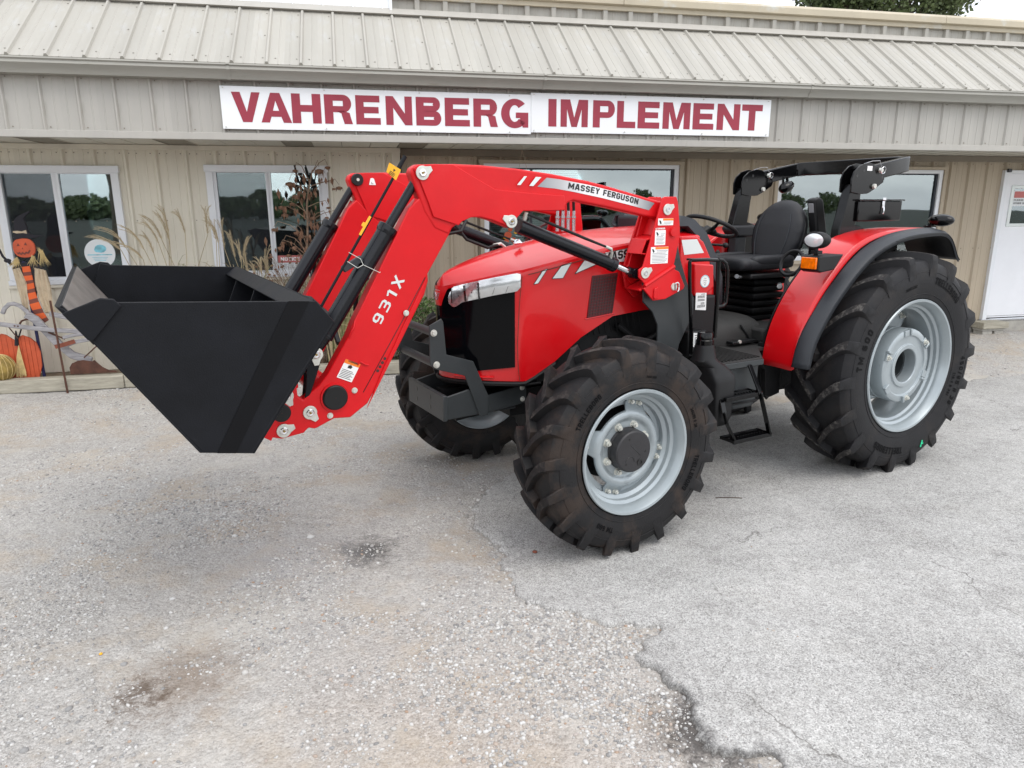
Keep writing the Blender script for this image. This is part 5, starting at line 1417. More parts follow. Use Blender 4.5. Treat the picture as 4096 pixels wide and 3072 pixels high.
def washer(m, x, z, y, s, ang, r=.0365):
    a = math.radians(ang); pts = []
    for i in range(22):
        t = a+math.radians(38)+math.radians(284)*i/21; pts.append((x+r*math.cos(t), z+r*math.sin(t)))
    pts += [(x+r*1.62*math.cos(a-.20), z+r*1.62*math.sin(a-.20)), (x+r*1.62*math.cos(a+.20), z+r*1.62*math.sin(a+.20))]
    pts = pts[:22]+[pts[22], pts[23]][::1]
    m.prism(pts, y, y+s*.007)
def loader_side(s):
    YO, YI = s*.600, s*.500
    up = part('loader_arm', M().prism(ARM_UP, YI+s*.012, YO-s*.012), 'red_loader', T_, bevel=.012, segs=3)
    lo_ = part('loader_beam', M().prism(ARM_LO, YI+s*.002, YO-s*.016), 'red_loader', T_, bevel=.006)
    # outer and inner knee plates standing proud
    KN = [(3.812, 2.240), (3.785, 2.258), (3.700, 2.263), (3.583, 2.264), (3.470, 2.205), (3.330, 2.137), (3.10, 2.118), (2.87, 2.105), (2.865, 2.022), (2.99, 2.019), (3.150, 2.020), (3.190, 1.983), (3.198, 1.948), (3.224, 1.929), (3.262, 1.940), (3.350, 1.972), (3.425, 1.989), (3.481, 1.988), (3.536, 1.967), (3.560, 1.942), (3.707, 1.991), (3.735, 2.07), (3.782, 2.186)]
    KN[19] = (3.560, 1.945)
    part('knee_plate', M().prism(KN, YO-s*.013, YO-s*.001), 'red_loader', up, bevel=.0035)
    part('knee_plate', M().prism([(x, z) for x, z in KN], YI+s*.001, YI+s*.013), 'red_loader', up, bevel=.0035)
    # cylinder side cheek under the beam
    part('beam_cover', M().prism([(3.752, 1.682), (3.790, 1.560), (3.900, 1.366), (4.128, .985), (4.02, 1.205), (3.86, 1.49)], YO-s*.018, YO-s*.006), 'red_loader', lo_, bevel=.003)
    # hoop ridge line along the beam
    m = M(); m.tube([(3.762, YO-s*.0155, 1.672), (3.90, YO-s*.0155, 1.45), (4.142, YO-s*.0155, 1.075)], .0022, 5)
    part('beam_seam', m, 'decal_black', lo_)
    m = M(); m.tube([(3.795, YO-s*.022, 2.085), (4.165, YO-s*.022, 1.46)], .006, 6); m.tube([(4.165, YO-s*.02, 1.462), (4.172, YO-s*.012, 1.435), (4.195, YO-s*.012, 1.40), (4.20, YO-s*.02, 1.375)], .006, 6)
    m.tube([(4.105, YO-s*.014, 1.222), (4.125, YO-s*.012, 1.228), (4.150, YO-s*.012, 1.246), (4.165, YO-s*.014, 1.228)], .0045, 6)
    part('weld_bead', m, 'red_loader', lo_)
    m = M()
    if s > 0:
        for (x, z), a in PINS:
            m = M(); washer(m, x, z, YO+s*(.001 if z > 1.8 else -.015), s, a); part('pin_washer', m, 'zinc', lo_, bevel=.0015)
        for (x, z), a in PINS:
            m = M(); y0 = YO+s*(.008 if z > 1.8 else -.008); m.lathe([(.020, y0), (.020, y0+s*.006), (.017, y0+s*.009), (.0115, y0+s*.009), (.0115, y0+s*.004), (.001, y0+s*.004)], (x, 0, z), n=24); part('pin_end', m, 'chrome', lo_)
        for (x, z), a in PINS:
            y0 = YO+s*(.010 if z > 1.8 else -.006); part('grease_fitting', M().tube([(x, y0, z), (x, y0+.010, z)], .006, 8), 'brass', lo_)
    else:
        m = M()
        m.lathe([(.001, -.482), (.036, -.482), (.040, -.490), (.040, -.499)], (3.769, 0, 2.217), n=28); part('pin_cap', m, 'plastic', up)
        m = M(); m.tube([(3.769, -.482, 2.217), (3.769, -.477, 2.217)], .010, 12); part('pin_end', m, 'zinc', up)
        decal('hook_label', [[(3.690, 2.185), (3.643, 2.185), (3.655, 2.225), (3.668, 2.230), (3.680, 2.225)]], -.4985, -.4975, 'white', up)
        m = M(); m.torus((3.667, -.4965, 2.198), .006, .0015, Matrix.Rotation(PI/2, 3, 'X'), n=10, m=4, a0=-2.6, a1=1.0); part('label_print', m, 'decal_black', up)
    # bolts and row of holes in the beam
    for x, z in ((4.189, 1.092), (4.329, .972), (3.883, 1.487)): part('beam_bolt', M().bolt((x, YO-s*(.016 if x != 3.883 else .006), z), .012, .012, (0, s, 0)), 'zinc', lo_)
    for i in range(4): x, z = 4.012+.0145*i, 1.247-.021*i; part('beam_hole', M().lathe([(.001, YO-s*.0152), (.0085, YO-s*.0152)], (x, 0, z), n=14), 'decal_black', lo_)
    # cross tube cap
    m = M(); m.lathe([(.001, YO+s*.006), (.060, YO+s*.006), (.066, YO+s*.001), (.068, YO-s*.010)], (4.298, 0, 1.069), n=40); part('tube_cap', m, 'plastic', lo_)
    m = M(); m.lathe([(.068, YO-s*.016), (.068, YO-s*.006), (.076, YO-s*.006), (.078, YO-s*.016)], (4.298, 0, 1.069), n=40, closed=True); part('tube_weld', m, 'red_loader', lo_); m = M(); m.lathe([(.047, YO-s*.016), (.047, YO-s*.008), (.053, YO-s*.008), (.055, YO-s*.016)], (4.577, 0, 1.024), n=32, closed=True)
    part('tube_weld', m, 'red_loader', lo_)
    m = M(); m.lathe([(.001, YO-s*.002), (.043, YO-s*.002), (.047, YO-s*.006), (.047, YO-s*.016)], (4.577, 0, 1.024), n=32); part('tube_cap', m, 'plastic', lo_)
    # bucket cylinder
    yc = s*.548
    def ax(p, q, t): return (p[0]+(q[0]-p[0])*t, yc, p[1]+(q[1]-p[1])*t)
    A, B = (3.765, 2.205), (4.378, 1.312)
    cb = part('bucket_cylinder', M().tube([ax(A, B, .315), ax(A, B, .90)], .046, 28), 'cyl_black', T_)
    m = M(); m.tube([ax(A, B, .292), ax(A, B, .318)], .053, 28); m.tube([ax(A, B, .318), ax(A, B, .335)], [.053, .047], 28); part('gland', m, 'cyl_black', cb, bevel=.003); part('end_cap', M().tube([ax(A, B, .895), ax(A, B, .915)], .048, 24), 'cyl_black', cb, bevel=.003)
    part('rod', M().tube([ax(A, B, .02), ax(A, B, .30)], .024, 20), 'cyl_black', cb)
    part('cylinder_eye', M().tube([(A[0], yc-.024, A[1]), (A[0], yc+.024, A[1])], .045, 24), 'cyl_black', cb, bevel=.003); m = M(); m.tube([(B[0], yc-.024, B[1]), (B[0], yc+.024, B[1])], .038, 24); m.tube([ax(A, B, .91), ax(A, B, .985)], [.04, .028], 16)
    part('cylinder_eye', m, 'cyl_black', cb, bevel=.003)
    # rocker link between beam and bucket cylinder
    RK = [(4.395, 1.335), (4.360, 1.320), (4.352, 1.280), (4.375, 1.22), (4.425, 1.095), (4.452, 1.085), (4.440, 1.16), (4.432, 1.25), (4.418, 1.305)]
    part('rocker_link', M().prism(RK, YO-s*.028, YO-s*.016), 'black_steel', T_, bevel=.003); part('rocker_link', M().prism(RK, YI+s*.016, YI+s*.028), 'black_steel', T_, bevel=.003)
    m = M(); m.tube([(4.42, yc-.03, 1.22), (4.42, yc+.03, 1.22)], .016, 12); m.prism([(4.36, 1.325), (4.46, 1.22), (4.52, 1.10), (4.55, 1.12), (4.50, 1.26), (4.40, 1.345)], yc-.01, yc+.01)
    part('bucket_link', m, 'black_steel', T_, bevel=.004)
    # lift cylinder
    A2, B2 = (3.225, 1.960), (2.285, 1.620)
    cl = part('lift_cylinder', M().tube([ax(A2, B2, .075), ax(A2, B2, .80)], .041, 28), 'cyl_black', T_)
    part('gland', M().tube([ax(A2, B2, .785), ax(A2, B2, .825)], .0455, 28), 'cyl_black', cl, bevel=.003); part('cylinder_eye', M().tube([(A2[0], yc-.03, A2[1]), (A2[0], yc+.03, A2[1])], .036, 20), 'cyl_black', cl, bevel=.003)
    part('rod', M().tube([ax(A2, B2, .81), ax(A2, B2, .96)], .021, 20), 'chrome', cl)
    part('rod_eye', M().tube([(B2[0], yc-.03, B2[1]), (B2[0], yc+.03, B2[1])], .034, 20).tube([ax(A2, B2, .94), ax(A2, B2, .99)], .026, 14), 'cyl_black', cl)
    # hydraulic pipe beside the lift cylinder
    m = M(); m.tube([(3.13, yc+s*.02, 2.005), (3.11, yc+s*.045, 2.000), (3.02, yc+s*.055, 1.965), (2.72, yc+s*.055, 1.855), (2.56, yc+s*.055, 1.800), (2.510, yc+s*.050, 1.775), (2.500, yc+s*.02, 1.735)], [.007, .009, .009, .009, .007, .007, .008], 8)
    hs = part('hydraulic_hose', m, 'hose', T_)
    m = M(); m.tube([(2.565, yc+s*.055, 1.802), (2.520, yc+s*.053, 1.786), (2.503, yc+s*.04, 1.76), (2.500, yc+s*.022, 1.722)], .0095, 10); m.tube([(3.125, yc+s*.02, 1.97), (3.125, yc+s*.04, 2.01)], .012, 8); part('hose_fitting', m, 'zinc', hs)
    # tower
    TO = [(2.150, 2.092), (2.128, 2.101), (2.034, 2.101), (2.020, 2.07), (1.991, 1.902), (1.988, 1.852), (2.028, 1.660), (2.25, 1.545), (2.315, 1.600), (2.318, 1.650), (2.285, 1.668)]
    YP = s*.632
    tw = part('tower_plate', M().prism(TO, YP-s*.014, YP), 'red_loader', T_, bevel=.004)
    part('tower_plate', M().prism(TO, s*.470, s*.484), 'red_loader', T_, bevel=.004)
    TI = [(2.150, 2.0), (2.28, 1.90), (2.345, 1.78), (2.395, 1.63), (2.28, 1.49), (2.215, 1.45), (2.03, 1.64), (1.995, 1.86)]
    ya, yb = sorted((s*.484, YP-s*.014))
    for pl in ([(2.10, 2.02), (2.112, 2.02), (2.180, 1.862), (2.168, 1.862)], [(2.165, 1.862), (2.262, 1.840), (2.262, 1.828), (2.165, 1.850)], [(2.262, 1.840), (2.302, 1.748), (2.290, 1.748), (2.250, 1.838)],
               [(2.290, 1.752), (2.302, 1.748), (2.20, 1.735), (2.195, 1.747)], [(2.05, 1.90), (2.062, 1.90), (2.10, 1.56), (2.088, 1.56)], [(2.10, 1.60), (2.30, 1.52), (2.29, 1.51), (2.10, 1.585)]):
        part('tower_web', M().prism(pl, ya, yb), 'red_loader', tw, bevel=.002)
    IN = [(2.160, 2.075), (2.215, 1.930), (2.268, 1.790), (2.318, 1.640), (2.29, 1.52), (2.215, 1.452), (2.05, 1.52), (2.0, 1.84), (2.03, 2.09)]
    part('tower_plate', M().prism(IN, s*.452, s*.468), 'red_loader', T_, bevel=.004)
    LB = [(2.245, 1.545), (2.028, 1.655), (2.028, 1.640), (1.989, 1.624), (1.934, 1.528), (1.946, 1.506), (2.099, 1.450), (2.199, 1.447), (2.225, 1.470), (2.285, 1.530)]
    o = part('tower_foot', M().prism(LB, YP-s*.004, YP+s*.012).prism([(2.17, 1.535), (2.20, 1.525), (2.205, 1.465), (2.19, 1.455), (2.165, 1.465)], YP+s*.012, YP+s*.022), 'red_loader', T_, bevel=.004)
    part('tower_boss', M().lathe([(.030, YP), (.028, YP+s*.016), (.001, YP+s*.017)], (2.052, 0, 1.880), n=28), 'red_loader', tw)
    part('foot_ridge', M().tube([(2.27, YP+s*.004, 1.545), (2.03, YP+s*.004, 1.660)], .014, 8), 'red_loader', tw)
    m = M(); m.lathe([(.001, YP+s*.020), (.022, YP+s*.020), (.025, YP+s*.012)], (2.030, 0, 1.528), n=24); lk = part('lock_washer', m, 'zinc', o)
    m = M(); m.tube([(2.030, YP+s*.024, 1.550), (2.012, YP+s*.028, 1.556), (2.000, YP+s*.028, 1.545), (1.998, YP+s*.028, 1.51), (2.006, YP+s*.026, 1.495)], .005, 8); m.tube([(2.030, YP+s*.022, 1.545), (2.024, YP+s*.026, 1.505)], .0045, 8); part('lock_clip', m, 'chrome', o)
    if s > 0:
        m = M()
        for x, z, a in ((2.108, 2.022, 155), (2.268, 1.628, 155)):
            m = M(); washer(m, x, z, YP+.001, s, a, .035); part('pin_washer', m, 'zinc', tw, bevel=.0015)
        for x, z in ((2.108, 2.022), (2.268, 1.628)):
            m = M(); m.lathe([(.016, YP+.008), (.016, YP+.013), (.0095, YP+.013), (.0095, YP+.010), (.001, YP+.010)], (x, 0, z), n=20); part('pin_end', m, 'chrome', tw)
        # warning labels with pictograms and lines of small print
        def label(name, x0, x1, z0, z1, head=None, xh=None, rows=6, cols=2):
            wd = abs(x1-x0)
            part(name, M().bb(x0, x1, YP+.0004, YP+.0015, z0, z1), 'white', tw, smooth=False)
            if head: part('label_header', M().bb(head[0], head[1], YP+.0017, YP+.0024, head[2], head[3]), 'decal_orange', tw, smooth=False)
            m = M(); zz = z1-.018; hgt = (z1-z0-.024)/rows
            for i in range(rows):
                zc = z1-.020-hgt*i
                a_ = x0-.012-(.035 if i in (0, 1) else 0)
                m.bb(a_, x1+.006+.008*((i*7) % 3), YP+.0017, YP+.0022, zc-hgt*.55, zc-hgt*.25)
            part('label_print', m, 'decal_grey', tw, smooth=False)
            m = M(); m.prism([(x0-.008, z1-.012), (x0-.022, z1-.014), (x0-.030, z1-.030), (x0-.020, z1-.036), (x0-.014, z1-.026)], YP+.0018, YP+.0024); part('label_pictogram', m, 'decal_black', tw, smooth=False)
        label('warning_label', 2.180, 2.054, 1.924, 1.967, (2.140, 2.054, 1.953, 1.966), rows=3)
        label('danger_label', 2.200, 2.113, 1.800, 1.894, None, rows=8)
        label('warning_label', 2.228, 2.084, 1.683, 1.789, (2.192, 2.084, 1.774, 1.788), rows=9)
        m = M(); flat_text(m, 'DANGER', (2.182, YP+.0012, 1.899), (-1, 0, 0), (0, 0, 1), .010, .062, .02); m.prism([(2.199, 1.899), (2.187, 1.899), (2.193, 1.909)], YP+.0008, YP+.0014); part('danger_lettering', m, 'white', tw, smooth=False, clean=False)
        # band along the arm
        def seg(a0, a1): return a0
        bt_, bb_ = [], []
        for x, z1_, z0_ in ((2.989, 2.203, None), (2.826, 2.186, None)): pass
        top = [(2.989, 2.205), (2.90, 2.197), (2.70, 2.169), (2.50, 2.131), (2.30, 2.090), (2.178, 2.062)]
        bot = [(2.222, 2.018), (2.40, 2.055), (2.60, 2.094), (2.80, 2.127), (2.93, 2.145), (3.052, 2.154)]
        Y_ = YO-.0105
        Y_ = YO-.0115
        m = M(); m.prism(top+bot, Y_, Y_+.0012); bnd = part('arm_band', m, 'band', up, smooth=False)
        for pl in ([(3.193, 2.162), (3.146, 2.210), (3.128, 2.210), (3.170, 2.162)], [(3.113, 2.158), (3.069, 2.208), (3.032, 2.207), (3.086, 2.157)]):
            part('arm_stripe', M().prism(pl, YO-.0008, YO+.0006), 'silver_light', up, smooth=False)
        for word, x0, wd_ in (('MASSEY', 2.842, .232), ('FERGUSON', 2.587, .277)):
            m = M(); dx = 2.842-x0; flat_text(m, word, (x0, Y_+.0022, 2.1455-dx*.1767), Vector((-.9847, 0, -.1740)), Vector((-.174, 0, .9847)), .0350, wd_, .045, gap=.09)
            o = part('arm_lettering', m, 'decal_black', up, smooth=False, clean=False)
            for v in o.data.vertices:
                t = (2.842-v.co.x)/.535; v.co.z += .012*4*t*(1-t)*.6
        d = Vector((3.895-4.050, 0, 1.678-1.431)).normalized(); nrm = Vector((d.z*-1, 0, d.x)) * -1
        m = M(); upv = Vector((d.z, 0, -d.x)); upv = upv if upv.x > 0 else -upv
        flat_text(m, '931X', Vector((4.028, YO-.0148, 1.4265)), d, upv, .060, .284, .035, gap=.17, thin=.15)
        part('model_lettering', m, 'silver_light', lo_, smooth=False, clean=False)
        W_ = [(4.223, 1.266), (4.152, 1.227), (4.209, 1.133), (4.279, 1.182)]
        W_ = [(4.226, 1.268), (4.149, 1.231), (4.203, 1.138), (4.281, 1.176)]
        decal('warning_label', [W_], YO-.0155, YO-.0142, 'white', lo_)
        decal('label_header', [[(4.226, 1.268), (4.149, 1.231), (4.159, 1.212), (4.237, 1.250)]], YO-.0142, YO-.0134, 'decal_orange', lo_)
        ux = Vector((-.077, 0, -.037)).normalized(); uz = Vector((-.058, 0, .093)).normalized()
        m = M(); flat_text(m, 'WARNING', Vector((4.216, YO-.0130, 1.2535))-uz*.0, ux, uz, .010, .055, .02)
        m2 = M(); O_ = Vector((4.281, YO-.0138, 1.176))
        for i in range(6): p = O_+uz*(.008+.0085*i)+ux*.006; m.add([p, p+ux*(.070-.01*(i % 2)), p+ux*(.070-.01*(i % 2))+uz*.003, p+uz*.003], [(0, 1, 2, 3)])
        p = O_+uz*.066+ux*.028; m.add([p, p+ux*.02, p+ux*.024+uz*.012, p+ux*.012+uz*.02, p+uz*.014], [(0, 1, 2, 3, 4)])
        part('label_print', m, 'decal_black', lo_, smooth=False, clean=False)
    # side frame plate on the tractor
    GY = s*.440
    SF = [(1.970, 1.815), (1.935, 1.70), (1.862, 1.537), (1.796, 1.438), (1.793, 1.323), (1.850, 1.221), (1.905, 1.120), (1.93, 1.00), (2.12, .98), (2.10, 1.174), (2.105, 1.271), (2.155, 1.362), (2.235, 1.434), (2.25, 1.60), (2.08, 1.86)]
    SFs = [(x-.055, z) for x, z in SF]
    sf = part('side_frame', M().prism(SF, s*.575, s*.590), 'grey_steel', T_, bevel=.004)
    for x, z in ((1.965, 1.700), (1.955, 1.665), (1.945, 1.64)): part('frame_hole', M().lathe([(.001, s*.5905), (.006, s*.5905)], (x, 0, z), n=10), 'decal_black', sf)
    m = M(); m.bb(1.93, 2.10, s*.22, s*.575, 1.0, 1.12) if s > 0 else m.bb(1.93, 2.10, -.575, -.22, 1.0, 1.12); m.tube([(2.08, s*.50, 1.05), (2.35, s*.35, .95)], .03, 8)
    part('frame_mount', m, 'grey_steel', T_, bevel=.006)
loader_side(1); loader_side(-1)
part('cross_tube', M().tube([(4.298, -.56, 1.069), (4.298, .56, 1.069)], .064, 32), 'red_loader', T_)
part('cross_tube', M().tube([(4.577, -.56, 1.024), (4.577, .56, 1.024)], .043, 28), 'red_loader', T_)
for q_ in ((4.56, 4.60, -.58, .58, .90, 1.0), (4.48, 4.53, -.58, .58, 1.14, 1.19)): part('carrier_bar', M().bb(*q_), 'red_loader', T_, bevel=.006)
# level indicator rod, its clamp and yellow tags
p0, p1 = Vector((3.856, .600, 2.297)), Vector((4.342, .585, 1.545))
rd = part('level_rod', M().tube([p0, p1], .0075, 10), 'black_steel', T_)
m = M(); m.tube([p0, p0+(p1-p0)*.10], .0115, 10); part('rod_sleeve', m, 'black_steel', rd)
dv = (p1-p0).normalized(); sd_ = Vector((dv.z, 0, -dv.x))
c = p0+(p1-p0)*.115
m = M(); sx = Vector((.85, .15, .50)).normalized(); q = c+Vector((0, .012, 0))
m.add([q-dv*.030-sx*.012, q-dv*.026+sx*.062, q+dv*.022+sx*.052, q+dv*.030-sx*.016], [(0, 1, 2, 3)]); tg = part('yellow_tag', m, 'yellow', rd, smooth=False, solid=.0015)
m = M(); b0 = q+Vector((0, .002, 0)); 
m.add([b0-dv*.012+sx*.012, b0-dv*.012+sx*.026, b0+dv*.002+sx*.020], [(0, 1, 2)])
for i in range(3): a_ = b0+dv*(.006+.007*i)+sx*.004; m.add([a_, a_+sx*.034, a_+sx*.034+dv*.003, a_+dv*.003], [(0, 1, 2, 3)])
part('tag_print', m, 'decal_black', tg, smooth=False)
c = p0+(p1-p0)*.47; m = M(); q = c+Vector((0, .008, 0))
side = Vector((.80, 0, .52)).normalized()
m.add([q-dv*.060+side*.002, q-dv*.060+side*.014, q-dv*.018+side*.014, q-dv*.016+side*.026, q+dv*.004+side*.026, q+dv*.006+side*.014, q+dv*.050+side*.014, q+dv*.050+side*.002], [tuple(range(8))]); part('yellow_clip', m, 'yellow', rd, smooth=False, solid=.004)
m = M(); q = p0+(p1-p0)*.70; m.box(q+Vector((-.035, -.01, -.010)), (.115, .030, .034), Matrix.Rotation(math.radians(28), 3, 'Y')); cp = part('rod_guide', m, 'plastic_grey', T_, bevel=.004)
m = M(); q2 = q+Vector((-.075, .01, .015)); m.tube([q2+Vector((.06, 0, .035)), q2, q2+Vector((-.01, .005, -.03)), q2+Vector((-.10, .0, -.075)), q2+Vector((-.115, -.03, -.07))], .0018, 6); m.tube([q2+Vector((.07, 0, -.01)), q2+Vector((.02, .006, -.045)), q2+Vector((-.01, .005, -.03))], .0018, 6)
part('wire_clip', m, 'zinc', cp)
# hoses near the beams
m = M(); m.tube([(4.02, .50, 1.86), (4.06, .47, 1.80), (4.10, .46, 1.66), (4.12, .45, 1.5)], .012, 10); part('bucket_hose', m, 'hose', T_)
m = M(); m.tube([(3.985, -.590, 1.895), (4.01, -.60, 1.83), (4.06, -.60, 1.70), (4.08, -.58, 1.55), (4.16, -.55, 1.42), (4.20, -.50, 1.36)], [.010, .013, .016, .016, .016, .016], 10); part('bucket_hose', m, 'hose', T_)
m = M(); m.tube([(3.962, -.585, 1.925), (3.985, -.592, 1.885)], .012, 10); part('hose_fitting', m, 'zinc', T_)
m = M()
m.tube([(4.30, -.48, 1.42), (4.26, -.40, 1.50), (4.20, -.20, 1.50), (4.17, .10, 1.43), (4.18, .30, 1.30)], .015, 10)
part('cross_hose', m, 'hose', T_); m = M(); m.tube([(3.30, -.40, 1.92), (3.22, -.34, 1.86), (3.12, -.30, 1.88), (3.06, -.34, 1.95)], .012, 10); part('cross_hose', m, 'hose', T_); m = M(); m.tube([(3.16, -.42, 1.98), (3.05, -.36, 1.82), (2.90, -.33, 1.76), (2.80, -.36, 1.78)], .011, 10)
part('cross_hose', m, 'hose', T_)
m = M(); m.tube([(2.84, -.355, 1.775), (2.78, -.36, 1.785), (2.74, -.37, 1.76)], .011, 8); part('hose_fitting', m, 'zinc', T_)
# hydraulic couplers standing behind the hood on the far side
for i in range(4):
    m = M(); m2 = M(); x, y = 2.27-.042*i, -.40+.01*i; m.tube([(x, y, 1.86), (x, y, 1.95)], .014, 10); m.tube([(x, y, 1.955), (x, y, 1.97)], .017, 10); m.tube([(x, y, 1.97), (x, y, 2.01)], .012, 10); m2.tube([(x, y, 2.01), (x+.004, y, 2.08), (x+.04, y+.02, 2.14)], .011, 10); o = part('coupler', m, 'silver', T_); part('coupler_hose', m2, 'hose', o)

# ---------------------------------------------------------------- bucket
YB = 1.05
bp = [(5.440, 1.682), (5.36, 1.565), (5.000, 1.035), (4.795, .992), (4.400, 1.540), (4.475, 1.642)]
def offs(path, d):
    out = []
    for i, p in enumerate(path):
        a = Vector(path[max(0, i-1)]); b = Vector(path[min(len(path)-1, i+1)]); t = (b-a).normalized(); out.append((p[0]-t.y*d, p[1]+t.x*d))
    return out
inn = offs(bp, -.014)
bk = part('bucket', M().prism(bp+inn[::-1], -YB+.006, YB-.006), 'black_steel', T_, bevel=.003)
SP = [(5.300, 1.703), (5.245, 1.690), (4.478, 1.644), (4.400, 1.540), (4.795, .990), (5.002, 1.030), (5.360, 1.560)]
part('side_plate', M().prism(SP, YB-.004, YB+.012), 'black_steel', bk, bevel=.003)
part('side_plate', M().prism(SP, -YB-.012, -YB+.004), 'black_steel', bk, bevel=.003)
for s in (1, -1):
    part('dark_band', M().prism([(4.597, 1.652), (4.508, 1.646), (4.872, 1.006), (4.948, 1.020)], s*(YB+.0122), s*(YB+.0150)), 'strip_black', bk)  # thin, smooth, darker band laid over each bucket side plate
    m = M(); e_ = [(5.345, 1.548), (5.012, 1.036), (4.806, .997), (4.412, 1.540)]
    m.tube([(x, s*(YB+.009), z) for x, z in e_], .0055, 6); part('weld_bead', m, 'black_steel', bk)
SC = [(5.372, 1.560), (5.425, 1.650), (5.302, 1.712), (5.262, 1.705), (5.238, 1.678), (5.350, 1.548)]
SC = [(5.362, 1.556), (5.432, 1.662), (5.300, 1.712), (5.255, 1.705), (5.232, 1.676), (5.345, 1.545)]
for s in (1, -1): part('side_cutter', M().prism(SC, s*(YB+.013), s*(YB+.026)), 'black_steel', bk, bevel=.004)
e0, e1 = Vector((5.452, 1.692)), Vector((5.345, 1.532)); ed = (e1-e0).normalized(); en = Vector((ed.y, -ed.x))
CE = [tuple(e0), tuple(e0+ed*.02+en*.012), tuple(e1+en*.016), tuple(e1), tuple(e1-en*.002)]
part('cutting_edge', M().prism([tuple(e0), tuple(e0+ed*.03+en*.014), tuple(e1+en*.016), tuple(e1)], -YB-.010, YB+.012), 'black_steel', bk, bevel=.002)
f0 = Vector(bp[0])+ed*.0; f1 = Vector((5.08, 1.153)); fn = Vector((-.83, .56))
m = M(); a_, b_ = f0+fn*.0165, f1+fn*.0165; m.prism([tuple(f0+fn*.0150), tuple(f1+fn*.0150), tuple(b_), tuple(a_)], -YB+.010, YB-.010); part('floor_plate', m, 'bare', bk)
m = M(); m.prism([(4.485, 1.652), (4.400, 1.548), (4.410, 1.540), (4.492, 1.640)], -YB+.004, YB-.004)
m.prism([(4.492, 1.648), (4.560, 1.600), (4.552, 1.590), (4.484, 1.636)], -YB+.004, YB-.004)
part('top_rail', m, 'black_steel', bk, bevel=.003)
for y in (-.62, 0.0):
  m = M(); m.prism([(4.50, 1.625), (4.555, 1.60), (4.80, 1.02), (4.79, 1.01), (4.42, 1.535)], y-.006, y+.006)
  part('inner_rib', m, 'black_steel', bk, bevel=.002)
for y in (-.585, .585):
    part('carrier_plate', M().prism([(4.474, 1.205), (4.462, 1.245), (4.50, 1.275), (4.60, 1.20), (4.735, 1.02), (4.730, .945), (4.640, .885), (4.60, .96), (4.56, 1.12)], y-.008, y+.008), 'red_loader', T_, bevel=.003)

# ---------------------------------------------------------------- rear fenders, platform, seat
def cat(pts, n):
    """resample a polyline by length"""
    P = [Vector(p) for p in pts]; d = [0]
    for a, b in zip(P, P[1:]): d.append(d[-1]+(b-a).length)
    out = []
    for i in range(n):
        s = d[-1]*i/(n-1); j = max(k for k in range(len(d)) if d[k] <= s+1e-9); j = min(j, len(P)-2)
        t = (s-d[j])/(d[j+1]-d[j]); out.append(P[j].lerp(P[j+1], t))
    return out
def smooth_poly(pts, it=2):
    for _ in range(it):
        o = [pts[0]]
        for a, b in zip(pts, pts[1:]): o += [(a[0]*.75+b[0]*.25, a[1]*.75+b[1]*.25), (a[0]*.25+b[0]*.75, a[1]*.25+b[1]*.75)]
        pts = o+[pts[-1]]
    return pts
FP = smooth_poly([(1.056, .885), (1.035, 1.07), (.965, 1.255), (.845, 1.435), (.700, 1.585), (.575, 1.700), (.440, 1.785), (.25, 1.840), (.0, 1.862), (-.25, 1.868), (-.46, 1.862)], 1)
TPp = smooth_poly([(1.064, .920), (1.035, 1.07), (.960, 1.21), (.820, 1.395), (.670, 1.545), (.545, 1.650), (.400, 1.737), (.20, 1.806), (.0, 1.838), (-.22, 1.850), (-.42, 1.850), (-.52, 1.80), (-.62, 1.66), (-.655, 1.635)], 1)
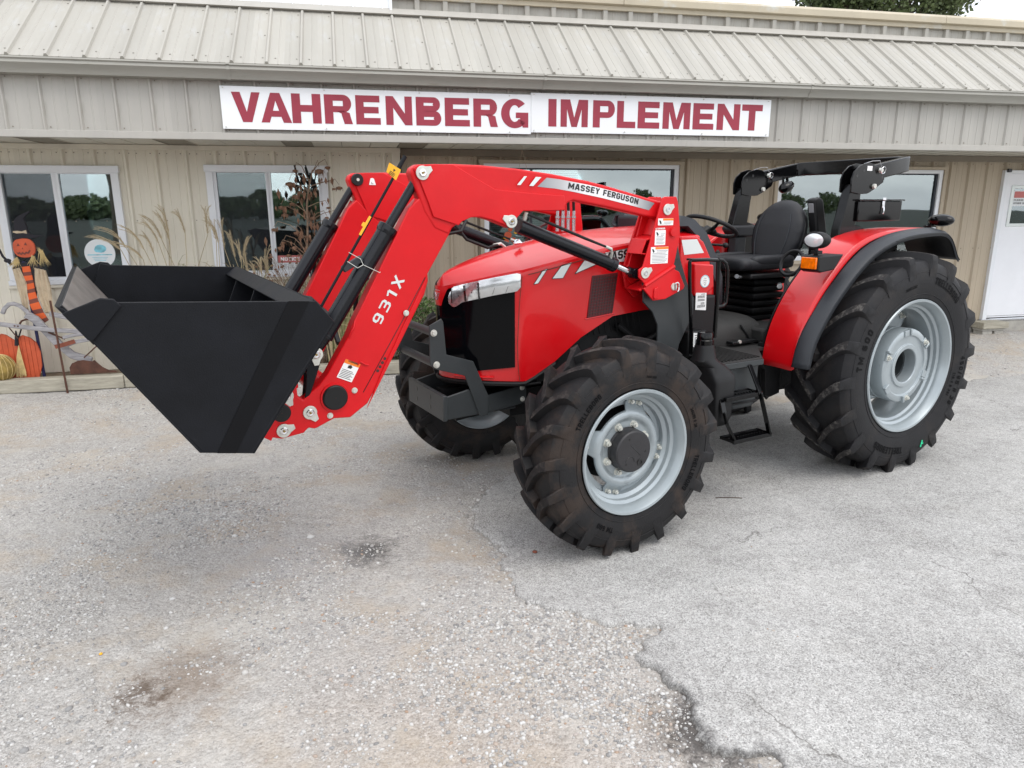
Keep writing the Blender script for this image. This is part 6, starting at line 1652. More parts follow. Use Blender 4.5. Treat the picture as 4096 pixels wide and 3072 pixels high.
for s in (1, -1):
    A = cat(FP, 40); B = cat(TPp[:-8] if False else [p for p in TPp if p[0] > -.48], 40)
    rows = []
    for i in range(40):
        a, b = A[i], B[i]
        inner_drop = Vector((0, 0))
        rows.append([(a.x*.985, s*.560, a.y-.012), (a.x, s*.575, a.y), (a.x, s*.70, a.y+.003), (a.x, s*.84, a.y), (b.x*.5+a.x*.5, s*.866, (a.y+b.y)/2)])
    fd = part('fender', M().grid(rows), 'red', T_, angle=30, solid=.006)
    C_ = cat(TPp, 60)
    B2 = cat([(a, b) for a, b in TPp], 60)
    rows = []
    for i, c_ in enumerate(C_):
        t = i/59; dn = Vector((-c_.x, .842-c_.y)).normalized()
        o = c_-dn*.016
        rows.append([(o.x, s*.862, o.y), (o.x-dn.x*.004, s*.878, o.y-dn.y*.004), (c_.x-dn.x*.004, s*.945, c_.y-dn.y*.004), (c_.x+dn.x*.012, s*.970, c_.y+dn.y*.012), (c_.x+dn.x*.040, s*.974, c_.y+dn.y*.040)])
    part('fender_trim', M().grid(rows), 'plastic_grey', T_, angle=30, solid=.006)
    # underside lip at the back and the inner wall towards the seat
    m = M(); rows = []
    for i, c_ in enumerate(C_[34:]):
        dn = Vector((-c_.x, .842-c_.y)).normalized(); rows.append([(c_.x+dn.x*.012, s*.56, c_.y+dn.y*.012), (c_.x+dn.x*.02, s*.98, c_.y+dn.y*.02)])
    part('fender_liner', M().grid(rows), 'plastic', T_, solid=.004)
    wallp = [(p.x, p.y-.006) for p in A]+[(-.46, 1.02), (1.03, 1.02)]
    part('fender_inner_wall', M().prism(wallp, s*.548, s*.560), 'red' if s < 0 else 'plastic', T_, smooth=False)
    part('fender_skirt', M().prism([(1.05, .885), (.98, .83), (.95, .62), (.90, .60), (.80, .62), (.80, 1.04), (1.03, 1.04)], s*.50, s*.548), 'engine', T_, bevel=.004)
    # front work lamp on its pod, amber indicator
    hx = .905
    hs = M(); hs.prism([(.952, 1.700), (.955, 1.600), (.92, 1.585), (.78, 1.60), (.69, 1.706)], s*.752, s*.908)
    pod = part('indicator', hs, 'plastic', T_, bevel=.010, segs=3)
    part('amber_lens', M().bb(.950, .966, s*.766 if s > 0 else -.894, s*.894 if s > 0 else -.766, 1.609, 1.690), 'amber', pod, bevel=.006, segs=3)
    m = M(); m.tube([(.90, s*.835, 1.70), (.905, s*.835, 1.755)], .016, 10); m.bb(.87, .92, min(s*.805, s*.865), max(s*.805, s*.865), 1.712, 1.735)
    lm = part('work_lamp', m, 'plastic', T_, bevel=.003)
    Rl = Matrix.Rotation(math.radians(-6), 3, 'Y')
    part('lamp_housing', M().ell((.885, s*.835, 1.806), (.062, .090, .058), 24, 14, Rl), 'plastic', lm)
    m = M(); rows = []
    for k in range(6):
        rr_ = .081*k/5; rows.append([(.948-.006*(k/5)**2*2-.0, s*(.835)+rr_*math.cos(2*PI*j/28), 1.808+rr_*.60*math.sin(2*PI*j/28)) for j in range(29)])
    m.grid(rows); ln = part('lamp_lens', m, 'lens', lm)
    m = M(); m.add([], []); pts = [(.948-.012, s*.835+.084*math.cos(2*PI*j/28), 1.808+.052*math.sin(2*PI*j/28)) for j in range(29)]; m.tube(pts, .006, 6, False); part('lamp_rim', m, 'plastic', lm)
    # rear lamp on top of the fender
    m = M(); m.ell((-.50, s*.87, 1.925), (.066, .10, .048), 20, 12); m.tube([(-.50, s*.80, 1.87), (-.50, s*.80, 1.92)], .016, 8); m.bb(-.53, -.46, min(s*.76, s*.82), max(s*.76, s*.82), 1.87, 1.885)
    part('rear_lamp', m, 'black_gloss', T_)
# platform
m = M(); m.prism([(1.76, -.83), (1.76, .83), (1.345, .83), (1.10, .57), (.60, .545), (.60, -.545), (1.10, -.57), (1.345, -.83)], .985, 1.010, axis='z'); m.bb(1.36, 1.76, .50, .82, .955, .984)
fl = part('platform', m, 'mat', T_, bevel=.004)
for i in range(13): part('mat_rib', M().bb(1.34+.031*i, 1.352+.031*i, .30, .80, 1.011, 1.018), 'mat', fl, smooth=False)
part('platform_edge', M().bb(1.345, 1.765, .832, .842, .965, 1.004), 'grey_steel', fl, bevel=.003)
m = M(); m.ell((1.12, .06, 1.02), (.42, .34, .20), 28, 14, power=.7); m.bb(.62, .98, -.36, .50, 1.02, 1.13)
part('tunnel_cover', m, 'mat', T_, bevel=.02, angle=50)
m = M(); m.bb(1.0, 1.25, .30, .46, 1.03, 1.05); m.tube([(1.02, .40, 1.05), (1.10, .38, 1.16)], .010, 8); part('pedal', m, 'plastic', T_, bevel=.004)
for q_ in ((1.15, 1.35, .22, .30, 1.14, 1.155), (1.42, 1.52, .24, .34, 1.14, 1.16), (1.42, 1.52, -.34, -.24, 1.14, 1.16)): part('pedal', M().bb(*q_), 'plastic', T_, bevel=.004)
m = M(); m.tube([(1.19, .46, 1.05), (1.19, .475, 1.05)], .013, 12); part('floor_bolt', m, 'zinc', T_)
# red lower panel with the round service sticker and bar code sticker
rp_ = part('console_panel', M().prism([(1.715, 1.655), (1.535, 1.640), (1.520, 1.485), (1.600, 1.425), (1.700, 1.430)], .43, .497), 'red', T_, bevel=.010, segs=3)
m = M(); m.lathe([(.001, .4985), (.044, .4985), (.044, .4975)], (1.612, 0, 1.528), n=32); rs_ = part('round_sticker', m, 'white', rp_)
m = M(); m.torus((1.612, .4988, 1.528), .041, .0022, Matrix.Rotation(PI/2, 3, 'X'), n=32, m=4); part('sticker_ring', m, 'paper_blue', rs_)
m = M()
for i, (w_, z) in enumerate(((.022, 1.548), (.030, 1.532), (.026, 1.516), (.014, 1.502))): m.tube([(1.612+w_/2-.012*0, .4992, z), (1.612+w_*.1, .4992, z+.005), (1.612-w_*.2, .4992, z-.003), (1.612-w_/2, .4992, z+.003)], .0014, 4)
part('sticker_print', m, 'decal_grey', rs_)
part('console_base', M().bb(1.48, 1.78, .30, .492, 1.02, 1.425), 'plastic', T_, bevel=.02)
st_ = decal('bar_code_sticker', [[(1.691, 1.452), (1.590, 1.446), (1.586, 1.322), (1.688, 1.332)]], .4975, .4985, 'white', rp_)
m = M()
for r0_, n_ in ((1.412, 14), (1.345, 16)):
    for i in range(n_): a_ = 1.672-.0048*i; m.bb(a_-.0010-.0009*((i*5) % 3), a_, .4986, .4992, r0_, r0_+.018)
for z in (1.437, 1.400, 1.392, 1.375, 1.367): m.bb(1.67-.03*((z*1000) % 2), 1.605, .4986, .4992, z, z+.004)
part('bar_code', m, 'decal_black', st_, smooth=False)
fs_ = decal('fuel_label', [[(1.790, 1.192), (1.690, 1.180), (1.690, 1.082), (1.786, 1.092)]], .6005, .6015, 'white', T_)
part('label_backing', M().bb(1.66, 1.83, .50, .600, 1.02, 1.20), 'plastic', T_, bevel=.012)
m = M(); m.bb(1.775, 1.748, .6016, .6022, 1.115, 1.160); m.bb(1.735, 1.71, .6016, .6022, 1.115, 1.155); m.tube([(1.748, .602, 1.15), (1.742, .602, 1.145), (1.742, .602, 1.125)], .0015, 4); m.bb(1.778, 1.70, .6016, .6022, 1.170, 1.176); m.bb(1.778, 1.70, .6016, .6022, 1.098, 1.102)
part('label_print', m, 'decal_grey', fs_, smooth=False)
m = M(); m.bb(1.768, 1.755, .6023, .6027, 1.140, 1.153); m.bb(1.728, 1.717, .6023, .6027, 1.125, 1.145); part('label_cutout', m, 'white', fs_, smooth=False)
# fuel tank with filler neck, second tank under the step
m = M(); rows = []
for z, x0, x1, y0, y1 in ((.585, 1.70, 1.80, .73, .87), (.60, 1.68, 1.82, .70, .885), (.66, 1.672, 1.835, .68, .90), (.90, 1.66, 1.865, .62, .915), (.945, 1.665, 1.87, .62, .90), (1.00, 1.70, 1.88, .66, .875), (1.045, 1.775, 1.94, .70, .86), (1.06, 1.785, 1.935, .715, .855), (1.15, 1.805, 1.92, .73, .84)):
    cx, cy, hx_, hy2 = (x0+x1)/2, (y0+y1)/2, (x1-x0)/2, (y1-y0)/2; e = .32 if z < 1.0 else .75
    rows.append([(cx+hx_*math.copysign(abs(math.cos(a))**e, math.cos(a)), cy+hy2*math.copysign(abs(math.sin(a))**e, math.sin(a)), z) for a in [2*PI*j/32 for j in range(33)]])
m.grid(rows); m.add([rows[0][j] for j in range(32)], [tuple(range(32))]); ft = part('fuel_tank', m, 'plastic_grey' if False else 'plastic', T_, angle=40)
m = M(); m.lathe([(.001, 1.235), (.045, 1.232), (.052, 1.218), (.053, 1.185), (.057, 1.180), (.057, 1.150), (.001, 1.150)], (1.862, .785, 0), 'z', 28); part('filler_cap', m, 'black_gloss', ft)
m = M(); m.prism([(1.34, .965), (1.62, .965), (1.60, .70), (1.57, .655), (1.38, .655), (1.345, .70)], .52, .80); part('side_tank', m, 'grey_steel', T_, bevel=.014, segs=3)
m = M(); m.bb(1.34, 1.62, .50, .81, .690, .705); part('tank_strap', m, 'plastic', T_, bevel=.003)
# steps
m = M(); m.tube([(1.395, .835, .975), (1.40, .86, .80), (1.335, .935, .50)], .013, 4) if False else None
for (a_, b_, c_, d_) in (((1.375, .836, .975), (1.430, .905, .790), (1.372, .952, .500), .0),):
    pass
m = M()
for path in ([(1.480, .84, .975), (1.455, .93, .79), (1.362, .955, .495)], [(1.800, .84, .975), (1.790, .93, .70), (1.765, .94, .62), (1.705, .955, .505)]):
    m = M()
    for p, q in zip(path, path[1:]):
        p, q = Vector(p), Vector(q); d = q-p; L_ = d.length; Rz = d.to_track_quat('Z', 'Y').to_matrix(); m.box((p+q)/2, (.046, .012, L_+.01), Rz)
    part('step_rail', m, 'black_gloss', T_, bevel=.003)
for z, x0, x1, y0, y1, nm in ((.488, 1.345, 1.715, .835, .965, 'lower'), (.788, 1.435, 1.78, .80, .935, 'upper')):
    m = M(); m.bb(x0, x1, y1-.012, y1, z-.016, z+.012); m.bb(x0, x1, y0, y0+.010, z-.010, z+.010); m.bb(x0, x0+.010, y0, y1-.012, z-.010, z+.010); m.bb(x1-.010, x1, y0, y1-.012, z-.010, z+.010)
    m.bb(x0+.01, x1-.01, y0+.01, y1-.012, z-.004, z+.004)
    for i in range(14): m.tube([(x0+.025+.027*i if x0+.025+.027*i < x1-.01 else x1-.015, (y0+y1)/2, z+.004), (x0+.025+.027*i if x0+.025+.027*i < x1-.01 else x1-.015, (y0+y1)/2, z+.011)], .008, 8)
    part('step_tread', m, 'black_gloss', T_, bevel=.0015)
# hand rails
m = M(); m.tube([(1.690, .70, 1.165), (1.688, .70, 1.40), (1.700, .70, 1.685)], .0155, 10); m.tube([(1.700, .70, 1.690), (1.80, .70, 1.698), (1.945, .70, 1.700), (1.955, .70, 1.69), (1.950, .70, 1.60), (1.925, .69, 1.45), (1.85, .64, 1.20), (1.82, .62, 1.05)], .0125, 10)
hr = part('hand_rail', m, 'black_gloss', T_)
m = M(); m.tube([(1.702, .70, 1.695), (1.665, .70, 1.690), (1.630, .70, 1.668), (1.610, .70, 1.625), (1.603, .70, 1.52), (1.606, .70, 1.40), (1.630, .70, 1.378), (1.688, .70, 1.375)], .0125, 12); part('grab_loop', m, 'black_gloss', T_)
m = M(); m.prism([(1.705, 1.700), (1.95, 1.712), (1.952, 1.698), (1.708, 1.684)], .66, .715); part('rail_top', m, 'plastic', hr, bevel=.005)
# seat suspension bellows, seat, back rest, arm rest
m = M()
for i in range(6): w_ = .175+(.010 if i % 2 else 0); m.bb(.60-w_, .60+w_*.95, -.19-(.010 if i % 2 else 0), .19+(.010 if i % 2 else 0), 1.13+.058*i, 1.180+.058*i)
part('seat_bellows', m, 'bellows', T_, bevel=.018, segs=3)
part('seat_base', M().bb(.34, .86, -.23, .23, 1.475, 1.520), 'plastic', T_, bevel=.015)
m = M(); m.tube([(.90, .16, 1.495), (.98, .22, 1.50), (1.05, .26, 1.515)], [.012, .013, .017], 8); m.tube([(.55, .25, 1.42), (.62, .31, 1.42)], .02, 10); part('seat_lever', m, 'silver', T_)
m = M(); m.ell((.645, 0, 1.590), (.320, .255, .052), 32, 14, power=.42); cu = part('seat_cushion', m, 'seat', T_, angle=70)
m = M(); m.ell((.90, 0, 1.592), (.085, .245, .055), 24, 12, power=.6); m.ell((.62, .215, 1.620), (.24, .045, .040), 20, 10, Matrix.Rotation(0, 3, 'X'), .6); m.ell((.62, -.215, 1.620), (.24, .045, .040), 20, 10, None, .6)
part('cushion_bolster', m, 'seat', cu, angle=70)
def back(z0, z1, ws, xs, th, n=26):
    rows = []
    for k in range(n+1):
        t = k/n; z = z0+(z1-z0)*t; w = float(np.interp(t, ws[0], ws[1])); x = float(np.interp(t, xs[0], xs[1])); h = th*(1 if t < .86 else max(.25, math.sqrt(max(0, 1-((t-.86)/.14)**2))))
        rows.append([(x+h*math.copysign(abs(math.cos(a))**.7, math.cos(a))-(.030*(abs(math.sin(a)))**2 if math.cos(a) > 0 else 0), w*math.copysign(abs(math.sin(a))**.55, math.sin(a)), z) for a in [2*PI*j/36 for j in range(37)]])
    return rows
wsb = ([0, .1, .3, .5, .65, .8, .9, .96, 1.0], [.175, .205, .240, .250, .238, .200, .150, .100, .03]); xsb = ([0, .3, .6, 1.0], [.405, .370, .335, .265])
m = M(); m.grid(back(1.600, 2.085, wsb, xsb, .058)); bk_ = part('seat_back', m, 'seat', T_, angle=70)
for s in (1, -1):
    ps = []
    for t in np.linspace(.02, .78, 12): z = 1.6+.485*t; w = float(np.interp(t, *wsb)); x = float(np.interp(t, *xsb)); ps.append((x+.052-.004, s*w*.66, z))
    part('seam_piping', M().tube(ps, .0045, 6), 'plastic_grey', bk_)
part('seat_back_shell', M().grid(back(1.58, 2.05, (wsb[0], [w*.97 for w in wsb[1]]), (xsb[0], [x-.045 for x in xsb[1]]), .035)), 'plastic', T_, angle=70)
m = M(); m.prism([(.50, 1.872), (.16, 1.872), (.15, 1.835), (.20, 1.775), (.45, 1.780), (.51, 1.84)], -.47, -.34); m.bb(.30, .42, -.46, -.36, 1.45, 1.78); m.bb(.22, .60, -.50, -.32, 1.02, 1.5)
part('side_console', m, 'seat', T_, bevel=.022, segs=3)
m = M(); m.tube([(.62, -.42, 1.50), (.60, -.40, 1.62)], .011, 8); m.ell((.60, -.40, 1.64), (.02, .02, .03)); m.tube([(.72, -.45, 1.48), (.71, -.43, 1.58)], .009, 8); m.ell((.71, -.43, 1.60), (.018, .018, .024)); m.bb(.45, .78, -.53, -.33, 1.2, 1.49)
part('control_lever', m, 'plastic', T_, bevel=.006)
m = M(); m.tube([(.60, .475, 1.04), (.62, .475, 1.52)], .02, 10); m.torus((.685, .46, 1.615), .098, .0135, Matrix.Rotation(math.radians(68), 3, 'Y')@Matrix.Rotation(0, 3, 'X'), 32, 8)
part('assist_grip', m, 'plastic', T_)
# post behind the seat with a grey lens panel
m = M(); m.prism([(.262, 2.098), (.190, 2.105), (.165, 2.07), (.085, 1.60), (.170, 1.60), (.250, 2.02)], .255, .345) if False else m.prism([(.285, 2.090), (.215, 2.108), (.175, 2.085), (.085, 1.80), (.10, 1.40), (.20, 1.40), (.215, 1.82)], .215, .300)
bp_ = part('belt_post', m, 'plastic', T_, bevel=.018, segs=3)
m = M(); m.bb(.262, .280, .222, .262, 1.985, 2.060); part('post_lens', M().box((.264, .2575, 2.022), (.012, .052, .080), Matrix.Rotation(math.radians(14), 3, 'Y')), 'decal_grey', bp_, bevel=.006)
# roll bar: two posts, hinge plates, folded hoop
for s in (1, -1):
    y = s*.545
    m = M(); m.prism([(.335, 1.60), (.330, 1.86), (.262, 2.12), (.225, 2.20), (.115, 2.20), (.118, 2.12), (.150, 1.86), (.170, 1.60)], y-.038, y+.038)
    m.prism([(.15, 1.50), (.15, 1.90), (.02, 1.87), (.02, 1.50)], y-.030, y+.030)
    ps = part('roll_bar_post', m, 'black_gloss', T_, bevel=.008)
    HP = [(.262, 2.140), (.268, 2.235), (.245, 2.290), (.185, 2.335), (.100, 2.357), (.030, 2.352), (-.045, 2.320), (-.100, 2.300), (-.130, 2.255), (-.115, 2.215), (-.010, 2.160), (.060, 2.130), (.155, 2.125)]
    for yy in (y-.047, y+.047): part('hinge_plate', M().prism(HP, yy-.006, yy+.006), 'black_gloss', T_, bevel=.002)
    hp = [o for o in bpy.data.objects if o.name.startswith('hinge_plate')][-1]
    for x, z in ((-.055, 2.305), (.005, 2.185)): m = M(); m.tube([(x, y-.06, z), (x, y+.072, z)], .011, 10); m.lathe([(.001, y+.074), (.019, y+.074), (.021, y+.066), (.021, y+.056)], (x, 0, z), n=6); part('hinge_bolt', m, 'zinc', ps, bevel=.001)
    for x, z in ((.21, 2.26), (.135, 2.30), (-.095, 2.255)): part('hinge_hole', M().lathe([(.001, y+.0535), (.012, y+.0535)], (x, 0, z), n=14), 'decal_black', ps)
    m = M(); m.torus((-.065, y+.078, 2.305), .026, .0025, Matrix.Rotation(math.radians(80), 3, 'X'), 22, 5); m.tube([(-.06, y+.06, 2.33), (-.02, y+.07, 2.375), (.04, y+.05, 2.372), (.10, y+.02, 2.352)], .0022, 5)
    part('lynch_pin', m, 'chrome', ps)
    if s < 0:
        lb = part('roll_bar_label', M().box((.243, y, 1.96), (.003, .060, .13), Matrix.Rotation(math.radians(-14), 3, 'Y')), 'yellow', ps, smooth=False)
        part('label_top', M().box((.236, y, 2.035), (.003, .060, .04), Matrix.Rotation(math.radians(-14), 3, 'Y')), 'white', ps, smooth=False)
    else:
        part('roll_bar_label', M().bb(.10, .04, y+.0535, y+.055, 2.30, 2.335), 'white', ps, smooth=False)
def bar(path, w, h, m):
    """rectangular tube with mitred joints, horizontal hoop"""
    P = [Vector(p) for p in path]; rows = []
    for i, p in enumerate(P):
        a = P[max(0, i-1)]; b = P[min(len(P)-1, i+1)]; t1 = (p-a).normalized() if i else (b-p).normalized(); t2 = (b-p).normalized() if i < len(P)-1 else t1
        t = (t1+t2).normalized(); n = Vector((-t.y, t.x, 0)).normalized(); k = 1/max(.5, n.dot(Vector((-t1.y, t1.x, 0)).normalized()))
        rows.append([p+n*w/2*k+Vector((0, 0, h/2)), p-n*w/2*k+Vector((0, 0, h/2)), p-n*w/2*k-Vector((0, 0, h/2)), p+n*w/2*k-Vector((0, 0, h/2)), p+n*w/2*k+Vector((0, 0, h/2))])
    m.grid(rows)
m = M(); bar([(.10, -.545, 2.262), (-.16, -.545, 2.310), (-.40, -.545, 2.352), (-.475, -.53, 2.366), (-.505, -.45, 2.370), (-.505, .45, 2.370), (-.475, .53, 2.366), (-.40, .545, 2.352), (-.16, .545, 2.310), (.10, .545, 2.262)], .060, .118, m)
hp_ = part('roll_bar_hoop', m, 'black_gloss', T_, bevel=.010, segs=3)
for y, z in ((.37, 2.39), (.30, 2.34), (.20, 2.375)): part('hoop_clip', M().tube([(-.46, y, z-.02), (-.445, y, z-.02)], .016, 12), 'plastic', hp_)
# work lamp below the hoop
m = M(); m.ell((-.20, -.40, 2.205), (.085, .055, .050), 20, 12, Matrix.Rotation(math.radians(22), 3, 'Y')); m.tube([(-.15, -.40, 2.30), (-.15, -.40, 2.21)], .010, 8); m.tube([(-.20, -.40, 2.29), (-.21, -.40, 2.23)], .012, 8); part('hoop_lamp', m, 'black_gloss', T_)
# tool box on the left post
tb = part('tool_box', M().bb(-.385, .160, .46, .605, 1.920, 2.075), 'black_gloss', T_, bevel=.008)
part('box_lid', M().bb(-.400, .17, .452, .616, 2.0765, 2.088), 'black_gloss', tb, bevel=.003)
m = M(); m.bb(-.145, -.115, .606, .616, 2.02, 2.075); m.tube([(-.13, .618, 2.03), (-.13, .622, 1.995), (-.128, .618, 1.975)], .007, 8); m.bb(-.15, -.11, .616, .620, 2.080, 2.10); part('box_latch', m, 'chrome', tb, bevel=.002)

# ================================================================== PLANTING BED AND ITS DECORATIONS
bed = M(); bed.grid([[(s, t, float(z)) for s in np.arange(-4.6, 1.2, .12)] for t, z in ((8.30, .20), (8.45, .25), (8.65, .235), (8.86, .215))])
structure('bed_soil', mesh_of(bed, 'bed_soil'), 'soil').matrix_world = Matrix.Rotation(TH, 4, 'Z')
tm = thing('landscape_timber', 'weathered grey green landscape timber edging the bed below the left windows', 'timber', FB, (-2.0, 8.27, .15))
for a, b in ((-5.0, -2.52), (-2.515, .55)):
    part('timber', M().bb(a, b, 8.20, 8.335, .14, .285), 'timber', tm, bevel=.014, segs=3)

rnd = random.Random(5)
def V3(s, t, z): return Vector((s, t, z))
# ornamental grass: stems with feathery plumes
def plume(m, a, b, c, w, n=44):
    """one-sided feathery seed head along the curve a-b-c"""
    a, b, c = Vector(a), Vector(b), Vector(c)
    for i in range(n):
        t = i/n; p = a.lerp(b, t).lerp(b.lerp(c, t), t); d = (b.lerp(c, t)-a.lerp(b, t)).normalized()
        L = w*(1.0-.55*t)*rnd.uniform(.7, 1.3); o = Vector((rnd.gauss(0, .35), rnd.gauss(0, .30), rnd.gauss(0, .2)))
        q = p+(d*1.0+o*.55).normalized()*L; q.z -= L*.25
        s_ = d.cross(Vector((0, 1, 0))).normalized()*.0014
        m.add([p-s_, p+s_, q], [(0, 1, 2)])
def blade(m, p, q, r, w):
    """arching leaf from p over q to r"""
    p, q, r = Vector(p), Vector(q), Vector(r); rows = []
    for i in range(8):
        t = i/7; c = p.lerp(q, t).lerp(q.lerp(r, t), t); wd = w*(1-t)**.6*.5
        d = (q.lerp(r, t)-p.lerp(q, t)).normalized(); s_ = d.cross(Vector((.3, 1, 0))).normalized()*wd
        rows.append([c-s_, c+s_])
    m.grid([[tuple(x) for x in rr] for rr in rows])
def grass_clump(name, label, s0, s1, heads, base, blades, green, t0=8.45):
    th = thing(name, label, 'grass', FB, base)
    ms, mp, mb, md = M(), M(), M(), M()
    for (x0, z0, x1, z1) in heads:
        t = t0+rnd.uniform(-.1, .12); bx = base[0]+rnd.uniform(s0, s1)
        tip, neck = V3(x0, t, z0), V3(x1, t, z1); root = V3(bx, t, .24)
        mid = V3(x1+(bx-x1)*.35, t, .24+(z1-.24)*.6)
        ms.tube([root, mid, neck], .0035, 5)
        ctl = V3(x1+(x0-x1)*.30, t, z1+(z0-z1)*.75)
        ms.tube([neck, ctl.lerp(neck, .5), ctl.lerp(tip, .5)], [.003, .002, .001], 4)
        for k in range(5): plume(mp, neck, ctl+Vector((rnd.uniform(-.02, .02), rnd.uniform(-.02, .02), rnd.uniform(-.02, .02))), tip+Vector((rnd.uniform(-.045, .045), rnd.uniform(-.03, .03), rnd.uniform(-.05, .01))), .078)
    for i in range(blades):
        bx = base[0]+rnd.uniform(s0, s1)*.8; t = t0+rnd.uniform(-.12, .2); h = rnd.uniform(.7, 1.35); lean = rnd.uniform(-.5, .5)
        (mb if rnd.random() < green else md).__class__
        blade(mb if rnd.random() < green else md, (bx, t, .23), (bx+lean*.35, t, .23+h), (bx+lean, t+rnd.uniform(-.1, .05), .23+h*rnd.uniform(.55, 1.0)), rnd.uniform(.010, .020))
    part('stems', ms, 'blade_dry', th, clean=False, kind='stuff'); part('plumes', mp, 'plume', th, smooth=False, clean=False, kind='stuff')
    part('green_blades', mb, 'blade_green', th, smooth=False, clean=False, kind='stuff'); part('dry_blades', md, 'blade_dry', th, smooth=False, clean=False, kind='stuff')
    return th
heads = [(-2.649, 1.871, -2.40, 1.62), (-2.71, 1.776, -2.42, 1.60), (-2.407, 1.868, -2.20, 1.60), (-2.46, 1.70, -2.22, 1.50), (-2.235, 1.797, -2.126, 1.56), (-2.198, 1.971, -2.045, 1.70), (-2.24, 1.93, -2.07, 1.66), (-2.021, 2.074, -1.953, 1.77), (-2.06, 2.00, -1.97, 1.70), (-1.876, 2.039, -1.785, 1.76), (-1.553, 2.072, -1.565, 1.75), (-1.534, 1.932, -1.462, 1.70), (-1.50, 1.90, -1.45, 1.66)]
grass_clump('ornamental_grass', 'tall tan plumed ornamental grass between the two left windows, behind the bucket', -.40, .40, heads, (-1.85, 8.45, .24), 300, .70)
heads2 = [(-1.103, 1.731, -1.20, 1.52), (-1.431, 1.931, -1.411, 1.60), (-1.35, 1.80, -1.30, 1.5), (-1.248, 1.70, -1.22, 1.45), (-1.053, 1.50, -1.02, 1.32), (-.95, 1.62, -1.0, 1.3), (-1.15, 1.45, -1.1, 1.25), (-.98, 1.50, -.96, 1.30), (-1.22, 1.55, -1.18, 1.32)]
grass_clump('ornamental_grass', 'shorter thin plumed grass with reddish heads in front of the middle window', -.25, .25, heads2, (-1.12, 8.45, .24), 60, .3)
wd = grass_clump('tall_weeds', 'tangle of green and straw weeds seen between the loader beams', -.32, .32, [], (-.10, 8.45, .22), 420, .45)
# dead sunflowers
sf = thing('sunflower', 'tall dead brown sunflower with drooping seed heads before the middle window', 'sunflower', FB, (-.52, 8.42, .24))
stem = [V3(-.56, 8.42, .24), V3(-.53, 8.42, 1.2), V3(-.515, 8.42, 1.6), V3(-.49, 8.42, 1.88), V3(-.486, 8.42, 2.07), V3(-.442, 8.42, 2.284), V3(-.40, 8.42, 2.44)]
part('stem', M().tube(stem, [.017, .014, .012, .011, .010, .009, .006], 8), 'dead_stem', sf)
HD = [(-.584, 2.427, .035, 2.30), (-.650, 2.285, .052, 2.33), (-.595, 2.15, .045, 2.22), (-.327, 2.419, .058, 2.40), (-.237, 2.462, .036, 2.46), (-.125, 2.245, .042, 2.26), (-.182, 2.235, .026, 2.26), (-.255, 2.033, .028, 2.04), (-.757, 2.035, .045, 1.98), (-.639, 2.073, .038, 1.95), (-.727, 1.955, .042, 1.9), (-.430, 1.920, .040, 1.84), (-.846, 1.80, .038, 1.7), (-.282, 1.925, .026, 1.88), (-.144, 1.924, .030, 1.88), (-.199, 1.830, .036, 1.84), (-.804, 1.60, .036, 1.5), (-.768, 1.654, .03, 1.55), (-.646, 1.603, .036, 1.5), (-.721, 1.514, .034, 1.45), (-.55, 2.20, .03, 2.2), (-.50, 1.72, .04, 1.62), (-.62, 1.76, .036, 1.6)]
mb = M()
for x, z, r, za in HD:
    r *= 1.25
    zs = min(za, 2.40); sx_ = float(np.interp(zs, [.24, 1.2, 1.6, 1.88, 2.07, 2.284, 2.44], [-.56, -.53, -.515, -.49, -.486, -.442, -.40]))
    t = 8.42+rnd.uniform(-.08, .05); mx_ = (sx_+x)/2
    mb.tube([(sx_, 8.42, zs), (mx_, (8.42+t)/2, max(z, zs)+.05), (x-(x-mx_)*.25, t, z+r+.045), (x, t, z+r*.7)], [.0055, .004, .0035, .003], 5)
    h = M()
    h.ell((x, t, z), (r*.62, r*.55, r*.38), 12, 7)
    for k in range(16):
        a = 2*PI*k/16+rnd.uniform(-.2, .2); o = Vector((math.cos(a), math.sin(a)*.8, 0)); p = Vector((x, t, z+r*.25))+o*r*.62
        q = p+o*r*rnd.uniform(.1, .5)+Vector((0, 0, -r*rnd.uniform(.5, 1.3))); w_ = Vector((-o.y, o.x, 0))*r*.16
        h.add([p-w_, p+w_, q], [(0, 1, 2)])
    part('seed_head', h, 'dead_leaf', sf, smooth=False, clean=False)
part('side_branch', mb, 'dead_stem', sf)
lf = M()
for i in range(90):
    x = -.5+rnd.gauss(0, .16); z = rnd.uniform(1.35, 2.38); t = 8.42+rnd.uniform(-.08, .05); r = rnd.uniform(.02, .05)
    lf.add([(x, t, z+r), (x+r*.5, t-.012, z), (x+r*.15, t+.01, z-r*1.5), (x-r*.4, t-.01, z-.2*r)], [(0, 1, 2, 3)])
part('withered_leaf', lf, 'dead_leaf', sf, smooth=False, clean=False, kind='stuff')
br = thing('dry_flower_bush', 'mound of thin dry branching flower stems under the sunflower', 'dried plant', FB, (-.62, 8.5, .24))
m = M(); m2 = M()
for i in range(230):
    bx = -.60+rnd.gauss(0, .10); a = rnd.uniform(-1.1, 1.1); L = rnd.uniform(.75, 1.35); t = 8.50+rnd.uniform(-.15, .1)
    e = V3(bx+math.sin(a)*L*.45, t, .25+L*math.cos(a*.55)); md_ = V3(bx+math.sin(a)*L*.12, t, .25+L*.55)
    m.tube([(bx, t, .24), md_, e, e+V3(rnd.uniform(-.07, .07), 0, rnd.uniform(-.10, .02))], [.003, .0024, .0016, .001], 3)
    if rnd.random() < .45: m2.ell(e, (.016, .014, .012), 6, 4)
part('twigs', m, 'dead_stem', br, clean=False, kind='stuff'); part('dry_blooms', m2, 'dead_leaf', br, clean=False, kind='stuff')
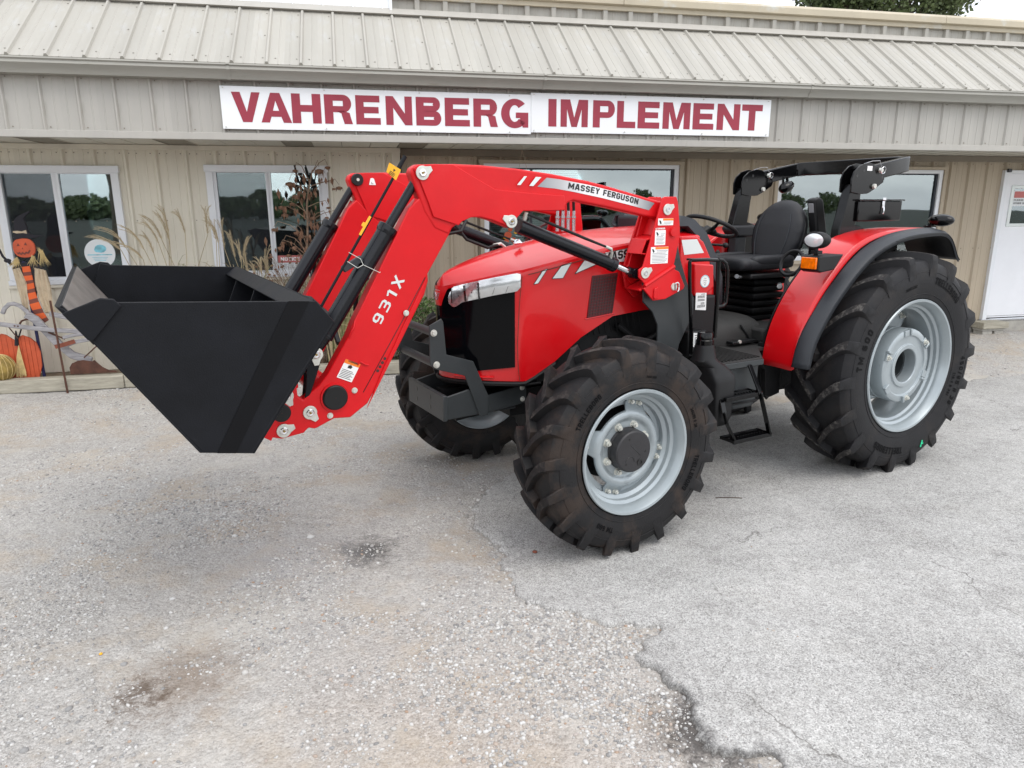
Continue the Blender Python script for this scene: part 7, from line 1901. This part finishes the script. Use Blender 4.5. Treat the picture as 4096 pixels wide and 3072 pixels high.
# low green shrub behind the right front wheel
sh = thing('green_shrub', 'low dense green leafy shrub at the wall corner behind the front wheel', 'shrub', FB, (.72, 8.6, .22))
m = M()
for i in range(5200):
    u = rnd.gauss(0, 1); v = rnd.gauss(0, 1); w = rnd.random()
    d = Vector((rnd.gauss(0, 1), rnd.gauss(0, 1), rnd.gauss(0, 1))).normalized()*rnd.uniform(.70, 1.0)
    c = V3(.70+d.x*.40+.04*math.sin(9*d.z), 8.58+d.y*.25, .58+d.z*.42); s_ = rnd.uniform(.010, .022)
    n = Vector((rnd.gauss(0, 1), rnd.gauss(-.6, 1), rnd.gauss(.6, 1))).normalized(); uu = n.orthogonal().normalized(); vv = n.cross(uu)
    m.add([c-uu*s_, c-vv*s_*.55, c+uu*s_, c+vv*s_*.55], [(0, 1, 2, 3)])
part('foliage', m, 'leaf', sh, smooth=False, clean=False, kind='stuff')
m = M()
for i in range(14): a = rnd.uniform(0, 6.3); m.tube([(.70, 8.58, .2), (.70+.15*math.cos(a), 8.58+.1*math.sin(a), .5), (.70+.3*math.cos(a), 8.58+.18*math.sin(a), .75)], [.008, .006, .003], 5)
part('branches', m, 'bark', sh)

# scarecrow: jack-o'-lantern head on a stake
sc = thing('scarecrow', 'flat pumpkin faced scarecrow with black witch hat and striped orange tie', 'scarecrow', FB, (-3.39, 8.45, .25))
Y = 8.44
m = M(); m.prism([(-3.395, .25), (-3.370, .25), (-3.385, 1.50), (-3.410, 1.50)], Y+.01, Y+.035); part('stake', m, 'blue_post', sc, bevel=.002)
hd = [(-3.359+.104*math.copysign(abs(math.cos(a))**.85, math.cos(a)), 1.640+.100*math.copysign(abs(math.sin(a))**.85, math.sin(a))) for a in [2*PI*i/36 for i in range(36)]]
h_ = part('head', M().prism(hd, Y-.012, Y+.012), 'pumpkin', sc, bevel=.004)
m = M()
for x, z in ((-3.408, 1.672), (-3.339, 1.680)): m.prism([(x-.014, z-.012), (x+.014, z-.012), (x+.002, z+.018)], Y-.0145, Y-.0125)
m.prism([(-3.379, 1.628), (-3.367, 1.628), (-3.371, 1.645)], Y-.0145, Y-.0125)
zg = [(-3.437, 1.605), (-3.420, 1.590), (-3.408, 1.602), (-3.393, 1.585), (-3.378, 1.600), (-3.360, 1.586), (-3.345, 1.604), (-3.328, 1.596), (-3.312, 1.618), (-3.300, 1.612), (-3.318, 1.582), (-3.332, 1.578), (-3.345, 1.584), (-3.358, 1.568), (-3.378, 1.580), (-3.393, 1.566), (-3.410, 1.582), (-3.422, 1.574)]
m.prism(zg, Y-.0145, Y-.0125); part('face', m, 'brown_cloth', h_, smooth=False)
m = M(); m.prism([(-3.455, 1.722), (-3.44, 1.745), (-3.42, 1.790), (-3.418, 1.86), (-3.40, 1.93), (-3.365, 1.965), (-3.291, 2.000), (-3.246, 2.020), (-3.250, 2.003), (-3.285, 1.975), (-3.318, 1.935), (-3.300, 1.86), (-3.292, 1.79), (-3.255, 1.770), (-3.165, 1.768), (-3.165, 1.760), (-3.240, 1.742), (-3.29, 1.735), (-3.36, 1.738)], Y-.018, Y+.014); ht = part('hat', m, 'black_cloth', h_, bevel=.004)
m = M(); m.prism([(-3.435, 1.800), (-3.40, 1.788), (-3.34, 1.792), (-3.305, 1.785), (-3.308, 1.822), (-3.35, 1.808), (-3.39, 1.815), (-3.43, 1.812)], Y-.021, Y-.0185); part('hat_band', m, 'burlap', ht, smooth=False)
tie = [(-3.403, 1.446, -3.332, 1.454), (-3.402, 1.351, -3.323, 1.358), (-3.392, 1.264, -3.319, 1.280), (-3.391, 1.168, -3.318, 1.183), (-3.392, 1.054, -3.302, 1.077), (-3.361, .946, -3.271, .961), (-3.285, .845, -3.235, .879)]
for i in range(len(tie)-1):
    a = tie[i]; b = tie[i+1]
    for j, mt in ((0, 'orange_cloth'), (1, 'brown_cloth')):
        t0, t1 = (0, .60) if j == 0 else (.60, 1.0)
        P = lambda t: ((a[0]+(b[0]-a[0])*t, a[1]+(b[1]-a[1])*t), (a[2]+(b[2]-a[2])*t, a[3]+(b[3]-a[3])*t))
        p, q = P(t0), P(t1); part('tie_stripe', M().prism([p[0], p[1], q[1], q[0]], Y-.022, Y-.012), mt, sc, smooth=False)
m = M(); m.prism([(-3.50, 1.44), (-3.41, 1.49), (-3.30, 1.49), (-3.20, 1.42), (-3.24, 1.30), (-3.30, 1.25), (-3.33, 1.05), (-3.385, 1.05), (-3.40, 1.25), (-3.47, 1.32)], Y-.010, Y+.008); part('body', m, 'black_cloth', sc)
def cloth(pts_l, pts_r, n, y, amp):
    A_, B_ = cat(pts_l, 22), cat(pts_r, 22); rows = []
    for i, (a, b) in enumerate(zip(A_, B_)):
        rows.append([(a.x+(b.x-a.x)*k/n, y+amp*math.sin(k*1.9+i*.15)+.004*rnd.random(), a.y+(b.y-a.y)*k/n) for k in range(n+1)])
    m = M(); m.grid(rows); return m
part('sleeve', cloth([(-3.496, 1.423), (-3.483, 1.232), (-3.455, 1.003)], [(-3.428, 1.438), (-3.383, 1.273), (-3.405, 1.00)], 8, Y-.022, .010), 'burlap', sc, angle=80, solid=.003)
part('sleeve', cloth([(-3.288, 1.435), (-3.312, 1.271), (-3.297, 1.112), (-3.256, .955)], [(-3.185, 1.407), (-3.167, 1.241), (-3.171, 1.047), (-3.153, .940)], 10, Y-.022, .012), 'burlap', sc, angle=80, solid=.003)
m = M()
def tuft(m, c, n, L, dirn=(0, 0, -1), sp=.5):
    for i in range(n):
        d = (Vector(dirn)+Vector((rnd.gauss(0, sp), rnd.gauss(0, sp*.5), rnd.gauss(0, sp*.6)))).normalized()*L*rnd.uniform(.6, 1.2)
        c_ = Vector(c)+Vector((rnd.gauss(0, .008), rnd.gauss(0, .006), rnd.gauss(0, .008))); s_ = Vector((d.z, 0, -d.x)).normalized()*.0018
        m.add([c_-s_, c_+s_, c_+d*.6+Vector((0, 0, -.2*L))*.3, c_+d], [(0, 1, 2), (1, 3, 2)])
tuft(m, (-3.20, Y-.02, 1.60), 90, .15, (.1, 0, -1), .22); tuft(m, (-3.285, Y-.02, 1.55), 50, .11, (0, 0, -1), .3); tuft(m, (-3.44, Y-.02, 1.53), 60, .11, (-.3, 0, -1), .35); tuft(m, (-3.21, Y-.02, 1.60), 30, .05, (0, 0, 1), .5)
part('straw_tuft', m, 'straw', sc, smooth=False, clean=False, kind='stuff')
m = M(); m.tube([(-3.60, Y-.01, 1.66), (-3.565, Y-.015, 1.555), (-3.50, Y-.01, 1.47)], [.012, .012, .016], 8); m.ell((-3.53, Y-.012, 1.512), (.035, .014, .022)); part('glove', m, 'black_cloth', sc)
m = M(); tuft(m, (-3.62, Y-.01, 1.66), 40, .10, (-.2, 0, 1), .4); part('cuff_straw', m, 'straw', sc, smooth=False, clean=False, kind='stuff')
# board pumpkin, planks as parts
pk = thing('board_pumpkin', 'orange painted plank pumpkin cutout standing against the wall at far left', 'decoration', FB, (-3.56, 8.42, .25))
out = [(-3.85, .30), (-3.87, .50), (-3.82, .68), (-3.709, .750), (-3.665, .738), (-3.596, .680), (-3.551, .712), (-3.509, .728), (-3.443, .698), (-3.388, .642), (-3.363, .541), (-3.370, .386), (-3.414, .255), (-3.80, .255)]
def clip_poly(poly, x, keep_right):
    o = []
    for i in range(len(poly)):
        a, b = poly[i], poly[(i+1) % len(poly)]; ia = (a[0] >= x) == keep_right; ib = (b[0] >= x) == keep_right
        if ia: o.append(a)
        if ia != ib: t = (x-a[0])/(b[0]-a[0]); o.append((x, a[1]+(b[1]-a[1])*t))
    return o
cx = [-3.88, -3.76, -3.715, -3.665, -3.615, -3.565, -3.530, -3.492, -3.450, -3.405, -3.36]
for a, b in zip(cx, cx[1:]):
    p = clip_poly(clip_poly(out, a+.001, True), b-.001, False)
    if len(p) > 2: part('plank', M().prism(p, 8.415, 8.433), 'pumpkin', pk, bevel=.0025)
m = M(); m.tube([(-3.575, 8.41, .62), (-3.565, 8.41, .70), (-3.56, 8.41, .78)], [.022, .018, .006], 8); m.tube([(-3.555, 8.405, .69), (-3.53, 8.40, .73), (-3.50, 8.40, .80)], .008, 6); part('stem_bow', m, 'black_cloth', pk)
m = M()
for i in range(110): a = rnd.uniform(-1, 1); m.tube([(-3.553, 8.40, .625), (-3.565+.025*a, 8.395, .50), (-3.585+.050*a+.02*rnd.random(), 8.395, .27+.07*rnd.random())], .0016, 3)
part('raffia', m, 'straw', pk, clean=False, kind='stuff')
gd = thing('straw_ball', 'round netted golden straw ball in front of the plank pumpkin', 'decoration', FB, (-3.72, 8.30, .26))
part('ball', M().ell((-3.725, 8.30, .405), (.145, .12, .145), 28, 16), 'gourd', gd)
m = M()
for k in range(9): m.torus((-3.725, 8.30, .405), .146, .003, Matrix.Rotation(k*.35, 3, 'Z')@Matrix.Rotation(PI/2, 3, 'X'), 28, 4)
part('netting', m, 'straw', gd)

# antique walking plough
pl = thing('walking_plough', 'silvery wooden antique plough with curved handles and rusty share in the bed', 'plough', FB, (-3.0, 8.35, .27))
Yp = 8.36
def plank(pts, w, y0, y1):
    P = [Vector(p) for p in pts]; L_, R_2 = [], []
    for i, p in enumerate(P):
        a = P[max(0, i-1)]; b = P[min(len(P)-1, i+1)]; t = (b-a).normalized(); n = Vector((-t.y, t.x))*w/2; L_.append(tuple(p+n)); R_2.append(tuple(p-n))
    return M().prism(L_+R_2[::-1], y0, y1)
part('handle', plank([(-3.95, .90), (-3.667, .868), (-3.364, .812), (-3.18, .785), (-2.90, .758), (-2.75, .745)], .046, Yp-.05, Yp-.015), 'old_wood', pl, bevel=.008)
part('handle', plank([(-3.650, .965), (-3.622, 1.02), (-3.575, 1.062), (-3.528, 1.068), (-3.475, 1.045), (-3.42, .985), (-3.37, .93), (-3.30, .86)], .042, Yp+.02, Yp+.05), 'old_wood', pl, bevel=.010, segs=3)
part('beam', plank([(-3.42, .955), (-3.34, .90), (-3.24, .75), (-3.16, .63), (-3.04, .50), (-2.86, .425)], .082, Yp-.012, Yp+.030), 'old_wood', pl, bevel=.008)
part('brace', plank([(-3.21, .95), (-3.04, .905), (-2.85, .80), (-2.7, .74)], .052, Yp+.03, Yp+.055), 'old_wood', pl, bevel=.006)
part('cross_piece', plank([(-3.09, .700), (-2.95, .725), (-2.80, .73), (-2.62, .71)], .034, Yp-.05, Yp-.02), 'old_wood', pl, bevel=.006)
part('cross_piece', plank([(-3.10, .605), (-2.96, .655), (-2.80, .680), (-2.60, .70)], .040, Yp-.085, Yp-.055), 'old_wood', pl, bevel=.006)
part('iron_strap', plank([(-3.160, .612), (-3.09, .628), (-2.960, .665)], .044, Yp-.091, Yp-.086), 'rust_red', pl, bevel=.001)
part('iron_strap', plank([(-3.23, .76), (-3.08, .68)], .016, Yp-.016, Yp-.012), 'rust', pl)
m = M(); m.tube([(-2.911, Yp-.05, .475), (-2.83, Yp-.05, .545), (-2.745, Yp-.05, .62)], .007, 6); m.tube([(-3.48, Yp-.03, .86), (-3.46, Yp-.02, .89), (-3.42, Yp-.01, .905), (-3.395, Yp, .90)], .011, 6); m.tube([(-3.59, Yp-.02, .83), (-3.52, Yp-.02, .70)], .006, 5); m.ell((-3.52, Yp-.052, .845), (.010, .005, .008)); m.ell((-3.49, Yp-.052, .842), (.010, .005, .008))
part('iron_rod', m, 'rust', pl)
m = M(); m.prism([(-3.062, .30), (-3.065, .375), (-3.035, .420), (-2.975, .445), (-2.922, .450), (-2.870, .438), (-2.838, .432), (-2.812, .445), (-2.775, .40), (-2.739, .362), (-2.678, .325), (-2.62, .318), (-2.60, .30)], Yp-.06, Yp-.045); part('share', m, 'rust', pl, bevel=.003)
single('rebar_stake', M().tube([(-3.094, 8.165, 1.115), (-3.069, 8.165, .12)], .011, 8), 'rust', 'thin rusty steel stake leaning before the landscape timber', 'stake', FB, (-3.069, 8.165, .14))
# shepherd hook and thin wire hanging from the soffit
hk = thing('garden_hook', 'black wrought iron double garden hook standing behind the dead sunflower', 'garden hook', FB, (-.50, 8.48, .24))
m = M(); m.tube([(-.50, 8.48, .24), (-.50, 8.48, 2.20)], .006, 6); m.tube([(-.585, 8.48, 2.49), (-.575, 8.48, 2.40), (-.545, 8.48, 2.28), (-.52, 8.48, 2.22), (-.49, 8.48, 2.20), (-.465, 8.48, 2.22), (-.465, 8.48, 2.28)], .007, 6)
m.tube([(-.475, 8.48, 2.49), (-.455, 8.48, 2.42), (-.43, 8.48, 2.30), (-.405, 8.48, 2.22)], .007, 6); part('hook_iron', m, 'black_steel', hk)
m = M(); m.tube([(-.590, 8.48, 2.49), (-.565, 8.48, 2.30)], .011, 6); m.tube([(-.545, 8.475, 2.40), (-.50, 8.475, 2.30)], .013, 6); m.tube([(-.475, 8.48, 2.47), (-.46, 8.48, 2.36)], .012, 6); m.tube([(-.43, 8.48, 2.37), (-.40, 8.48, 2.24)], .011, 6)
part('rubber_hose', m, 'hose', hk)
single('hanging_wire', M().tube([(1.937, 8.3, 2.71), (1.937, 8.3, 2.664)], .0022, 5).tube([(1.937, 8.3, 2.664), (1.905, 8.3, 2.486), (1.90, 8.3, 2.40)], .0018, 5).tube([(1.937, 8.3, 2.664), (1.988, 8.3, 2.487), (1.99, 8.3, 2.40)], .0018, 5), 'burlap',
       'thin forked hanger string dangling from the soffit above the loader arm', 'hanger', FB, (1.937, 8.3, 2.71))
# planter kettle seen through the beams
single('utility_box', M().bb(.02, .16, 8.70, 8.81, .55, 1.22).tube([(.09, 8.76, .2), (.09, 8.76, .56)], .02, 8), 'grey_steel', 'small dark grey meter box on the cream wall behind the loader beam', 'meter box', FB, (.09, 8.76, .24), bevel=.006)
# a few things lying in the yard
def yard(name, m, mat, label, cat, x, y, **k):
    z = float(max(asph_z(np.array([x]), np.array([y]))[0], grav_z(np.array([x]), np.array([y]))[0]))
    me = mesh_of(m, name); o = bpy.data.objects.new(name, me); COL.objects.link(o); o.location = (x, y, z); me.materials.append(MT[mat]); me.shade_smooth()
    o['label'] = label; o['category'] = cat; return o
m = M(); m.ell((0, 0, .008), (.016, .012, .009), 10, 6); yard('red_stone', m, 'rust_red', 'small dark red stone lying just in front of the front tyre', 'stone', .135, 3.93)
m = M(); m.tube([(-.09, 0, .006), (0, .004, .008), (.10, -.006, .006)], .003, 5); yard('twig', m, 'bark', 'thin dry twig on the asphalt between the two left wheels', 'twig', 1.55, 4.75)
m = M()
for a in (0, 1.2, 2.4, 3.6): m.grid([[(0, 0, .005), (.03*math.cos(a+.3), .03*math.sin(a+.3), .012)], [(.03*math.cos(a-.3), .03*math.sin(a-.3), .012), (.055*math.cos(a), .055*math.sin(a), .004)]])
yard('fallen_leaf', m, 'straw', 'yellowish fallen leaf on the asphalt right of the rear tyre', 'leaf', 4.38, 5.42)
m = M(); m.ell((0, 0, .006), (.009, .008, .005), 8, 5); yard('yellow_scrap', m, 'yellow', 'tiny bright yellow scrap lying on the gravel at lower left', 'litter', -1.956, 2.958)
def card_tag(): return None
lit = M(); lit.box((0, 0, .02), (.11, .05, .003), Matrix.Rotation(.3, 3, 'X')@Matrix.Rotation(.5, 3, 'Z'))
# paper tag lying on the far rear tyre lug
part('tyre_tag', M().box((.62, .60, .36), (.012, .11, .05), Matrix.Rotation(math.radians(-40), 3, 'Y')), 'white', T_, smooth=False)

# ================================================================== TREES
def tree(label, s, t, zc, rx, rz, n, group='trees beyond the shop roof', seed=1):
    r = random.Random(seed)
    e = thing('broadleaf_tree', label, 'tree', FB, (s, t, 0), group)
    tr = M(); tr.tube([(s, t, 0), (s+.1, t, zc*.5), (s-.1, t+.1, zc), (s, t, zc+rz*.6)], [.28, .22, .15, .05], 10)
    lf = M(); cl = []
    for i in range(46):
        a = r.uniform(0, 2*PI); el = r.uniform(-.5, 1); d = Vector((math.cos(a)*math.cos(el), math.sin(a)*math.cos(el), math.sin(el)))
        k = r.uniform(.45, .95); c = Vector((s+d.x*rx*k, t+d.y*rx*k, zc+d.z*rz*k)); cl.append((c, r.uniform(.35, .75)))
        if i % 3 == 0: tr.tube([(s, t, zc*.7+r.uniform(-.5, .8)), ((s+c.x)/2, (t+c.y)/2, (zc+c.z)/2-.1), c], [.09, .05, .02], 6)
    for i in range(n):
        c, R_3 = cl[int(r.random()*len(cl))]
        d = Vector((r.gauss(0, 1), r.gauss(0, 1), r.gauss(0, .8))).normalized()*R_3*r.uniform(.4, 1.0)
        p = c+d; s_ = r.uniform(.045, .085); nn = Vector((r.gauss(0, 1), r.gauss(0, 1), r.gauss(.5, 1))).normalized(); u = nn.orthogonal().normalized(); v = nn.cross(u)
        lf.add([p-u*s_, p-v*s_*.6, p+u*s_, p+v*s_*.6], [(0, 1, 2, 3)])
    part('trunk', tr, 'bark', e); part('crown', lf, 'leaf_tree', e, smooth=False, clean=False)
tree('dark green leafy tree showing above the roof edge, left one of two', 14.4, 20.0, 7.75, 1.35, 1.6, 11000, seed=2)
tree('dark green leafy tree showing above the roof edge, right one by the bright sky', 16.6, 20.3, 7.6, 2.0, 1.55, 10000, seed=4)
# wood across the road behind the photographer: the windows and paint mirror it
fw = M(); r = random.Random(9)
for i in range(80):
    x = -150+3.8*i+r.uniform(-1, 1); y = -120+r.uniform(-6, 6); h = r.uniform(3.0, 5.6)
    for j in range(330):
        d = Vector((r.gauss(0, 1), r.gauss(0, 1), r.gauss(0, 1))).normalized()*r.uniform(.6, 1.0); p = Vector((x+d.x*3.6, y+d.y*2.0, h*.5+d.z*h*.52))
        s_ = r.uniform(.30, .65); nn = Vector((r.gauss(0, .6), r.gauss(1.6, 1), r.gauss(.3, .6))).normalized(); u = nn.orthogonal().normalized(); v = nn.cross(u)
        fw.add([p-u*s_, p-v*s_*.7, p+u*s_, p+v*s_*.7], [(0, 1, 2, 3)])
me = mesh_of(fw, 'far_wood', False); o = bpy.data.objects.new('far_wood', me); COL.objects.link(o); me.materials.append(MT['leaf_tree']); o['kind'] = 'stuff'
print('objects', len(bpy.data.objects))

tree('leafy tree across the yard whose crown is mirrored in the left window', -10.2, -17.5, 5.3, 1.7, 1.5, 9000, None, seed=6)
